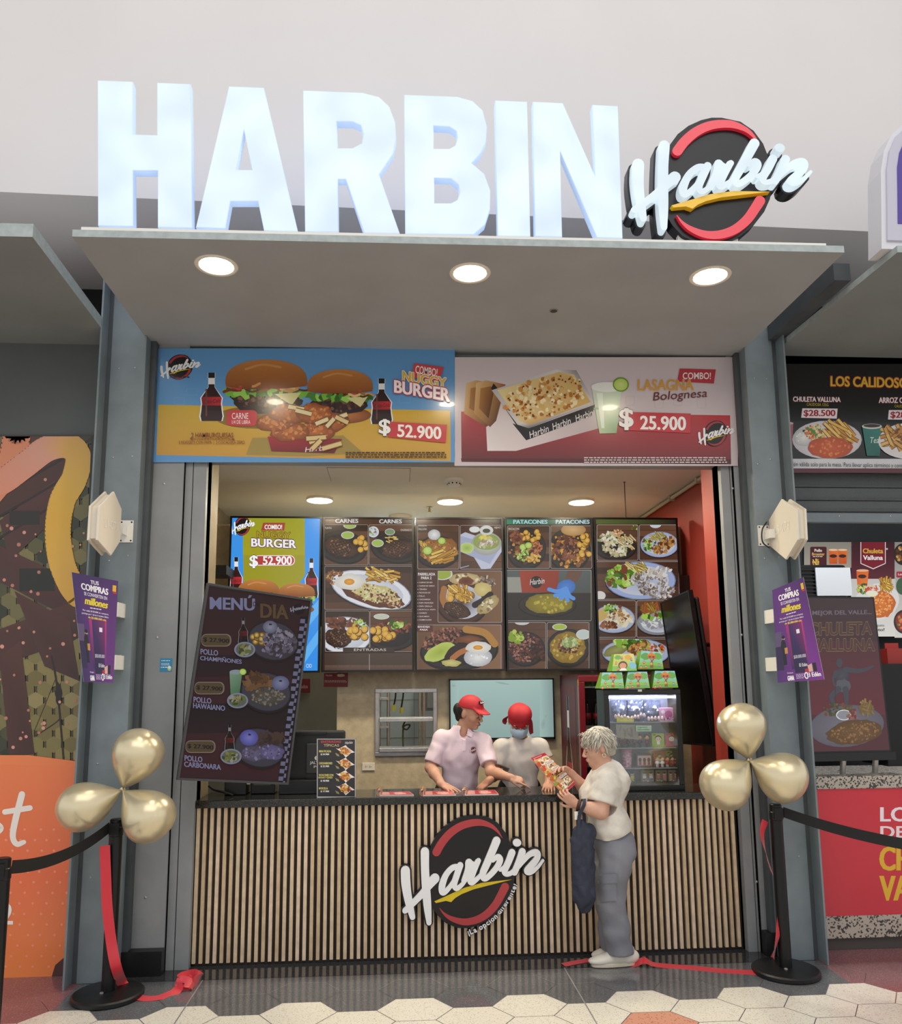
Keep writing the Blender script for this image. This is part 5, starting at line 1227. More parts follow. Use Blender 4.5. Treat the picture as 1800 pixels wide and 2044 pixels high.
# ------------------------------------------------------------------ tilted screens on the jamb and on the red wall
def tilted_tv(o, ux, uz, w, h, label, fn, view, m, parts_back=True):
    pl = Plane(o, ux, uz); r = empty('hanging_screen', o, label, 'hanging screen', None, matrix=pl.matrix())
    b = 0.014; V, Fc = slab([(-w / 2, -h / 2), (w / 2, -h / 2), (w / 2, h / 2), (-w / 2, h / 2)], -0.03, -0.003)
    a = MB(); a.add(V, Fc)
    v, f = slab([(-w * .38, -h * .42), (w * .38, -h * .42), (w * .38, h * .42), (-w * .38, h * .42)], -0.062, -0.03); a.add(v, f)
    for (x0, z0, x1, z1) in ((-w / 2, -h / 2, w / 2, -h / 2 + b), (-w / 2, h / 2 - b, w / 2, h / 2), (-w / 2, -h / 2 + b, -w / 2 + b, h / 2 - b), (w / 2 - b, -h / 2 + b, w / 2, h / 2 - b)):
        v, f = slab([(x0, z0), (x1, z0), (x1, z1), (x0, z1)], -0.003, 0.007); a.add(v, f)
    build('housing', a.V, a.F, mat('bezel_grey', '#3a3b3d', 0.35) if fn else mat('tv_black', '#121214', 0.4), None, r, local=True)
    if fn:
        A = Art(pl, view, seed=31, z0=-0.0025); fn(A)
        L = (w / 2 - b * .9, h / 2 - b * .9); A.V = [(min(max(p[0], -L[0]), L[0]), min(max(p[1], -L[1]), L[1]), p[2]) for p in A.V]
        A.build('display', m, r)
    else:
        V, Fc = slab([(-w / 2 + b, -h / 2 + b), (w / 2 - b, -h / 2 + b), (w / 2 - b, h / 2 - b), (-w / 2 + b, h / 2 - b)], -0.004, 0.002)
        build('display', V, Fc, mat('screen_off', '#050506', 0.22, spec=0.25), None, r, local=True)
    return pl, r
def menu_day(A):
    A.dim = 0.8
    A.rect(200, 40, 1500, 1900, '#2e161b', '#3a1a20'); A.rect(240, 700, 1400, 900, '#20121a', '#28141a'); A.rect(240, 1150, 1400, 1420, '#1a1016', '#24121a')
    A.rect(240, 1700, 1300, 1900, '#3a181e', '#34181e')
    A.text('MEN\u00da', 542, 160, 946, 300, '#77799c', .06, '#1d1016', .012, 0, 0, 14); A.text('DEL', 932, 232, 1014, 272, '#15101a', .04, None, 0, 0, 0, 4); A.text('DIA', 1000, 248, 1250, 376, '#58422a', .06, '#1d1016', .012, 0, 0, 14)
    A.ell(1345, 300, 55, 50, '#120d12'); A.harbin(1255, 250, 0.108, '#8f8a9c', disc=False, ky=0.06, sw='#77706a')
    for i in range(22):
        y = 388 + i * 68; x = 1362 - i * 9.4
        A.rect(x - 4, y - 20, x + 62, y + 1480 / 22 * 1.4, '#140d14')
    for i in range(22):
        y = 388 + i * 68; x = 1362 - i * 9.4
        A.quad([(x, y), (x + 42, y + 2), (x + 38, y + 40), (x - 4, y + 38)], '#6d6a86'); A.quad([(x + 40, y + 42), (x + 58, y + 43), (x + 54, y + 80), (x + 34, y + 79)], '#6d6a86')
    def dish(x, y, price_y, name, dx, drink, sweet):
        A.rrect(dx + 10, price_y - 8, dx + 282, price_y + 106, 46, '#7d7064'); A.rrect(dx + 14, price_y, dx + 272, price_y + 98, 42, '#52432c')
        A.text('$ 27.900', dx + 30, price_y + 22, dx + 262, price_y + 66, '#141016', .07, None, 0, 0, 0, 16)
        A.plate(x, y, 230, 178, 12, '#34313c', '#14121a'); A.ell(x, y, 215, 162, '#3d3844', 12)
        A.L += 1
        if drink == 'bottle':
            A.dim = 0.22; A.bottle(x - 270, y - 210, y + 30, 84); A.dim = 0.8
        else:
            A.poly([(x - 330, y - 180), (x - 215, y - 180), (x - 240, y + 30), (x - 320, y + 30)], ['#7d9a80', '#6b8a70', '#3f6a48', '#4a7a50']); A.ell(x - 272, y - 180, 58, 22, '#8a97a0'); A.lime(x - 210, y - 182, 34)
        sweet(x, y)
        A.ell(x - 258, y + 82, 98, 72, '#1a141c'); A.ell(x - 258, y + 78, 96, 70, '#7d8296'); A.ell(x - 258, y + 78, 80, 56, '#5a6052'); A.bits(x - 258, y + 76, 66, 44, 26, 13, ('#5f6a2e', '#7d7a40', '#3a4420', '#8a8458', '#94908a'), .4, 0, 1.6)
        for i, (t, wd_) in enumerate(name): A.text(t, dx + 2 - 4 * i, price_y + 126 + 56 * i, dx + 2 + wd_, price_y + 176 + 54 * i, '#80809f', .05, None, 0, .12, 0, wd_ * .09)
    D = lambda c: c
    def d1(x, y):
        A.bits(x - 128, y - 10, 80, 62, 3, 10, ('#5a4420',)); A.balls(x - 120, y - 20, 84, 66, 11, 30, '#5c4820'); A.bits(x + 60, y, 150, 100, 120, 14, ('#6b6676', '#55505e', '#857f8e', '#332c36', '#4a434c'), .4, 20, 1.6); A.bits(x + 30, y + 80, 120, 56, 40, 16, ('#77718a', '#5c5566', '#3a3038'), .4, 10, 1.6); A.ell(x - 28, y - 126, 66, 58, '#8a8ba0', 0, '#5c5c74'); A.blob(x - 24, y - 150, 14, 8, '#1c2018')
    def d2(x, y):
        A.bits(x - 60, y - 90, 120, 60, 30, 24, ('#5c3c24', '#6b4a2c', '#4a3020', '#775434'), .4, 0, 2.0); A.blob(x + 20, y + 40, 170, 90, '#55504a', '#3c3836', .08, 24); A.bits(x + 20, y + 40, 150, 76, 80, 11, ('#6b6660', '#4a4640', '#7d7468', '#5c4a30'), .4); A.ell(x + 130, y - 80, 80, 66, '#8284a4', 0, '#55567a'); A.blob(x + 132, y - 100, 14, 8, '#1c2018')
    def d3(x, y):
        A.bits(x + 90, y - 80, 110, 50, 26, 22, ('#3a2a24', '#45332a', '#2c2020'), .4, 0, 2.0); A.blob(x - 50, y + 50, 120, 70, '#67617a', '#4a4456', .1, 20); A.blob(x + 110, y + 40, 110, 70, '#6f6692', '#544c74', .1, 20); A.bits(x + 20, y + 40, 170, 66, 60, 10, ('#7d749c', '#5c5570', '#4a4258'), .4); A.ell(x - 95, y - 92, 84, 74, '#7a78c4', 0, '#4c4a94'); A.blob(x - 90, y - 120, 14, 8, '#1c1c30')
    dish(1112, 588, 532, (('POLLO', 158), ('CHAMPI\u00d1ONES', 372)), 452, 'bottle', d1)
    dish(1046, 1050, 966, (('POLLO', 160), ('HAWAIANO', 284)), 388, 'glass', d2)
    dish(986, 1556, 1496, (('POLLO', 160), ('CARBONARA', 328)), 306, 'bottle', d3)
TVL = tilted_tv((-1.101, -0.175, 1.783), (0.897, 0.428, -0.108), (0.107, 0.0262, 0.994), 0.716, 1.24, 'dim dark red daily menu screen tilted out over the left end of the counter', menu_day, (300, 1150, 4.542), printmat('screen_faint', 0.5, 0.85, spec=0.12))
A_ = MB()
pl, r = TVL
q0 = pl.at(-0.05, 0.25, -0.062); q1 = pl.at(-0.05, -0.25, -0.062)
def ladder(pl, pts, name, parent, m=M_BLACKM, r_=0.018):
    a = MB(); P = [np.array(p, float) for p in pts]; a.tube(P, r_, 8); inv = np.array(pl.matrix().inverted()); a.V = [tuple((inv @ np.array((*v, 1.0)))[:3]) for v in a.V]; a.build(name, m, parent, local=True)
ladder(pl, [pl.at(-0.2, 0.25, -0.06), (XO0 - 0.015, 0.02, pl.at(-0.2, 0.25, -0.06)[2])], 'wall_arm', r)
ladder(pl, [pl.at(-0.2, -0.25, -0.06), (XO0 - 0.015, 0.02, pl.at(-0.2, -0.25, -0.06)[2])], 'wall_arm', r)
pl, r = tilted_tv((2.274, 1.063, 1.876), (0.0024, -0.999, 0.0439), (-0.0925, 0.0435, 0.9948), .71, 1.24, 'black switched-off screen hanging edge-on in front of the red wall', None, None, None)
# rounded back and vents of the black screen
a = MB()
v, f = slab([(-.30, -.57), (.30, -.57), (.30, .57), (-.30, .57)], -0.10, -0.06); a.add(v, f); build('back_cover', a.V, a.F, mat('tv_back', '#1d1e20', 0.5), None, r, local=True, bevel=0.02)
for z in (-.42, -.1, .2, .42):
    a = MB(); v, f = slab([(.353, z - .05), (.3565, z - .05), (.3565, z + .05), (.353, z + .05)], -0.026, -0.008); a.add(v, f); build('side_vent', a.V, a.F, mat('vent_dark', '#050506', 0.6), None, r, local=True)
for z in (.2, -.2): ladder(pl, [pl.at(0, z, -0.09), (2.56, 1.063, pl.at(0, z, -0.09)[2])], 'wall_arm', r)
# ------------------------------------------------------------------ left neighbour: hoarding print
def hoarding(A):
    OX = -260
    A.rect(OX, 868, 192, 1955, '#3a2f26', '#4a3a2c')
    A.clip = (OX, 872, 190, 1952)
    # a plaza seen from above: olive hexagon paving, brown beams
    A.rect(OX, 868, 190, 1520, '#45402f', '#4d452f')
    for i in range(-8, 8):
        for j in range(0, 30):
            x = i * 36 + (18 if j % 2 else 0); y = 870 + j * 22; c = A.rng.choice(('#4a4a30', '#3a3d2a', '#585636', '#2e3024', '#6d6840', '#7d7448'))
            if y > 1280 and x > 30: c = A.rng.choice(('#7f7546', '#8a7d4c', '#74693e', '#94875a'))
            A.poly([(x + 17 * math.cos(k * 1.047 + .52), y + 17 * math.sin(k * 1.047 + .52)) for k in range(6)], c)
    for P in ([(-40, 900), (60, 868), (190, 900), (190, 950), (60, 1000), (-40, 1050)], [(-60, 1060), (190, 1180), (190, 1260), (-60, 1130)], [(0, 1040), (110, 960), (140, 1010), (20, 1120)], [(-10, 1260), (150, 1200), (165, 1270), (0, 1330)], [(0, 1310), (42, 1280), (70, 1505), (20, 1510)], [(30, 1180), (140, 1240), (160, 1360), (90, 1330)]):
        A.poly(P, ['#4d2a26', '#55302a', '#3f2420', '#4a2c28'] * 1 + ['#46281f'] * (len(P) - 4) if len(P) >= 4 else '#4a2a24')
    for k in range(5): A.stroke([(-60, 1110 - k * 44), (120, 1000 - k * 40), (190, 930 - k * 30)], 5, '#2a1a18')
    A.rect(40, 1135, 110, 1180, '#1d1d18'); A.rect(20, 1020, 80, 1048, '#22201a')
    A.stroke([(104, 1310), (112, 1350), (118, 1400), (128, 1515)], 4, '#241c18', 3); A.blob(118, 1385, 7, 22, '#1a1614'); A.stroke([(70, 1470), (115, 1440), (122, 1425)], 2, '#241c18'); A.stroke([(70, 1458), (114, 1350)], 1.2, '#3a2c24')
    for k in range(95): A.ell(A.rng.uniform(-120, 186), A.rng.uniform(878, 1500), *(lambda q: (q, q))(A.rng.uniform(1.8, 4.2)), A.rng.choice(('#c98878', '#d89888', '#b87868')), 0, None, 10)
    def ribbon_(P, w, cols):
        Q = smooth_path(P, 8); k = len(Q)
        for i in range(k - 1):
            t = i / (k - 1) * (len(cols) - 1); j = min(int(t), len(cols) - 2); f = t - j
            c = tuple(np.array(lin(cols[j])) * (1 - f) + np.array(lin(cols[j + 1])) * f)
            a, b = np.array(Q[i]), np.array(Q[i + 1]); tt = (b - a) / (np.linalg.norm(b - a) + 1e-9); n = np.array((-tt[1], tt[0])) * w / 2
            A.poly([tuple(a - n - tt * 0.6), tuple(b - n + tt * 0.6), tuple(b + n + tt * 0.6), tuple(a + n - tt * 0.6)], c); A.L -= 1
            A.ell(a[0], a[1], w / 2, w / 2, c, 0, None, 16)
    ribbon_([(-120, 1120), (-40, 1010), (20, 930), (38, 850)], 56, ('#d88a6a', '#e08e6a', '#e08c66'))
    ribbon_([(-60, 985), (0, 965), (50, 930), (95, 897), (135, 890), (157, 912), (150, 955), (126, 1000), (117, 1060), (124, 1120), (142, 1165), (160, 1190)], 52, ('#dd8462', '#e0957a', '#dfa08c', '#dcab58', '#e0b350', '#dfae3c', '#dfae4a', '#dfab48'))
    P = [(OX, 1507), (60, 1507), (155, 1519), (190, 1526), (190, 1952), (OX, 1952)]
    A.poly(P, ['#ea8350', '#ee8552', '#ee7f4e', '#ee7f4e', '#ef8a4c', '#f09050'])
    A.poly([(OX, 1519), (190, 1530), (190, 1740), (OX, 1740)], ['#ec8350', '#ee7f4e', '#ea7048', '#ea7048']); A.poly([(OX, 1740), (190, 1740), (190, 1952), (OX, 1952)], ['#ea7048', '#ea7048', '#ef8a4c', '#f09050'])
    for i in range(9):
        for j in range(14): A.ell(-30 + i * 28 + (14 if j % 2 else 0) + A.rng.uniform(-4, 4), 1655 + j * 21, 2.6, 2.6, '#f39a78', 0, None, 10)
    A.poly([(104, 1952), (112, 1925), (135, 1905), (160, 1888), (190, 1880), (190, 1952)], '#4d3430')
    A.ell(134, 1923, 4, 4, '#e07a68')
    A.stroke([(46, 1585), (32, 1640), (28, 1670), (36, 1684), (50, 1680)], [13, 13, 12, 11, 9], '#f4ece4'); A.stroke([(12, 1620), (62, 1612)], 11, '#f4ece4', 2, False)
    A.stroke([(-10, 1640), (4, 1652), (-8, 1664)], 12, '#f4ece4')
    A.text('2', 2, 1801, 27, 1844, '#f6efe8', .09)
    A.clip = None
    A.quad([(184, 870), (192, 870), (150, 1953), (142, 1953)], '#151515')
poster('hoarding_print', planeY(-0.075, 100, 1400), [(-260, 868), (192, 870), (150, 1953), (-260, 1951)], 'orange and dark plaza photo print on the hoarding left of the pillar', 'poster', (0, 0, 1.0), lambda A: hoarding(A), side=M_BLACK, seed=8, th=0.012)
# ------------------------------------------------------------------ right neighbour: banner, shutter, boards, sign, stone counter
def los(A):
    A.rect(255, 90, 2200, 830, '#17181a', '#141214')
    A.rect(300, 735, 2200, 800, '#d5d5dc'); A.rect(300, 800, 2200, 830, '#5a1f2c')
    A.text('LOS CALIDOSOS', 605, 172, 1165, 242, '#d8b83a', .06, '#a3222c', .05, 0, 0, 14)
    A.text('CHULETA VALLUNA', 350, 312, 672, 346, '#efe6ea', .06, '#7a1f30', .06, 0, 0, 4); A.text('CALIDOSA 125G', 442, 354, 590, 374, '#b9a528', .03, None, 0, 0, 0, 4)
    A.quad([(412, 392), (652, 394), (646, 462), (404, 456)], '#ebe3ea'); A.text('$28.500', 422, 402, 636, 452, '#a3263a', .08)
    A.text('ARROZ CALIDOSO', 932, 318, 1260, 356, '#efe6ea', .06, '#7a1f30', .06); A.text('CALIDOSO', 1038, 368, 1130, 386, '#b9a528', .03); A.quad([(1000, 404), (1240, 406), (1236, 472), (994, 468)], '#ebe3ea'); A.text('$28.500', 1012, 414, 1230, 464, '#a3263a', .08)
    A.poly([(285, 490), (350, 495), (342, 705), (300, 705)], ['#c26a80', '#b85a70', '#8a2a40', '#9a3048']); A.ell(318, 494, 34, 9, '#d8b8c0')
    A.ell(580, 606, 236, 130, '#c8c4cc'); A.ell(580, 602, 230, 124, '#e6e2e4', 0, '#cfcad0')
    A.rice(420, 590, 70, 60); A.blob(424, 546, 12, 8, '#222'); A.bits(500, 560, 66, 56, 90, 10, ('#c85030', '#e0b060', '#5a8a30', '#d87848', '#e6d8a0')); A.fries(660, 560, 110, 72, 34, 38, 14, 150, ('#dca23c', '#e8b856', '#c88a2a', '#f0c870'), 17)
    A.blob(600, 660, 150, 72, '#cf5f30', '#b54a24', .06, 26); A.bits(600, 660, 130, 56, 60, 8, ('#d8703c', '#c25428', '#e08850'))
    A.poly([(815, 512), (950, 520), (935, 718), (848, 716)], ['#2a7a72', '#2f8a80', '#1c5c56', '#206860']); A.ell(882, 516, 68, 18, '#d8dcd8'); A.ell(882, 512, 58, 12, '#3a2a2c'); A.text('Tea', 866, 590, 928, 630, '#e6f0ec', 0, None, 0, 0, .15)
    A.ell(1130, 616, 205, 122, '#e2dee0'); A.fries(1040, 600, 90, 90, 34, 20, 60, 110, ('#d8a050', '#c98a38', '#e6b868'), 20); A.bits(1130, 570, 90, 60, 60, 12, ('#7d4a24', '#a3642c', '#c88a40'))
    A.text('opci\u00f3n v\u00e1lida solo para la mesa. Para llevar aplica t\u00e9rminos y condiciones', 300, 757, 1175, 795, '#3a3840', .0, None, 0, 0, 0, 12)
YR = -0.10
poster('banner', planeY(YR, 1650, 840), [(1557, 733), (1985, 742), (1985, 950), (1572, 941)], 'black food banner headed los calidosos above the neighbouring shutter', 'banner', (1480, 700, 3.406), los, side=M_BLACKM, seed=40)
x0 = 2.60
w = MB(); w.box((x0, 0.02, 3.24), (6, 0.12, 4.2), 0); tag(w.build('wall_neighbour_header', M_PILLAR_D), kind='structure')
w = MB(); w.box((x0, 0.02, 0), (x0 + 0.05, 2.0, 4.2), 0); w.box((x0, 1.9, 0), (6, 2.0, 4.2), 0); w.box((x0, 0.02, 4.1), (6, 2.0, 4.2), 0); tag(w.build('wall_neighbour_right', mat('dark_shop', '#34373a', 0.6)), kind='structure')
r = empty('roller_shutter', (x0 + .6, 0.0, 2.9), 'dark roller shutter slats rolled up under the black food banner', 'shutter')
for k, (ya_, yb2) in enumerate(((945, 974), (975, 1000), (1001, 1022))):
    za, zb = atY(1620, ya_, 0.02)[2], atY(1620, yb2, 0.02)[2]
    a = MB(); a.box((x0 + 0.06, 0.0, zb + 0.012), (6, 0.02, za), 0); a.box((x0 + 0.06, -0.012, zb), (6, 0.02, zb + 0.014), 1)
    a.build('perforated_slat', [mat('perforated', '#5d6265', 0.45, 0.2, (260, 0.35), (260, 0.4)), M_PILLAR_D], r)
za, zb = atY(1620, 1024, 0.0)[2], atY(1620, 1043, 0.0)[2]
a = MB(); a.box((x0 + 0.06, -0.015, zb), (6, 0.03, za)); a.build('bottom_rail', M_PILLAR, r, bevel=0.004)
for px in (1674, 1776): a = MB(); q = atY(px, 1030, -0.015); a.lathe(q, [(0.008, 0), (0.005, 0.004)], 10, 0, (0, -1, 0)); a.build('rivet', M_STEEL, r)
# menu boards deep in the neighbouring stall (view: zoom of 1580,1060 x4.086)
VN = (1580, 1060, 4.086)
def nb1(A):
    A.rect(100, 90, 490, 300, '#8a8478', '#a39c90'); A.rrect(150, 128, 284, 290, 12, '#4a1c20'); A.text('Pollo', 186, 146, 246, 170, '#efe6e0', .05); A.text('Broaster', 165, 176, 268, 200, '#d8b068', .05); A.lines(172, 206, 256, 1, 6, 2, '#e0d0c8')
    for x in (300, 376): A.poly([(x, 150), (x + 78, 156), (x + 70, 268), (x + 6, 268)], ['#d86a30', '#e07a38', '#c8501c', '#c85824']); A.ell(x + 38, 204, 30, 14, '#3a2018'); A.ell(x + 38, 154, 38, 8, '#e8c8a0')
    A.fries(195, 262, 36, 26, 14, 80, 30, 50)
def nb2(A):
    A.rect(484, 90, 840, 390, '#3a1a22', '#5a1f2c'); A.rect(484, 390, 845, 860, '#c8c4c0', '#dedad4')
    A.poly([(560, 90), (766, 90), (766, 266), (664, 312), (560, 266)], '#e8dcdc'); A.poly([(566, 90), (760, 90), (760, 262), (664, 304), (566, 262)], '#7a1c2a'); A.text('Chuleta', 580, 142, 744, 182, '#d8b040', .06); A.text('Valluna', 582, 198, 742, 236, '#f4eeee', .06); A.ell(776, 146, 8, 8, '#c8b8b8')
    A.poly([(526, 322), (628, 320), (610, 520), (540, 520)], ['#d8581c', '#e06a28', '#e88a3c', '#d86a24']); A.ell(577, 322, 50, 10, '#e8b890'); A.ell(574, 370, 34, 16, '#3a1c18')
    A.ell(690, 580, 190, 150, '#dcd8d8', -20); A.fries(770, 440, 60, 50, 26, 60, 40, 90); A.blob(730, 600, 120, 110, '#d8782c', '#c0601c', .08, 26, -20); A.bits(730, 600, 110, 100, 140, 8, ('#e69048', '#c8641e', '#f0a860')); A.salad(580, 470, 50, 40, 40); A.bits(640, 470, 60, 30, 40, 10, ('#c84030', '#e06a50', '#d8c8a0')); A.sauce(650, 510, 44, 22, '#e8e8c8')
    A.text('gusto', 690, 762, 752, 786, '#1c1c20', .03); A.text('gusto!', 640, 792, 752, 824, '#1c1c20', .06)
def nb3(A):
    A.rect(838, 90, 1300, 870, '#8a8680', '#d8d4d0'); A.ell(910, 190, 80, 90, '#2a2420'); A.bits(910, 190, 60, 70, 40, 12, ('#8a5a30', '#5a3418', '#c89a5c')); A.rrect(852, 330, 1000, 380, 10, '#a02838'); A.text('Lasagna', 866, 344, 960, 366, '#f0e6e6', .04)
    A.ell(900, 450, 50, 70, '#3a5a40'); A.ell(920, 740, 90, 100, '#2a1c18'); A.blob(920, 740, 76, 84, '#a33c24', '#7a2818', .1); A.bits(920, 740, 60, 70, 40, 10, ('#d86a3c', '#c8a050', '#5a7a30'))
YM = 1.55
for nm, cs, fn, lb in (('a', [(1606, 1083), (1699, 1083), (1699, 1130), (1606, 1130)], nb1, 'menu board of pollo broaster with two orange drinks in the neighbouring stall'), ('b', [(1700, 1083), (1786, 1083), (1787, 1270), (1700, 1270)], nb2, 'tall menu board headed chuleta valluna in the neighbouring stall'), ('c', [(1787, 1083), (1900, 1083), (1900, 1272), (1787, 1272)], nb3, 'pale menu board at the right edge of the picture')):
    poster('menu_board', planeY(YM, 1700, 1150), cs, lb, 'menu board', VN, fn, printmat('screen_side', 0.3, 0.85), side=M_BLACK, seed=len(lb), th=0.04)
# appliance with white sheet
r = empty('kitchen_appliance', atY(1660, 1200, 0.75), 'black ribbed appliance behind the purple poster in the neighbouring stall', 'appliance')
q0, q1 = atY(1589, 1127, 0.8), atY(1702, 1300, 0.8)
a = MB(); a.box((q0[0], 0.8, q1[2] - 0.25), (q1[0], 1.2, q0[2])); a.build('body', M_BLACKM, r, bevel=0.02)
a = MB()
for k in range(9):
    z = q0[2] - 0.05 - k * 0.03; a.box((q0[0] + 0.02, 0.785, z), (q0[0] + 0.24, 0.80, z + 0.014))
a.build('vent_ribs', M_BLACK, r)
q0, q1 = atY(1627, 1133, 0.77), atY(1701, 1189, 0.77)
a = MB(); a.box((q0[0], 0.77, q1[2]), (q1[0], 0.783, q0[2])); tag(a.build('white_sheet', mat('sheet_white', '#f0f3f8', 0.6)), 'blank white sheet taped to the black appliance', 'sheet')
# tilted lit sign: chuleta valluna
def chuleta(A):
    A.rect(0, 500, 840, 1860, '#352026', '#4a1c26'); A.rect(0, 900, 840, 1500, '#4a1f28', '#5c1c28')
    A.text('MEJOR DEL VALLE...', 170, 650, 652, 696, '#6a5f6a', .05, None, 0, 0, 0, -8)
    A.text('CHULETA', 140, 748, 655, 852, '#4a2a2a', .06, '#7d6838', .03, 0, 0, -8); A.text('VALLUNA', 150, 880, 678, 982, '#4a2a2a', .06, '#7d6838', .03, 0, 0, -4)
    g = '#3c3c46'; A.ell(390, 1075, 26, 36, g); A.blob(412, 1180, 60, 66, '#43434d', '#33333d', .05); A.stroke([(440, 1128), (560, 1140), (665, 1102)], [44, 34, 16], g); A.stroke([(360, 1150), (340, 1215), (352, 1260)], [34, 26, 20], g); A.blob(420, 1260, 62, 50, '#50505a', None, .15); A.stroke([(380, 1290), (325, 1350), (345, 1410)], [52, 42, 30], g); A.stroke([(440, 1290), (445, 1350), (448, 1420)], [52, 40, 30], g); A.stroke([(352, 1200), (362, 1410)], 6, '#2c2c34')
    A.ell(450, 1590, 305, 170, '#55525c', -6); A.ell(450, 1585, 300, 162, '#6e6a76', -6, '#57545f'); A.bits(380, 1460, 130, 50, 60, 13, ('#4a4a2c', '#5c5a34', '#6b3a2c', '#3a3c24')); A.fries(610, 1440, 70, 50, 22, 60, 50, 100, ('#7d6a3c', '#8a7444', '#6b5a30')); A.sauce(425, 1500, 56, 36, '#8a8890'); A.bits(500, 1500, 50, 50, 30, 12, ('#6b2c2c', '#8a5c4c'))
    A.blob(510, 1640, 230, 100, '#6b4a28', '#553818', .06, 30, -8); A.bits(510, 1640, 200, 84, 120, 9, ('#7d5a34', '#5c3e1c', '#8a683c'), .4, -8)
pl = Plane((3.036, 0.006, 1.829), (0.9957, 0.0925, -0.0032), (-0.0009, 0.0436, 0.999))
r = empty('promo_screen', pl.o, 'dim maroon promo screen headed chuleta valluna standing on the neighbouring counter', 'promo screen', None, matrix=pl.matrix())
w, h, b = 0.62, 1.10, 0.012
a = MB(); v, f = slab([(-w / 2, -h / 2), (w / 2, -h / 2), (w / 2, h / 2), (-w / 2, h / 2)], -0.045, -0.003); a.add(v, f); v, f = slab([(-w / 2 - .01, -h / 2 - .055), (w / 2 + .02, -h / 2 - .055), (w / 2 + .02, -h / 2), (-w / 2 - .01, -h / 2)], -0.06, 0.012); a.add(v, f); build('housing', a.V, a.F, M_BEZ, None, r, local=True)
A = Art(pl, VN, seed=50, z0=-0.0025); chuleta(A); A.V = [(min(max(p[0], -w / 2 + b), w / 2 - b), min(max(p[1], -h / 2 + b), h / 2 - b), p[2]) for p in A.V]; A.build('display', printmat('screen_side', 0.3, 0.85), r)
ZTC = 1.13
for u in (-0.05, 0.2):
    a = MB(); q = pl.at(u, -h / 2 - 0.05, -0.03); a.tube([q, (q[0], q[1] + 0.02, ZTC)], 0.02, 16); inv = np.array(pl.matrix().inverted()); a.V = [tuple((inv @ np.array((*vv, 1.0)))[:3]) for vv in a.V]; a.build('chrome_leg', M_STEEL, r, local=True)
# stone counter with red panel
r = empty('stone_counter', (3.6, 0.3, 0), 'speckled granite counter with a red panel at the right edge of the picture', 'counter')
xs = float(atY(1640, 1700, -0.1)[0]) - 0.02
a = MB(); a.box((xs, -0.10, 1.045), (6, 0.55, ZTC)); a.build('granite_top', M_TERR, r, bevel=0.006)
a = MB(); a.box((xs, -0.09, 0.08), (6, 0.4, 0.22)); a.build('granite_base', M_TERR, r)
a = MB(); a.box((xs, -0.06, 0.0), (6, 0.4, 0.08)); a.build('plinth', mat('plinth_stone', '#4c4744', 0.5), r)
a = MB(); a.box((xs, -0.06, 0.2), (6, 0.4, 1.046)); a.build('body', M_PILLAR_D, r)
def red_panel(A):
    A.rect(1590, 1560, 2300, 1850, '#cb2c3c', '#c62f3f')
    A.text('LOS', 1757, 1611, 1835, 1640, '#f0e6f0', .06); A.text('DE', 1757, 1649, 1807, 1672, '#f0dce4', .05); A.text('CHULETA', 1756, 1690, 1960, 1738, '#e0b22c', .08); A.text('VALLUNA', 1756, 1748, 1962, 1798, '#e0b22c', .08)
    A.rect(1590, 1836, 2300, 1840, '#d8a0a8')
PLP = planeY(-0.085, 1720, 1700)
A = Art(PLP, (0, 0, 1.0), seed=3); red_panel(A)
V, Fc = slab([PLP.px(*q) for q in ((1640, 1840), (1950, 1830), (1950, 1574), (1618, 1577))], -0.02, 0)
L0, L1 = PLP.px(1640, 1840)[0], PLP.px(1950, 1574)
A.V = [(max(p[0], xs - PLP.o[0]), min(max(p[1], 0.22 - PLP.o[2]), 1.045 - PLP.o[2]), p[2]) for p in A.V]
adopt(A.build('red_panel', M_VINYL, None), r, PLP.matrix())
# children's meal box
q = atY(1780, 1305, 0.6); r2 = empty('kids_meal_box', q, 'small red cardboard meal box beside the maroon promo screen', 'box')
a = MB(); a.hexa([(q[0] - .07, .55, q[2] - .08), (q[0] + .09, .55, q[2] - .08), (q[0] + .09, .68, q[2] - .08), (q[0] - .07, .68, q[2] - .08)], [(q[0] - .07, .55, q[2] + .04), (q[0] + .09, .55, q[2] + .04), (q[0] + .09, .68, q[2] + .04), (q[0] - .07, .68, q[2] + .04)]); a.build('carton', mat('carton_red', '#a8322c', 0.5), r2)
a = MB(); a.box((q[0] - .045, .61, q[2] + .04), (q[0] + .065, .62, q[2] + .085)); a.build('handle', mat('carton_red', '#a8322c', 0.5), r2)
a = MB(); a.box((q[0] - .2, .45, ZTC), (6, .8, q[2] - .0805)); tag(a.build('inner_shelf', M_BLACKM), 'dark shelf behind the neighbouring stone counter', 'shelf')
# rounded light box of the neighbouring stall, cut by the right edge
plS = planeY(-1.50, 1800, 400)
out = [(1762, 500), (1761, 420), (1760, 340), (1766, 300), (1780, 268), (1805, 245), (1850, 225), (1990, 205), (2090, 240), (2100, 520)]
out = [plS.px(*q) for q in out]; r = empty('arched_light_box', plS.at(0, 0), 'white arched sign box at the right edge above the neighbouring canopy', 'sign box', None, matrix=plS.matrix())
zb = plS.px(1762, 500)[1]; zt = ZS + 0.045 - plS.o[2]
out[0] = (out[0][0], zt); out[-1] = (out[-1][0], zt)
V, Fc = slab(out, -0.14, -0.01); build('box', V, Fc, mat('sign_shell', '#dcdce2', 0.4), None, r, local=True)
c = np.mean(out, 0); inn = [tuple(c + (np.array(p) - c) * 0.915) for p in out]; V, Fc = slab(inn, -0.01, 0.004); build('rim', V, Fc, mat('sign_rim', '#c4c2d2', 0.4), None, r, local=True)
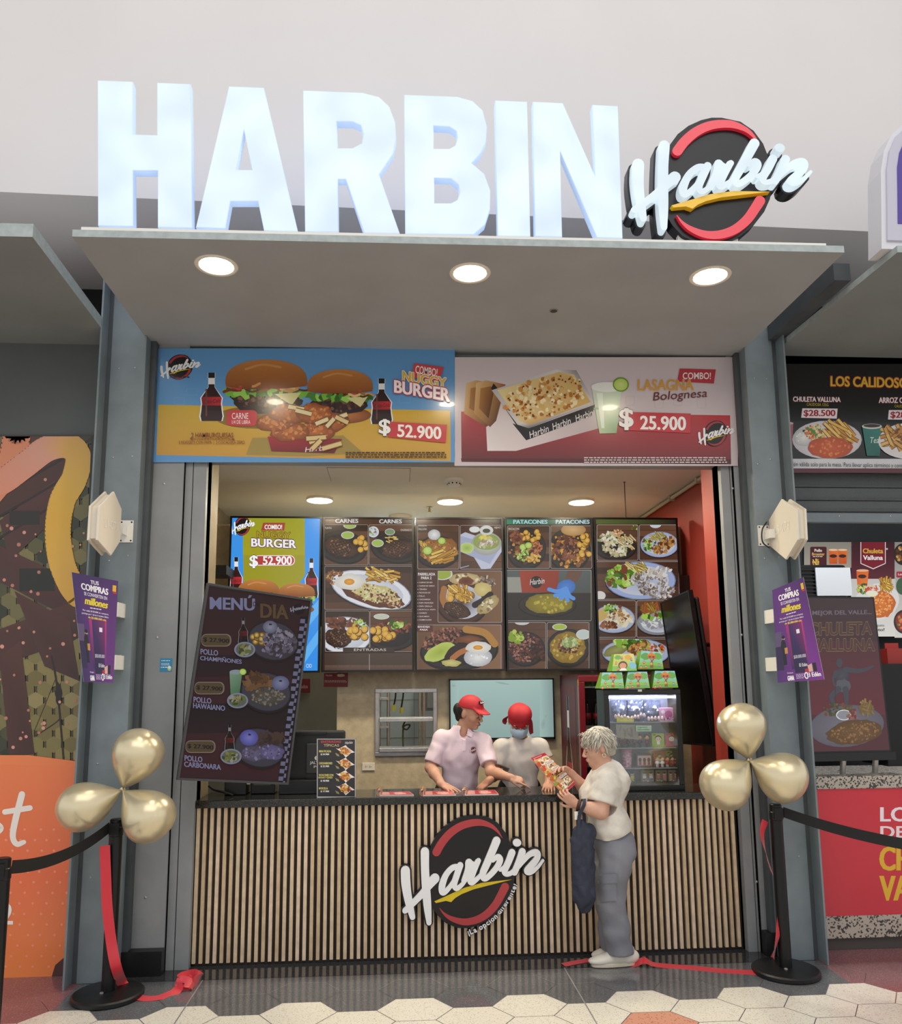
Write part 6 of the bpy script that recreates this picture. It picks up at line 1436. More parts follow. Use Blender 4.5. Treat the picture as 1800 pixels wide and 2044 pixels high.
inn = [tuple(c + (np.array(p) - c) * 0.73) for p in out]; V, Fc = slab(inn, 0.004, 0.008); build('face', V, Fc, mat('sign_violet', '#4a3a86', 0.4, emit=0.3), None, r, local=True)

# ------------------------------------------------------------------ purple raffle posters beside both pillars
def flyer(A, right=False):
    """drawn in a 200 x 480 frame"""
    A.poly([(0, 0), (200, 0), (200, 480), (0, 480)], ['#5a2a78', '#452064', '#7a2a90', '#4a2470'] if right else ['#3a2060', '#4a2466', '#6a2a80', '#38205c'])
    A.poly([(60, 200), (150, 190), (150, 420), (70, 420)], ['#a02a70', '#c0306c', '#5a2a84', '#2c1c50']); A.poly([(75, 200), (142, 196), (142, 440), (82, 440)], ['#3a2060', '#7a2468', '#281848', '#20143c'])
    A.rect(0, 225, 34, 300, '#5a4a70'); A.rect(0, 300, 34, 420, '#2c1c48')
    A.ell(42, 262, 8, 11, '#c89a84'); A.ell(42, 256, 9, 9, '#1c1218'); A.blob(40, 300, 13, 34, '#1c1622', None, .05); A.poly([(34, 330), (48, 330), (50, 395), (34, 395)], '#14101c'); A.rect(44, 310, 58, 340, '#c08a48')
    A.poly([(140, 410), (160, 402), (160, 440), (140, 440)], '#d8a8a0'); A.rect(162, 400, 178, 440, '#1c1828'); A.rect(126, 424, 142, 440, '#b02838')
    A.text('TUS', 78, 20, 114, 38, '#f0ecf4', .05); A.text('COMPRAS', 36, 40, 156, 70, '#f4f0f6', .08, None, 0, 0, 0, 6); A.text('SE CONVIERTEN EN', 46, 78, 152, 94, '#e8e2f0', .03, None, 0, 0, 0, 6); A.text('millones', 46, 100, 152, 134, '#e6cf3a', .08, '#4a3a10', .03, 0, .2, 6)
    A.lines(70, 146, 128, 1, 4, 2, '#e8e2f0'); A.text('Por cada $150.000 en compras,', 34, 158, 160, 168, '#f0ecf4', .02, None, 0, 0, 0, 4); A.text('participa por 1 de las 6 tarjetas d\u00e9bito', 28, 172, 160, 182, '#f0ecf4', .02, None, 0, 0, 0, 4); A.text('de $5.000.000 c/u.', 58, 186, 148, 197, '#e6cf3a', .05, None, 0, 0, 0, 4)
    A.rect(176, 24, 192, 54, '#e0b020'); A.rect(178, 56, 194, 64, '#c02830'); A.rect(112, 232, 128, 252, '#e8e0f0')
    A.text('$30.000.000', 84, 354, 140, 372, '#e0dcec', .02); A.text('El Ed\u00e9n', 104, 396, 140, 412, '#f0ecf4', .03)
    A.text('C', 120, 440, 134, 472, '#f4f0f6', .05); A.text('El Ed\u00e9n', 132, 444, 190, 464, '#f4f0f6', .06); A.text('GANA', 46, 450, 74, 474, '#f0ecf4', .08); A.lines(84, 446, 118, 4, 3, 3, '#c8b8d8'); A.text('Compra', 46, 432, 72, 442, '#e6e0f0', .02)
class QuadView:
    """bends a 200 x 480 drawing onto four sight-line corners lying on one sheet"""
    def __init__(s, pl, C): s.pl = pl; s.C = [np.array(pl.px(*c)) for c in C]
    def px(s, x, y):
        u, v = x / 200, y / 480; a = s.C[0] * (1 - u) + s.C[1] * u; b = s.C[3] * (1 - u) + s.C[2] * u
        return tuple((a * (1 - v) + b * v).tolist())
    def matrix(s): return s.pl.matrix()
for C, D, lab, rt in (([(143, 1142), (236, 1160), (226, 1363), (167, 1361)], (-0.52, -0.37, -0.50), 'purple raffle poster on the left pillar, lapping over the hoarding', False), ([(1541, 1178), (1603, 1152), (1645, 1356), (1552, 1363)], (-0.36, -0.50, -0.40), 'purple raffle poster on the right pillar, lapping over the maroon promo screen', True)):
    pl = plane3(atY(*C[0], D[0]), atY(*C[1], D[1]), atY(*C[3], D[2])); qv = QuadView(pl, C)
    r = empty('raffle_poster', pl.o, lab, 'poster', 'purple raffle posters', matrix=pl.matrix())
    A = Art(qv, (0, 0, 1.0), seed=60); flyer(A, rt)
    V, Fc = slab([qv.px(0, 480), qv.px(200, 480), qv.px(200, 0), qv.px(0, 0)], -0.004, 0.0); A.build('sheet', M_VINYL, r, [(V, Fc, M_WHITEP)])
    inv = np.array(pl.matrix().inverted())
    for v in (0.28, 0.80):
        e = pl.at(*qv.px(200 if not rt else 2, 480 * v), -0.012); a = MB(); a.box((e[0] - 0.012, min(e[1], YW - 0.01) - 0.0, e[2] - 0.045), (e[0] + 0.012, YW, e[2] + 0.045)); a.V = [tuple((inv @ np.array((*q, 1.0)))[:3]) for q in a.V]; a.build('mounting_clip', M_WHITEP, r, local=True)
# small blue sticker on the frame panel
def sticker(A):
    A.rect(300, 1300, 360, 1350, '#2a86b4'); A.lines(322, 1318, 340, 1, 1.4, 1, '#d8eef6'); A.lines(322, 1324, 338, 2, 1.2, 1.4, '#d8eef6'); A.lines(321, 1331, 334, 1, 1.6, 1, '#eef8fa'); A.ell(338, 1334, 4, 5, '#b9c86a'); A.ell(338, 1332, 3, 3, '#e6f0f0')
pls = planeY(-0.0765, 331, 1328)
A = Art(pls, (0, 0, 1.0)); sticker(A); c0, c1 = pls.px(318.5, 1341), pls.px(344, 1314); A.V = [(min(max(p[0], c0[0]), c1[0]), min(max(p[1], c0[1]), c1[1]), p[2]) for p in A.V]
tag(A.build('sticker', M_PAPER), 'small blue sticker on the grey panel left of the counter', 'sticker')
# ------------------------------------------------------------------ back wall: hatch, television, outlet, cards
def box_px(x0, y0, x1, y1, Y, d, mb, m=0):
    """front face seen between two sight lines at depth Y, going back d"""
    a = atY(x0, y1, Y); b = atY(x1, y0, Y); mb.box((a[0], Y, a[2]), (b[0], Y + d, b[2]), m); return mb
r = empty('serving_hatch', atY(810, 1505, YB), 'steel framed serving hatch with two ledges in the beige back wall', 'serving hatch')
a = MB(); o0, o1 = atY(748, 1510, YB - .02), atY(872, 1374, YB - .02)
def ringbox(a, lo, hi, w, y0, y1):
    a.box((lo[0], y0, lo[2]), (hi[0], y1, lo[2] + w)); a.box((lo[0], y0, hi[2] - w), (hi[0], y1, hi[2])); a.box((lo[0], y0, lo[2] + w), (lo[0] + w, y1, hi[2] - w)); a.box((hi[0] - w, y0, lo[2] + w), (hi[0], y1, hi[2] - w))
ringbox(a, o0, o1, 0.036, YB - .022, YB - .001); a.build('frame', M_STEEL, r, bevel=0.003)
for y0, y1 in ((1432, 1441.5), (1492, 1502)):
    a = MB(); q0, q1 = atY(757, y1, YB - 0.05), atY(865, y0, YB - 0.05); a.box((o0[0] + .037, YB - 0.05, q0[2]), (o1[0] - .037, YB + 0.16, q1[2])); a.build('ledge', M_STEEL, r, bevel=0.004)
r = empty('kitchen_rack', (0.0, 2.6, 0), 'steel kitchen rack half seen through the serving hatch', 'rack')
for px in (757, 775, 838, 846):
    a = MB(); x = float(atY(px, 1440, 2.5)[0]); a.tube([(x, 2.5, 0), (x, 2.5, 2.0)], 0.016, 10); a.build('upright', M_STEEL, r)
for z in (1.35, 1.62, 1.0):
    a = MB(); a.box((float(atY(755, 1440, 2.5)[0]), 2.4, z), (float(atY(776, 1440, 2.5)[0]), 2.7, z + 0.02)); a.build('shelf', M_STEEL, r)
r = empty('steel_cupboard', (0.3, 2.8, 0), 'dark steel cupboard behind the serving hatch at its right', 'cupboard')
a = MB(); x0, x1 = float(atY(843, 1440, 2.7)[0]), float(atY(880, 1440, 2.7)[0]); a.box((x0, 2.7, 1.5), (x1, 3.1, 2.1)); a.build('body', mat('steel_dark', '#6f7478', 0.35, 0.5), r)
a = MB(); a.box((x0 + 0.05, 2.69, 1.53), (x1, 2.7, 2.05)); a.build('door', mat('steel_mid', '#7d838a', 0.3, 0.5), r)
for px0, yb_c, lab in ((786, 1419, 'black cable with a yellow taped plug hanging left in the hatch'), (801, 1424, 'black cable with a yellow taped plug hanging in the middle of the hatch')):
    t0 = atY(px0 + 4, 1370, 2.3); p = [np.array((t0[0], 3.199, 2.75)), np.array((t0[0], 2.6, 2.45)), t0, atY(px0 + 2, 1398, 2.3), atY(px0, yb_c - 12, 2.3), atY(px0, yb_c, 2.3)]
    r = empty('hanging_cable', p[-1], lab, 'cable', 'cables in the hatch'); a = MB(); a.tube(smooth_path(p, 5), 0.008, 8); a.build('cable', M_BLACK, r)
    a = MB(); a.tube([p[-2], p[-1]], 0.016, 10); a.build('yellow_plug', mat('yellow_tape', '#c9c23a', 0.5), r)
a = MB(); a.tube(smooth_path([atY(808, 1440, 1.93), atY(804, 1452, 1.93), atY(812, 1456, 1.93), atY(818, 1447, 1.93), atY(806, 1450, 1.93), atY(804, 1470, 1.93), atY(805, 1496, 1.93)], 6), 0.008, 8); tag(a.build('looped_hose', mat('hose', '#5a5a32', 0.5)), 'thin looped hose in the lower half of the hatch', 'hose')
# television with pale picture
plT = planeY(YB - 0.045, 1000, 1415); r = empty('television', plT.o, 'wall television showing a blank pale green picture behind the two workers', 'television', None, matrix=plT.matrix())
c = [plT.px(*q) for q in ((896, 1355.5), (1105, 1355.5), (1105, 1475), (897, 1477))]; x0, x1, z0, z1 = c[3][0], c[1][0], c[2][1], c[0][1]; b = 0.012
V, Fc = slab([(x0, z0), (x1, z0), (x1, z1), (x0, z1)], -0.044, -0.003); a = MB(); a.add(V, Fc)
for q in ((x0, z0, x1, z0 + b * 1.5), (x0, z1 - b, x1, z1), (x0, z0, x0 + b, z1), (x1 - b, z0, x1, z1)):
    v, f = slab([(q[0], q[1]), (q[2], q[1]), (q[2], q[3]), (q[0], q[3])], -0.003, 0.003); a.add(v, f)
build('housing', a.V, a.F, M_BEZ, None, r, local=True)
A = Art(plT, (890, 1350, 8.0), seed=4, z0=-0.002)
A.rect(40, 40, 1730, 1030, '#a8c4be', '#92aca8'); A.rect(40, 40, 200, 1030, '#9cb6b2', '#a8c4be', True); A.rect(1500, 40, 1730, 1030, '#a6c1bb', '#88a09e', True)
for q in ((1560, 760, 40, 90), (1600, 640, 26, 40), (120, 150, 30, 20), (900, 110, 120, 14)): A.ell(*q, '#8fa8a4', 10, '#9ab3ae', 18)
A.V = [(min(max(p[0], x0 + b), x1 - b), min(max(p[1], z0 + b), z1 - b), p[2]) for p in A.V]; A.build('display', printmat('screen_pale', 0.25, 0.85), r)
r = empty('wall_outlet', atY(735, 1530, YB), 'pale double wall outlet below the serving hatch', 'outlet')
a = MB(); box_px(722.5, 1522.5, 748, 1538.5, YB - .012, .0115, a); pl_ = a.build('plate', M_CREAM, r, bevel=0.003)
a = MB()
for cx in (731, 739.5):
    for dx, dy in ((-1.6, -.9), (-1.6, 1.4), (1.2, .2)): box_px(cx + dx - .5, 1530 + dy - .7, cx + dx + .5, 1530 + dy + .7, YB - .0135, .002, a)
a.build('sockets', M_BLACK, pl_)
def redcard(A):
    A.rect(644, 1342, 696, 1372, '#8c2830', '#7a2029'); A.text('Harbin', 650, 1346, 663, 1350, '#e6d8d8', .03); A.blob(680, 1348, 8, 3, '#e0cfa8'); A.lines(648, 1358, 692, 2, 1.2, 1.4, '#d8b8a8')
pq = planeY(YB - 0.006, 670, 1358); A = Art(pq, (0, 0, 1.0)); redcard(A); c0, c1 = pq.px(646, 1371.5), pq.px(694.5, 1343); A.V = [(min(max(p[0], c0[0]), c1[0]), min(max(p[1], c0[1]), c1[1]), p[2]) for p in A.V]
V, Fc = slab([(c0[0], c0[1]), (c1[0], c0[1]), (c1[0], c1[1]), (c0[0], c1[1])], -.0055, 0); tag(A.build('wall_card', M_PAPER, None, [(V, Fc, M_WHITEP)]), 'red notice card on the beige wall under the carnes screen', 'card', 'red cards on the back walls')
pq = planeY(2.34, 606, 1368); A = Art(pq, (0, 0, 1.0)); A.rect(590, 1355, 619, 1383, '#6b1c26', '#5c1820'); A.text('Saludos', 593, 1366, 614, 1374, '#b89a9a', .02)
V, Fc = slab([pq.px(*q) for q in ((590, 1383), (618.5, 1383), (618.5, 1355), (590, 1355))], -.0055, 0); tag(A.build('wall_card', M_PAPER, None, [(V, Fc, M_WHITEP)]), 'dark red card on the grey passage wall half hidden by the tilted menu screen', 'card', 'red cards on the back walls')
a = MB(); q0, q1 = atY(415, 1146, 1.2), atY(452, 1128, 1.2); a.box((-1.949, 1.2, q0[2]), (q1[0], 1.5, q1[2])); tag(a.build('shelf_bracket', M_BLACK), 'black bracket box on the left wall beside the burger screen', 'bracket')
a = MB(); a.box((1.85 + .55, 1.62, 2.35), (2.56, 1.78, 2.75)); tag(a.build('wall_speaker', M_BLACK, bevel=0.01), 'black box on the red wall behind the white plates screen', 'speaker')

# ------------------------------------------------------------------ on the counter
ZT = 1.0345
def standee(A):
    A.rect(190, 925, 660, 1655, '#2f2d30', '#28262a'); A.rect(195, 1620, 655, 1652, '#d8d4d8'); A.frame(195, 928, 658, 1650, 4, 8, '#c8c2c4')
    A.text('ENTRADAS', 245, 950, 482, 978, '#c83a46', .07, None, 0, 0, 0, -2); A.text('T\u00cdPICAS', 276, 984, 460, 1022, '#c8a878', .04); A.text('Harbin', 530, 958, 620, 990, '#e0d8dc', .03, None, 0, -4, .2)
    for k, (n, pr, y) in enumerate((('MINI PICADA', '$ 24.900', 1065), ('CHICHARRONES', '$ 22.900', 1208), ('PATACONES CON', '$ 18.900', 1350), ('MORCILLA', '$ 17.900', 1508))):
        A.text(n, 220, y, 220 + 13.2 * len(n), y + 26, '#d8cf70', .05)
        if k == 2: A.text('HOGAO Y QUESO', 214, y + 32, 382, y + 56, '#d8cf70', .05)
        yy = y + (70 if k == 2 else 38); A.text(pr, 240, yy, 340, yy + 24, '#efeaf0', .07)
        cy = 1080 + 150 * k; A.poly([(420, cy - 40), (450, cy - 30), (540, cy - 76), (560, cy - 50), (648, cy + 10), (600, cy + 20), (540, cy + 74), (500, cy + 20)], ['#efe6e4', '#f6f0ee', '#efe8e6', '#e6dedc', '#f4eeec', '#d8d0ce', '#f0e8e6', '#e0d8d6'])
        A.bits(534, cy - 4, 70, 40, 46, 11, ('#d8a040', '#c87a34', '#e6c068', '#8a4a24', '#7a3434' if k == 3 else '#b5622c'), .4, 18, 1.4)
        for j in range(3): A.stroke([(420 + j * 14, cy + 20 + j * 6), (436 + j * 12, cy + 52 + j * 3)], 5, '#c8b878', 2, False)
pq = Plane(atY(670, 1594, 0.03), (1, 0.0, 0), (0, 0.06, 1))
r = empty('menu_card_stand', pq.o, 'upright dark menu card of starters standing on the counter', 'menu card', None, matrix=pq.matrix())
A = Art(pq, (600, 1320, 6.0), seed=70); standee(A); c0, c1 = pq.px(631.5, 1593.5), pq.px(709, 1475)
V, Fc = slab([(c0[0], 0.004), (c1[0], 0.004), (c1[0], c1[1]), (c0[0], c1[1])], -.005, 0); A.build('card', M_PAPER, r, [(V, Fc, M_WHITEP)])
a = MB(); v, f = slab([(c0[0], -0.001), (c1[0], -0.001), (c1[0], 0.008), (c0[0], 0.008)], -.05, 0.012); a.add(v, f); build('foot', a.V, a.F, M_WHITEP, None, r, local=True)
# till: monitor, printer boxes
def gp(px, py, Y): return atY(px, py, Y)
r = empty('till_monitor', (float(gp(620, 1590, .33)[0]), .33, ZT), 'black till monitor seen from behind beside the starters card', 'monitor')
x0, x1 = float(gp(540, 1500, .3)[0]), float(gp(689, 1500, .3)[0]); zt = float(gp(640, 1458, .3)[2])
a = MB(); a.box((x0, .285, zt - .34), (x1, .32, zt)); sh_ = a.build('shell', mat('till_black', '#1f2022', 0.45), r, bevel=0.014)
a = MB(); a.box((x0 + .17, .272, zt - .03), (x1 - .13, .286, zt - .008)); a.build('vent_plate', M_BLACK, sh_, bevel=0.003)
xs0, xs1 = float(gp(612, 1500, .27)[0]), float(gp(650, 1500, .27)[0])
a = MB(); a.box((xs0, .24, ZT + .13), (xs1 + .02, .285, float(gp(620, 1484, .25)[2]))); a.build('neck_cover', mat('till_grey', '#313236', 0.4), r, bevel=0.006)
V, Fc = text_mesh('JALTECH', 0.02)
def tx(t, x0p, y0p, x1p, y1p, Y, m, parent, bold=0.02, name='lettering'):
    V, Fc = text_mesh(t, bold); lo, hi = V.min(0), V.max(0); a_, b_ = atY(x0p, y1p, Y), atY(x1p, y0p, Y)
    return build(name, [(a_[0] + (v[0] - lo[0]) / (hi[0] - lo[0]) * (b_[0] - a_[0]), Y, a_[2] + (v[1] - lo[1]) / (hi[1] - lo[1]) * (b_[2] - a_[2])) for v in V], Fc, m, None, parent)
tx('JALTECH', 618, 1519, 650, 1527, .2385, M_WHITEP, r); tx('POS', 626, 1528, 645, 1533, .2385, M_WHITEP, r)
a = MB(); a.lathe(gp(632, 1513, .2385), [(.015, 0), (.015, .001)], 16, 0, (0, -1, 0)); a.build('round_mark', M_WHITEP, r)
a = MB(); a.box((xs0 + .0, .27, ZT + .05), (xs1, .36, ZT + .17)); a.build('stand', M_BLACK, r)
r2 = empty('cash_drawer', (float(gp(600, 1590, .2)[0]), .2, ZT), 'black cash drawer box under the till monitor', 'cash drawer')
a = MB(); a.box((float(gp(557, 1560, .2)[0]), .2, ZT), (float(gp(640, 1560, .2)[0]), .39, ZT + .095)); a.build('box', M_BLACK, r2, bevel=0.004)
a = MB(); a.box((float(gp(562, 1560, .2)[0]), .196, ZT + .02), (float(gp(634, 1560, .2)[0]), .2, ZT + .08)); a.build('front', M_BLACKM, r2)
a = MB(); x0, x1 = float(gp(449, 1570, .22)[0]), float(gp(492, 1570, .22)[0]); r3 = empty('receipt_printer', (x0, .22, ZT), 'black receipt printer below the tilted menu screen', 'printer'); a.box((x0, .2, ZT), (x1, .38, ZT + .13)); a.build('body', M_BLACK, r3, bevel=0.006)
a = MB(); a.box((x1 + .002, .21, ZT + .07), (x1 + .022, .24, ZT + .125)); a.build('paper', M_WHITEP, r3)
a = MB(); x0, x1 = float(gp(500, 1570, .24)[0]), float(gp(548, 1570, .24)[0]); r3 = empty('card_terminal', (x0, .24, ZT), 'black card terminal dock beside the receipt printer', 'card terminal'); a.box((x0, .24, ZT), (x1, .38, ZT + .10)); a.build('body', M_BLACKM, r3, bevel=0.006)
a = MB(); a.box((x0 + .02, .237, ZT + .06), (x1 - .03, .24, ZT + .085)); a.build('display', mat('lcd', '#4a4a3a', 0.3), r3)
a = MB(); a.tube(smooth_path([(x0 - .1, .15, ZT + .006), (x0 - .16, .14, ZT + .03), (x0 - .23, .16, ZT + .045), (x0 - .27, .17, ZT + .07)], 5), 0.008, 8); tag(a.build('till_cable', M_BLACK), 'black cable stub on the counter below the tilted menu screen', 'cable')
# ring-bound menus lying on the counter
for (xa, xb, ya_, yb2), lab in (((757, 824, 1579, 1589), 'red ring-bound menu on the counter, nearest the starters card'), ((843, 908, 1578.5, 1589), 'red ring-bound menu under the hands of the worker in the pink polo'), ((927, 994, 1577.5, 1588.5), 'red ring-bound menu on the counter nearest the pointing hand')):
    P = [atZ(*q, ZT) for q in ((xa + 1, yb2), (xb + 2, yb2 - .5), (xb - 8, ya_), (xa + 2, ya_ + .5))]
    P = [np.array((p[0], max(p[1], -.018) if i < 2 else max(.13, min(p[1], .2)), p[2])) for i, p in enumerate(P)]
    r = empty('ring_menu', P[0], lab, 'menu', 'ring-bound menus on the counter')
    a = MB(); up = np.array((0, 0, .006)); a.hexa(P, [p + up for p in P]); a.build('pages', mat('menu_edge', '#d8d0cc', 0.5), r)
    pq = Plane(P[0] + up, P[1] - P[0], P[3] - P[0]); A = Art(pq, (0, 0, 1.0), z0=2e-4); Q = [(pq.u @ (p + up - pq.o), pq.v @ (p + up - pq.o)) for p in P]
    def pt(u, v): a_ = np.array(Q[0]) * (1 - u) + np.array(Q[1]) * u; b_ = np.array(Q[3]) * (1 - u) + np.array(Q[2]) * u; return tuple(a_ * (1 - v) + b_ * v)
    A.map = lambda x, y: pt(x, 1 - y)
    A.poly([(.01, .02), (.99, .02), (.99, .98), (.01, .98)], ['#b8283a', '#c23a48', '#c85a64', '#b83a46']); A.poly([(.05, .1), (.3, .1), (.3, .9), (.05, .9)], '#d89a90'); A.blob(.62, .5, .2, .3, '#e8c0b8'); A.text('Harbin', .4, .3, .8, .6, '#c02838', .02); A.V = [(v[0], v[1], v[2]) for v in A.V]
    ob = A.build('cover', M_VINYL, None); adopt(ob, r, pq.matrix())
    a = MB()
    for k in range(3):
        cpt = P[0] * (1 - (k + .5) / 3) + P[3] * (k + .5) / 3 + np.array((-.004, 0, .012)); a.tube([cpt + np.array((math.cos(t) * .019, 0, math.sin(t) * .019 + .006)) for t in np.linspace(0, 6.283, 18)], .0022, 6, 0, False)
    a.build('rings', mat('ring_copper', '#c9977a', 0.3, 0.7), r)

# ------------------------------------------------------------------ red drinks fridge
Yf = 0.95; xl_ = float(atY(1157, 1440, Yf)[0]); zt = float(atY(1180, 1346, Yf)[2])
r = empty('drinks_fridge', (xl_ + .33, 1.3, 0), 'dark red drinks fridge with a glass door against the red wall', 'fridge')
M_FR = mat('fridge_red', '#7a1a26', 0.35)
a = MB(); a.box((xl_, Yf + .04, 0.0), (xl_ + .04, 1.7, zt)); a.box((xl_ + .62, Yf + .04, 0), (xl_ + .66, 1.7, zt)); a.box((xl_ + .04, 1.66, 0), (xl_ + .62, 1.7, zt)); a.box((xl_ + .04, Yf + .04, 0), (xl_ + .62, 1.66, .3)); a.box((xl_ + .04, Yf + .04, zt - .06), (xl_ + .62, 1.66, zt)); a.build('cabinet', mat('fridge_dark', '#4a1a22', 0.4), r)
a = MB(); ringbox(a, np.array((xl_, 0, .28)), np.array((xl_ + .66, 0, zt - .01)), 0.05, Yf, Yf + .035); dr = a.build('door', M_FR, r, bevel=0.004)
def glassmat(name, col=(1, 1, 1), mix=0.1):
    m = bpy.data.materials.new(name); m.use_nodes = True; n = m.node_tree; n.nodes.clear(); o = n.nodes.new('ShaderNodeOutputMaterial'); t = n.nodes.new('ShaderNodeBsdfTransparent'); t.inputs[0].default_value = (*col, 1); g = n.nodes.new('ShaderNodeBsdfGlossy'); g.inputs['Roughness'].default_value = 0.02; x = n.nodes.new('ShaderNodeMixShader'); x.inputs[0].default_value = mix
    n.links.new(t.outputs[0], x.inputs[1]); n.links.new(g.outputs[0], x.inputs[2]); n.links.new(x.outputs[0], o.inputs[0]); return m
M_GLASS = glassmat('clear_glass', (0.93, 0.95, 0.95), 0.09)
a = MB(); a.box((xl_ + .05, Yf + .012, .33), (xl_ + .61, Yf + .018, zt - .06)); a.build('glass_pane', M_GLASS, dr)
for z in (0.75, 1.1, 1.4):
    a = MB(); a.box((xl_ + .042, Yf + .06, z), (xl_ + .618, 1.64, z + .012)); a.box((xl_ + .042, Yf + .052, z), (xl_ + .618, Yf + .06, z + .03)); a.build('shelf', M_STEEL, r)
a = MB(); a.box((xl_ - .005, Yf + .002, .4), (xl_ + .0, Yf + .03, 1.75)); a.build('door_seal', mat('seal_grey', '#8a7a78', 0.5), dr)
a = MB(); a.box((xl_ - .0015, Yf + .008, 1.68), (xl_ + .0, Yf + .03, 1.80)); a.build('yellow_sticker', mat('sticker_yellow', '#c9b04a', 0.5), dr)
# bottle picture on the fridge's left side
pq = Plane((xl_ - .001, 1.69, 0), (0, -1, 0), (0, 0, 1)); A = Art(pq, (0, 0, 1.0)); A.map = lambda x, y: (x, -y)
A.poly([(.02, -1.75), (.6, -1.75), (.6, -.2), (.02, -.2)], ['#5a2028', '#5f232b', '#4a1820', '#4a1820']); A.bottle(.30, -1.66, -.55, .26)
ob = A.build('side_print', M_PAPER, None); adopt(ob, r, pq.matrix())
bt = None
def dbottle(x, y, z, lab, cola=True):
    r = empty('drink_bottle', (x, y, z), lab, 'bottle', 'bottles in the drinks fridge')
    a = MB(); a.lathe((x, y, z), [(.028, 0), (.031, .01), (.030, .06), (.027, .09), (.031, .13), (.016, .18), (.012, .205)], 16); a.build('body', mat('cola' if cola else 'amber', '#2a1008' if cola else '#8a5a1c', 0.15), r, smooth=True)
    a = MB(); a.lathe((x, y, z), [(.0305, .065), (.0285, .09), (.0305, .115)], 16); a.build('label', mat('label_red', '#a02028', 0.5) if cola else mat('label_gold', '#b58a30', 0.5), r, smooth=True)
    a = MB(); a.lathe((x, y, z + .205), [(.0135, 0), (.0135, .018)], 14); a.build('cap', M_BLACK, r)
rows = {0.763: 'lower shelf', 1.113: 'middle shelf', 1.413: 'upper shelf'}
for z, nm in rows.items():
    for k in range(7): dbottle(xl_ + .09 + k * .075, Yf + .11, z, 'one of the small bottles lined up on the %s of the red fridge' % nm, (k % 3) != 2)

# ------------------------------------------------------------------ toy cabinet on the counter
Yc = 0.06
cx0, cx1 = float(atY(1209, 1480, Yc)[0]), float(atY(1363, 1480, Yc)[0]); cz = float(atY(1280, 1377, Yc)[2]); cd = 0.22
r = empty('toy_cabinet', ((cx0 + cx1) / 2, Yc + cd / 2, ZT), 'black glass-fronted toy cabinet standing on the right of the counter', 'display cabinet')
a = MB(); a.box((cx0, Yc + .02, ZT), (cx0 + .03, Yc + cd, cz)); a.box((cx1 - .03, Yc + .02, ZT), (cx1, Yc + cd, cz)); a.box((cx0 + .03, Yc + cd - .02, ZT), (cx1 - .03, Yc + cd, cz)); a.box((cx0 + .03, Yc + .02, ZT), (cx1 - .03, Yc + cd - .02, ZT + .05)); a.box((cx0 + .03, Yc + .02, cz - .035), (cx1 - .03, Yc + cd - .02, cz)); a.build('case', mat('cabinet_black', '#141517', 0.4), r)
a = MB(); a.box((cx0 + .031, Yc + cd - .024, ZT + .051), (cx1 - .031, Yc + cd - .0205, cz - .036)); a.build('inner_back', mat('cabinet_back', '#a9adc0', 0.5), r)
a = MB(); ringbox(a, np.array((cx0, 0, ZT)), np.array((cx1, 0, cz)), 0.034, Yc, Yc + .0195); dc = a.build('door', mat('cabinet_black', '#141517', 0.4), r, bevel=0.004)
a = MB(); a.box((cx0 + .034, Yc + .008, ZT + .034), (cx1 - .034, Yc + .012, cz - .034)); a.build('glass_pane', M_GLASS, dc)
a = MB(); a.box((cx0 + .032, Yc + .06, cz - .06), (cx1 - .032, Yc + .09, cz - .045)); a.build('light_strip', mat('cool_led', '#dfe6ff', 0.4, emit=30.0), r)
def shz(py): return float(atY(1280, py, Yc + .12)[2])
SH = [shz(1440), shz(1491), shz(1531)]
for z in SH: a = MB(); a.box((cx0 + .031, Yc + .055, z - .006), (cx1 - .031, Yc + cd - .025, z)); a.build('shelf', mat('shelf_clear', '#8f959c', 0.2), r)
def lpx(px, py, Y): q = atY(px, py, Y); return float(q[0]), float(q[2])
def put_front(name, px0, px1, py0, base, Y, d, m, lab, cat, group, deco=None, sub='picture'):
    x0, z1 = lpx(px0, py0, Y); x1, _ = lpx(px1, py0, Y); r = empty(name, ((x0 + x1) / 2, Y + d / 2, base), lab, cat, group)
    a = MB(); a.box((x0, Y, base), (x1, Y + d, max(z1, base + .02))); a.build('carton', m, r, bevel=0.002)
    if deco:
        pq = Plane((x0, Y - .0006, base), (1, 0, 0), (0, 0, 1)); A = Art(pq); w_, h_ = x1 - x0, max(z1, base + .02) - base; A.map = lambda x, y: (x * w_, (1 - y) * h_); deco(A); o = A.build(sub, M_PAPER, None); adopt(o, r, pq.matrix())
    return r
def doll_face(hair, body): 
    def f(A):
        A.ell(.5, .36, .26, .22, hair); A.ell(.5, .42, .22, .17, '#f0cfae'); A.ell(.42, .42, .03, .04, '#1c1c1c'); A.ell(.58, .42, .03, .04, '#1c1c1c'); A.rect(.38, .58, .62, .82, body); A.rect(.1, .08, .3, .14, '#1c1c1c')
    return f
gb = 'toy boxes in the cabinet'; lb = (1, )
put_front('toy_box', 1300.5, 1325.5, 1464, SH[1], Yc + .1, .07, mat('toy_green', '#9fb52c', 0.45), 'green doll box in the toy cabinet, upper of two', 'toy box', gb, doll_face('#16161c', '#f0f0f0'))
put_front('toy_box', 1327, 1352, 1464, SH[1], Yc + .1, .07, mat('toy_red', '#b8323c', 0.45), 'red doll box in the toy cabinet, upper of two', 'toy box', gb, doll_face('#3a2018', '#7a1820'))
put_front('toy_box', 1304, 1328, 1500, SH[2], Yc + .15, .07, mat('toy_red', '#b8323c', 0.45), 'red doll box in the toy cabinet, lower of two behind the white dolls', 'toy box', gb, doll_face('#16161c', '#d8d8d8'))
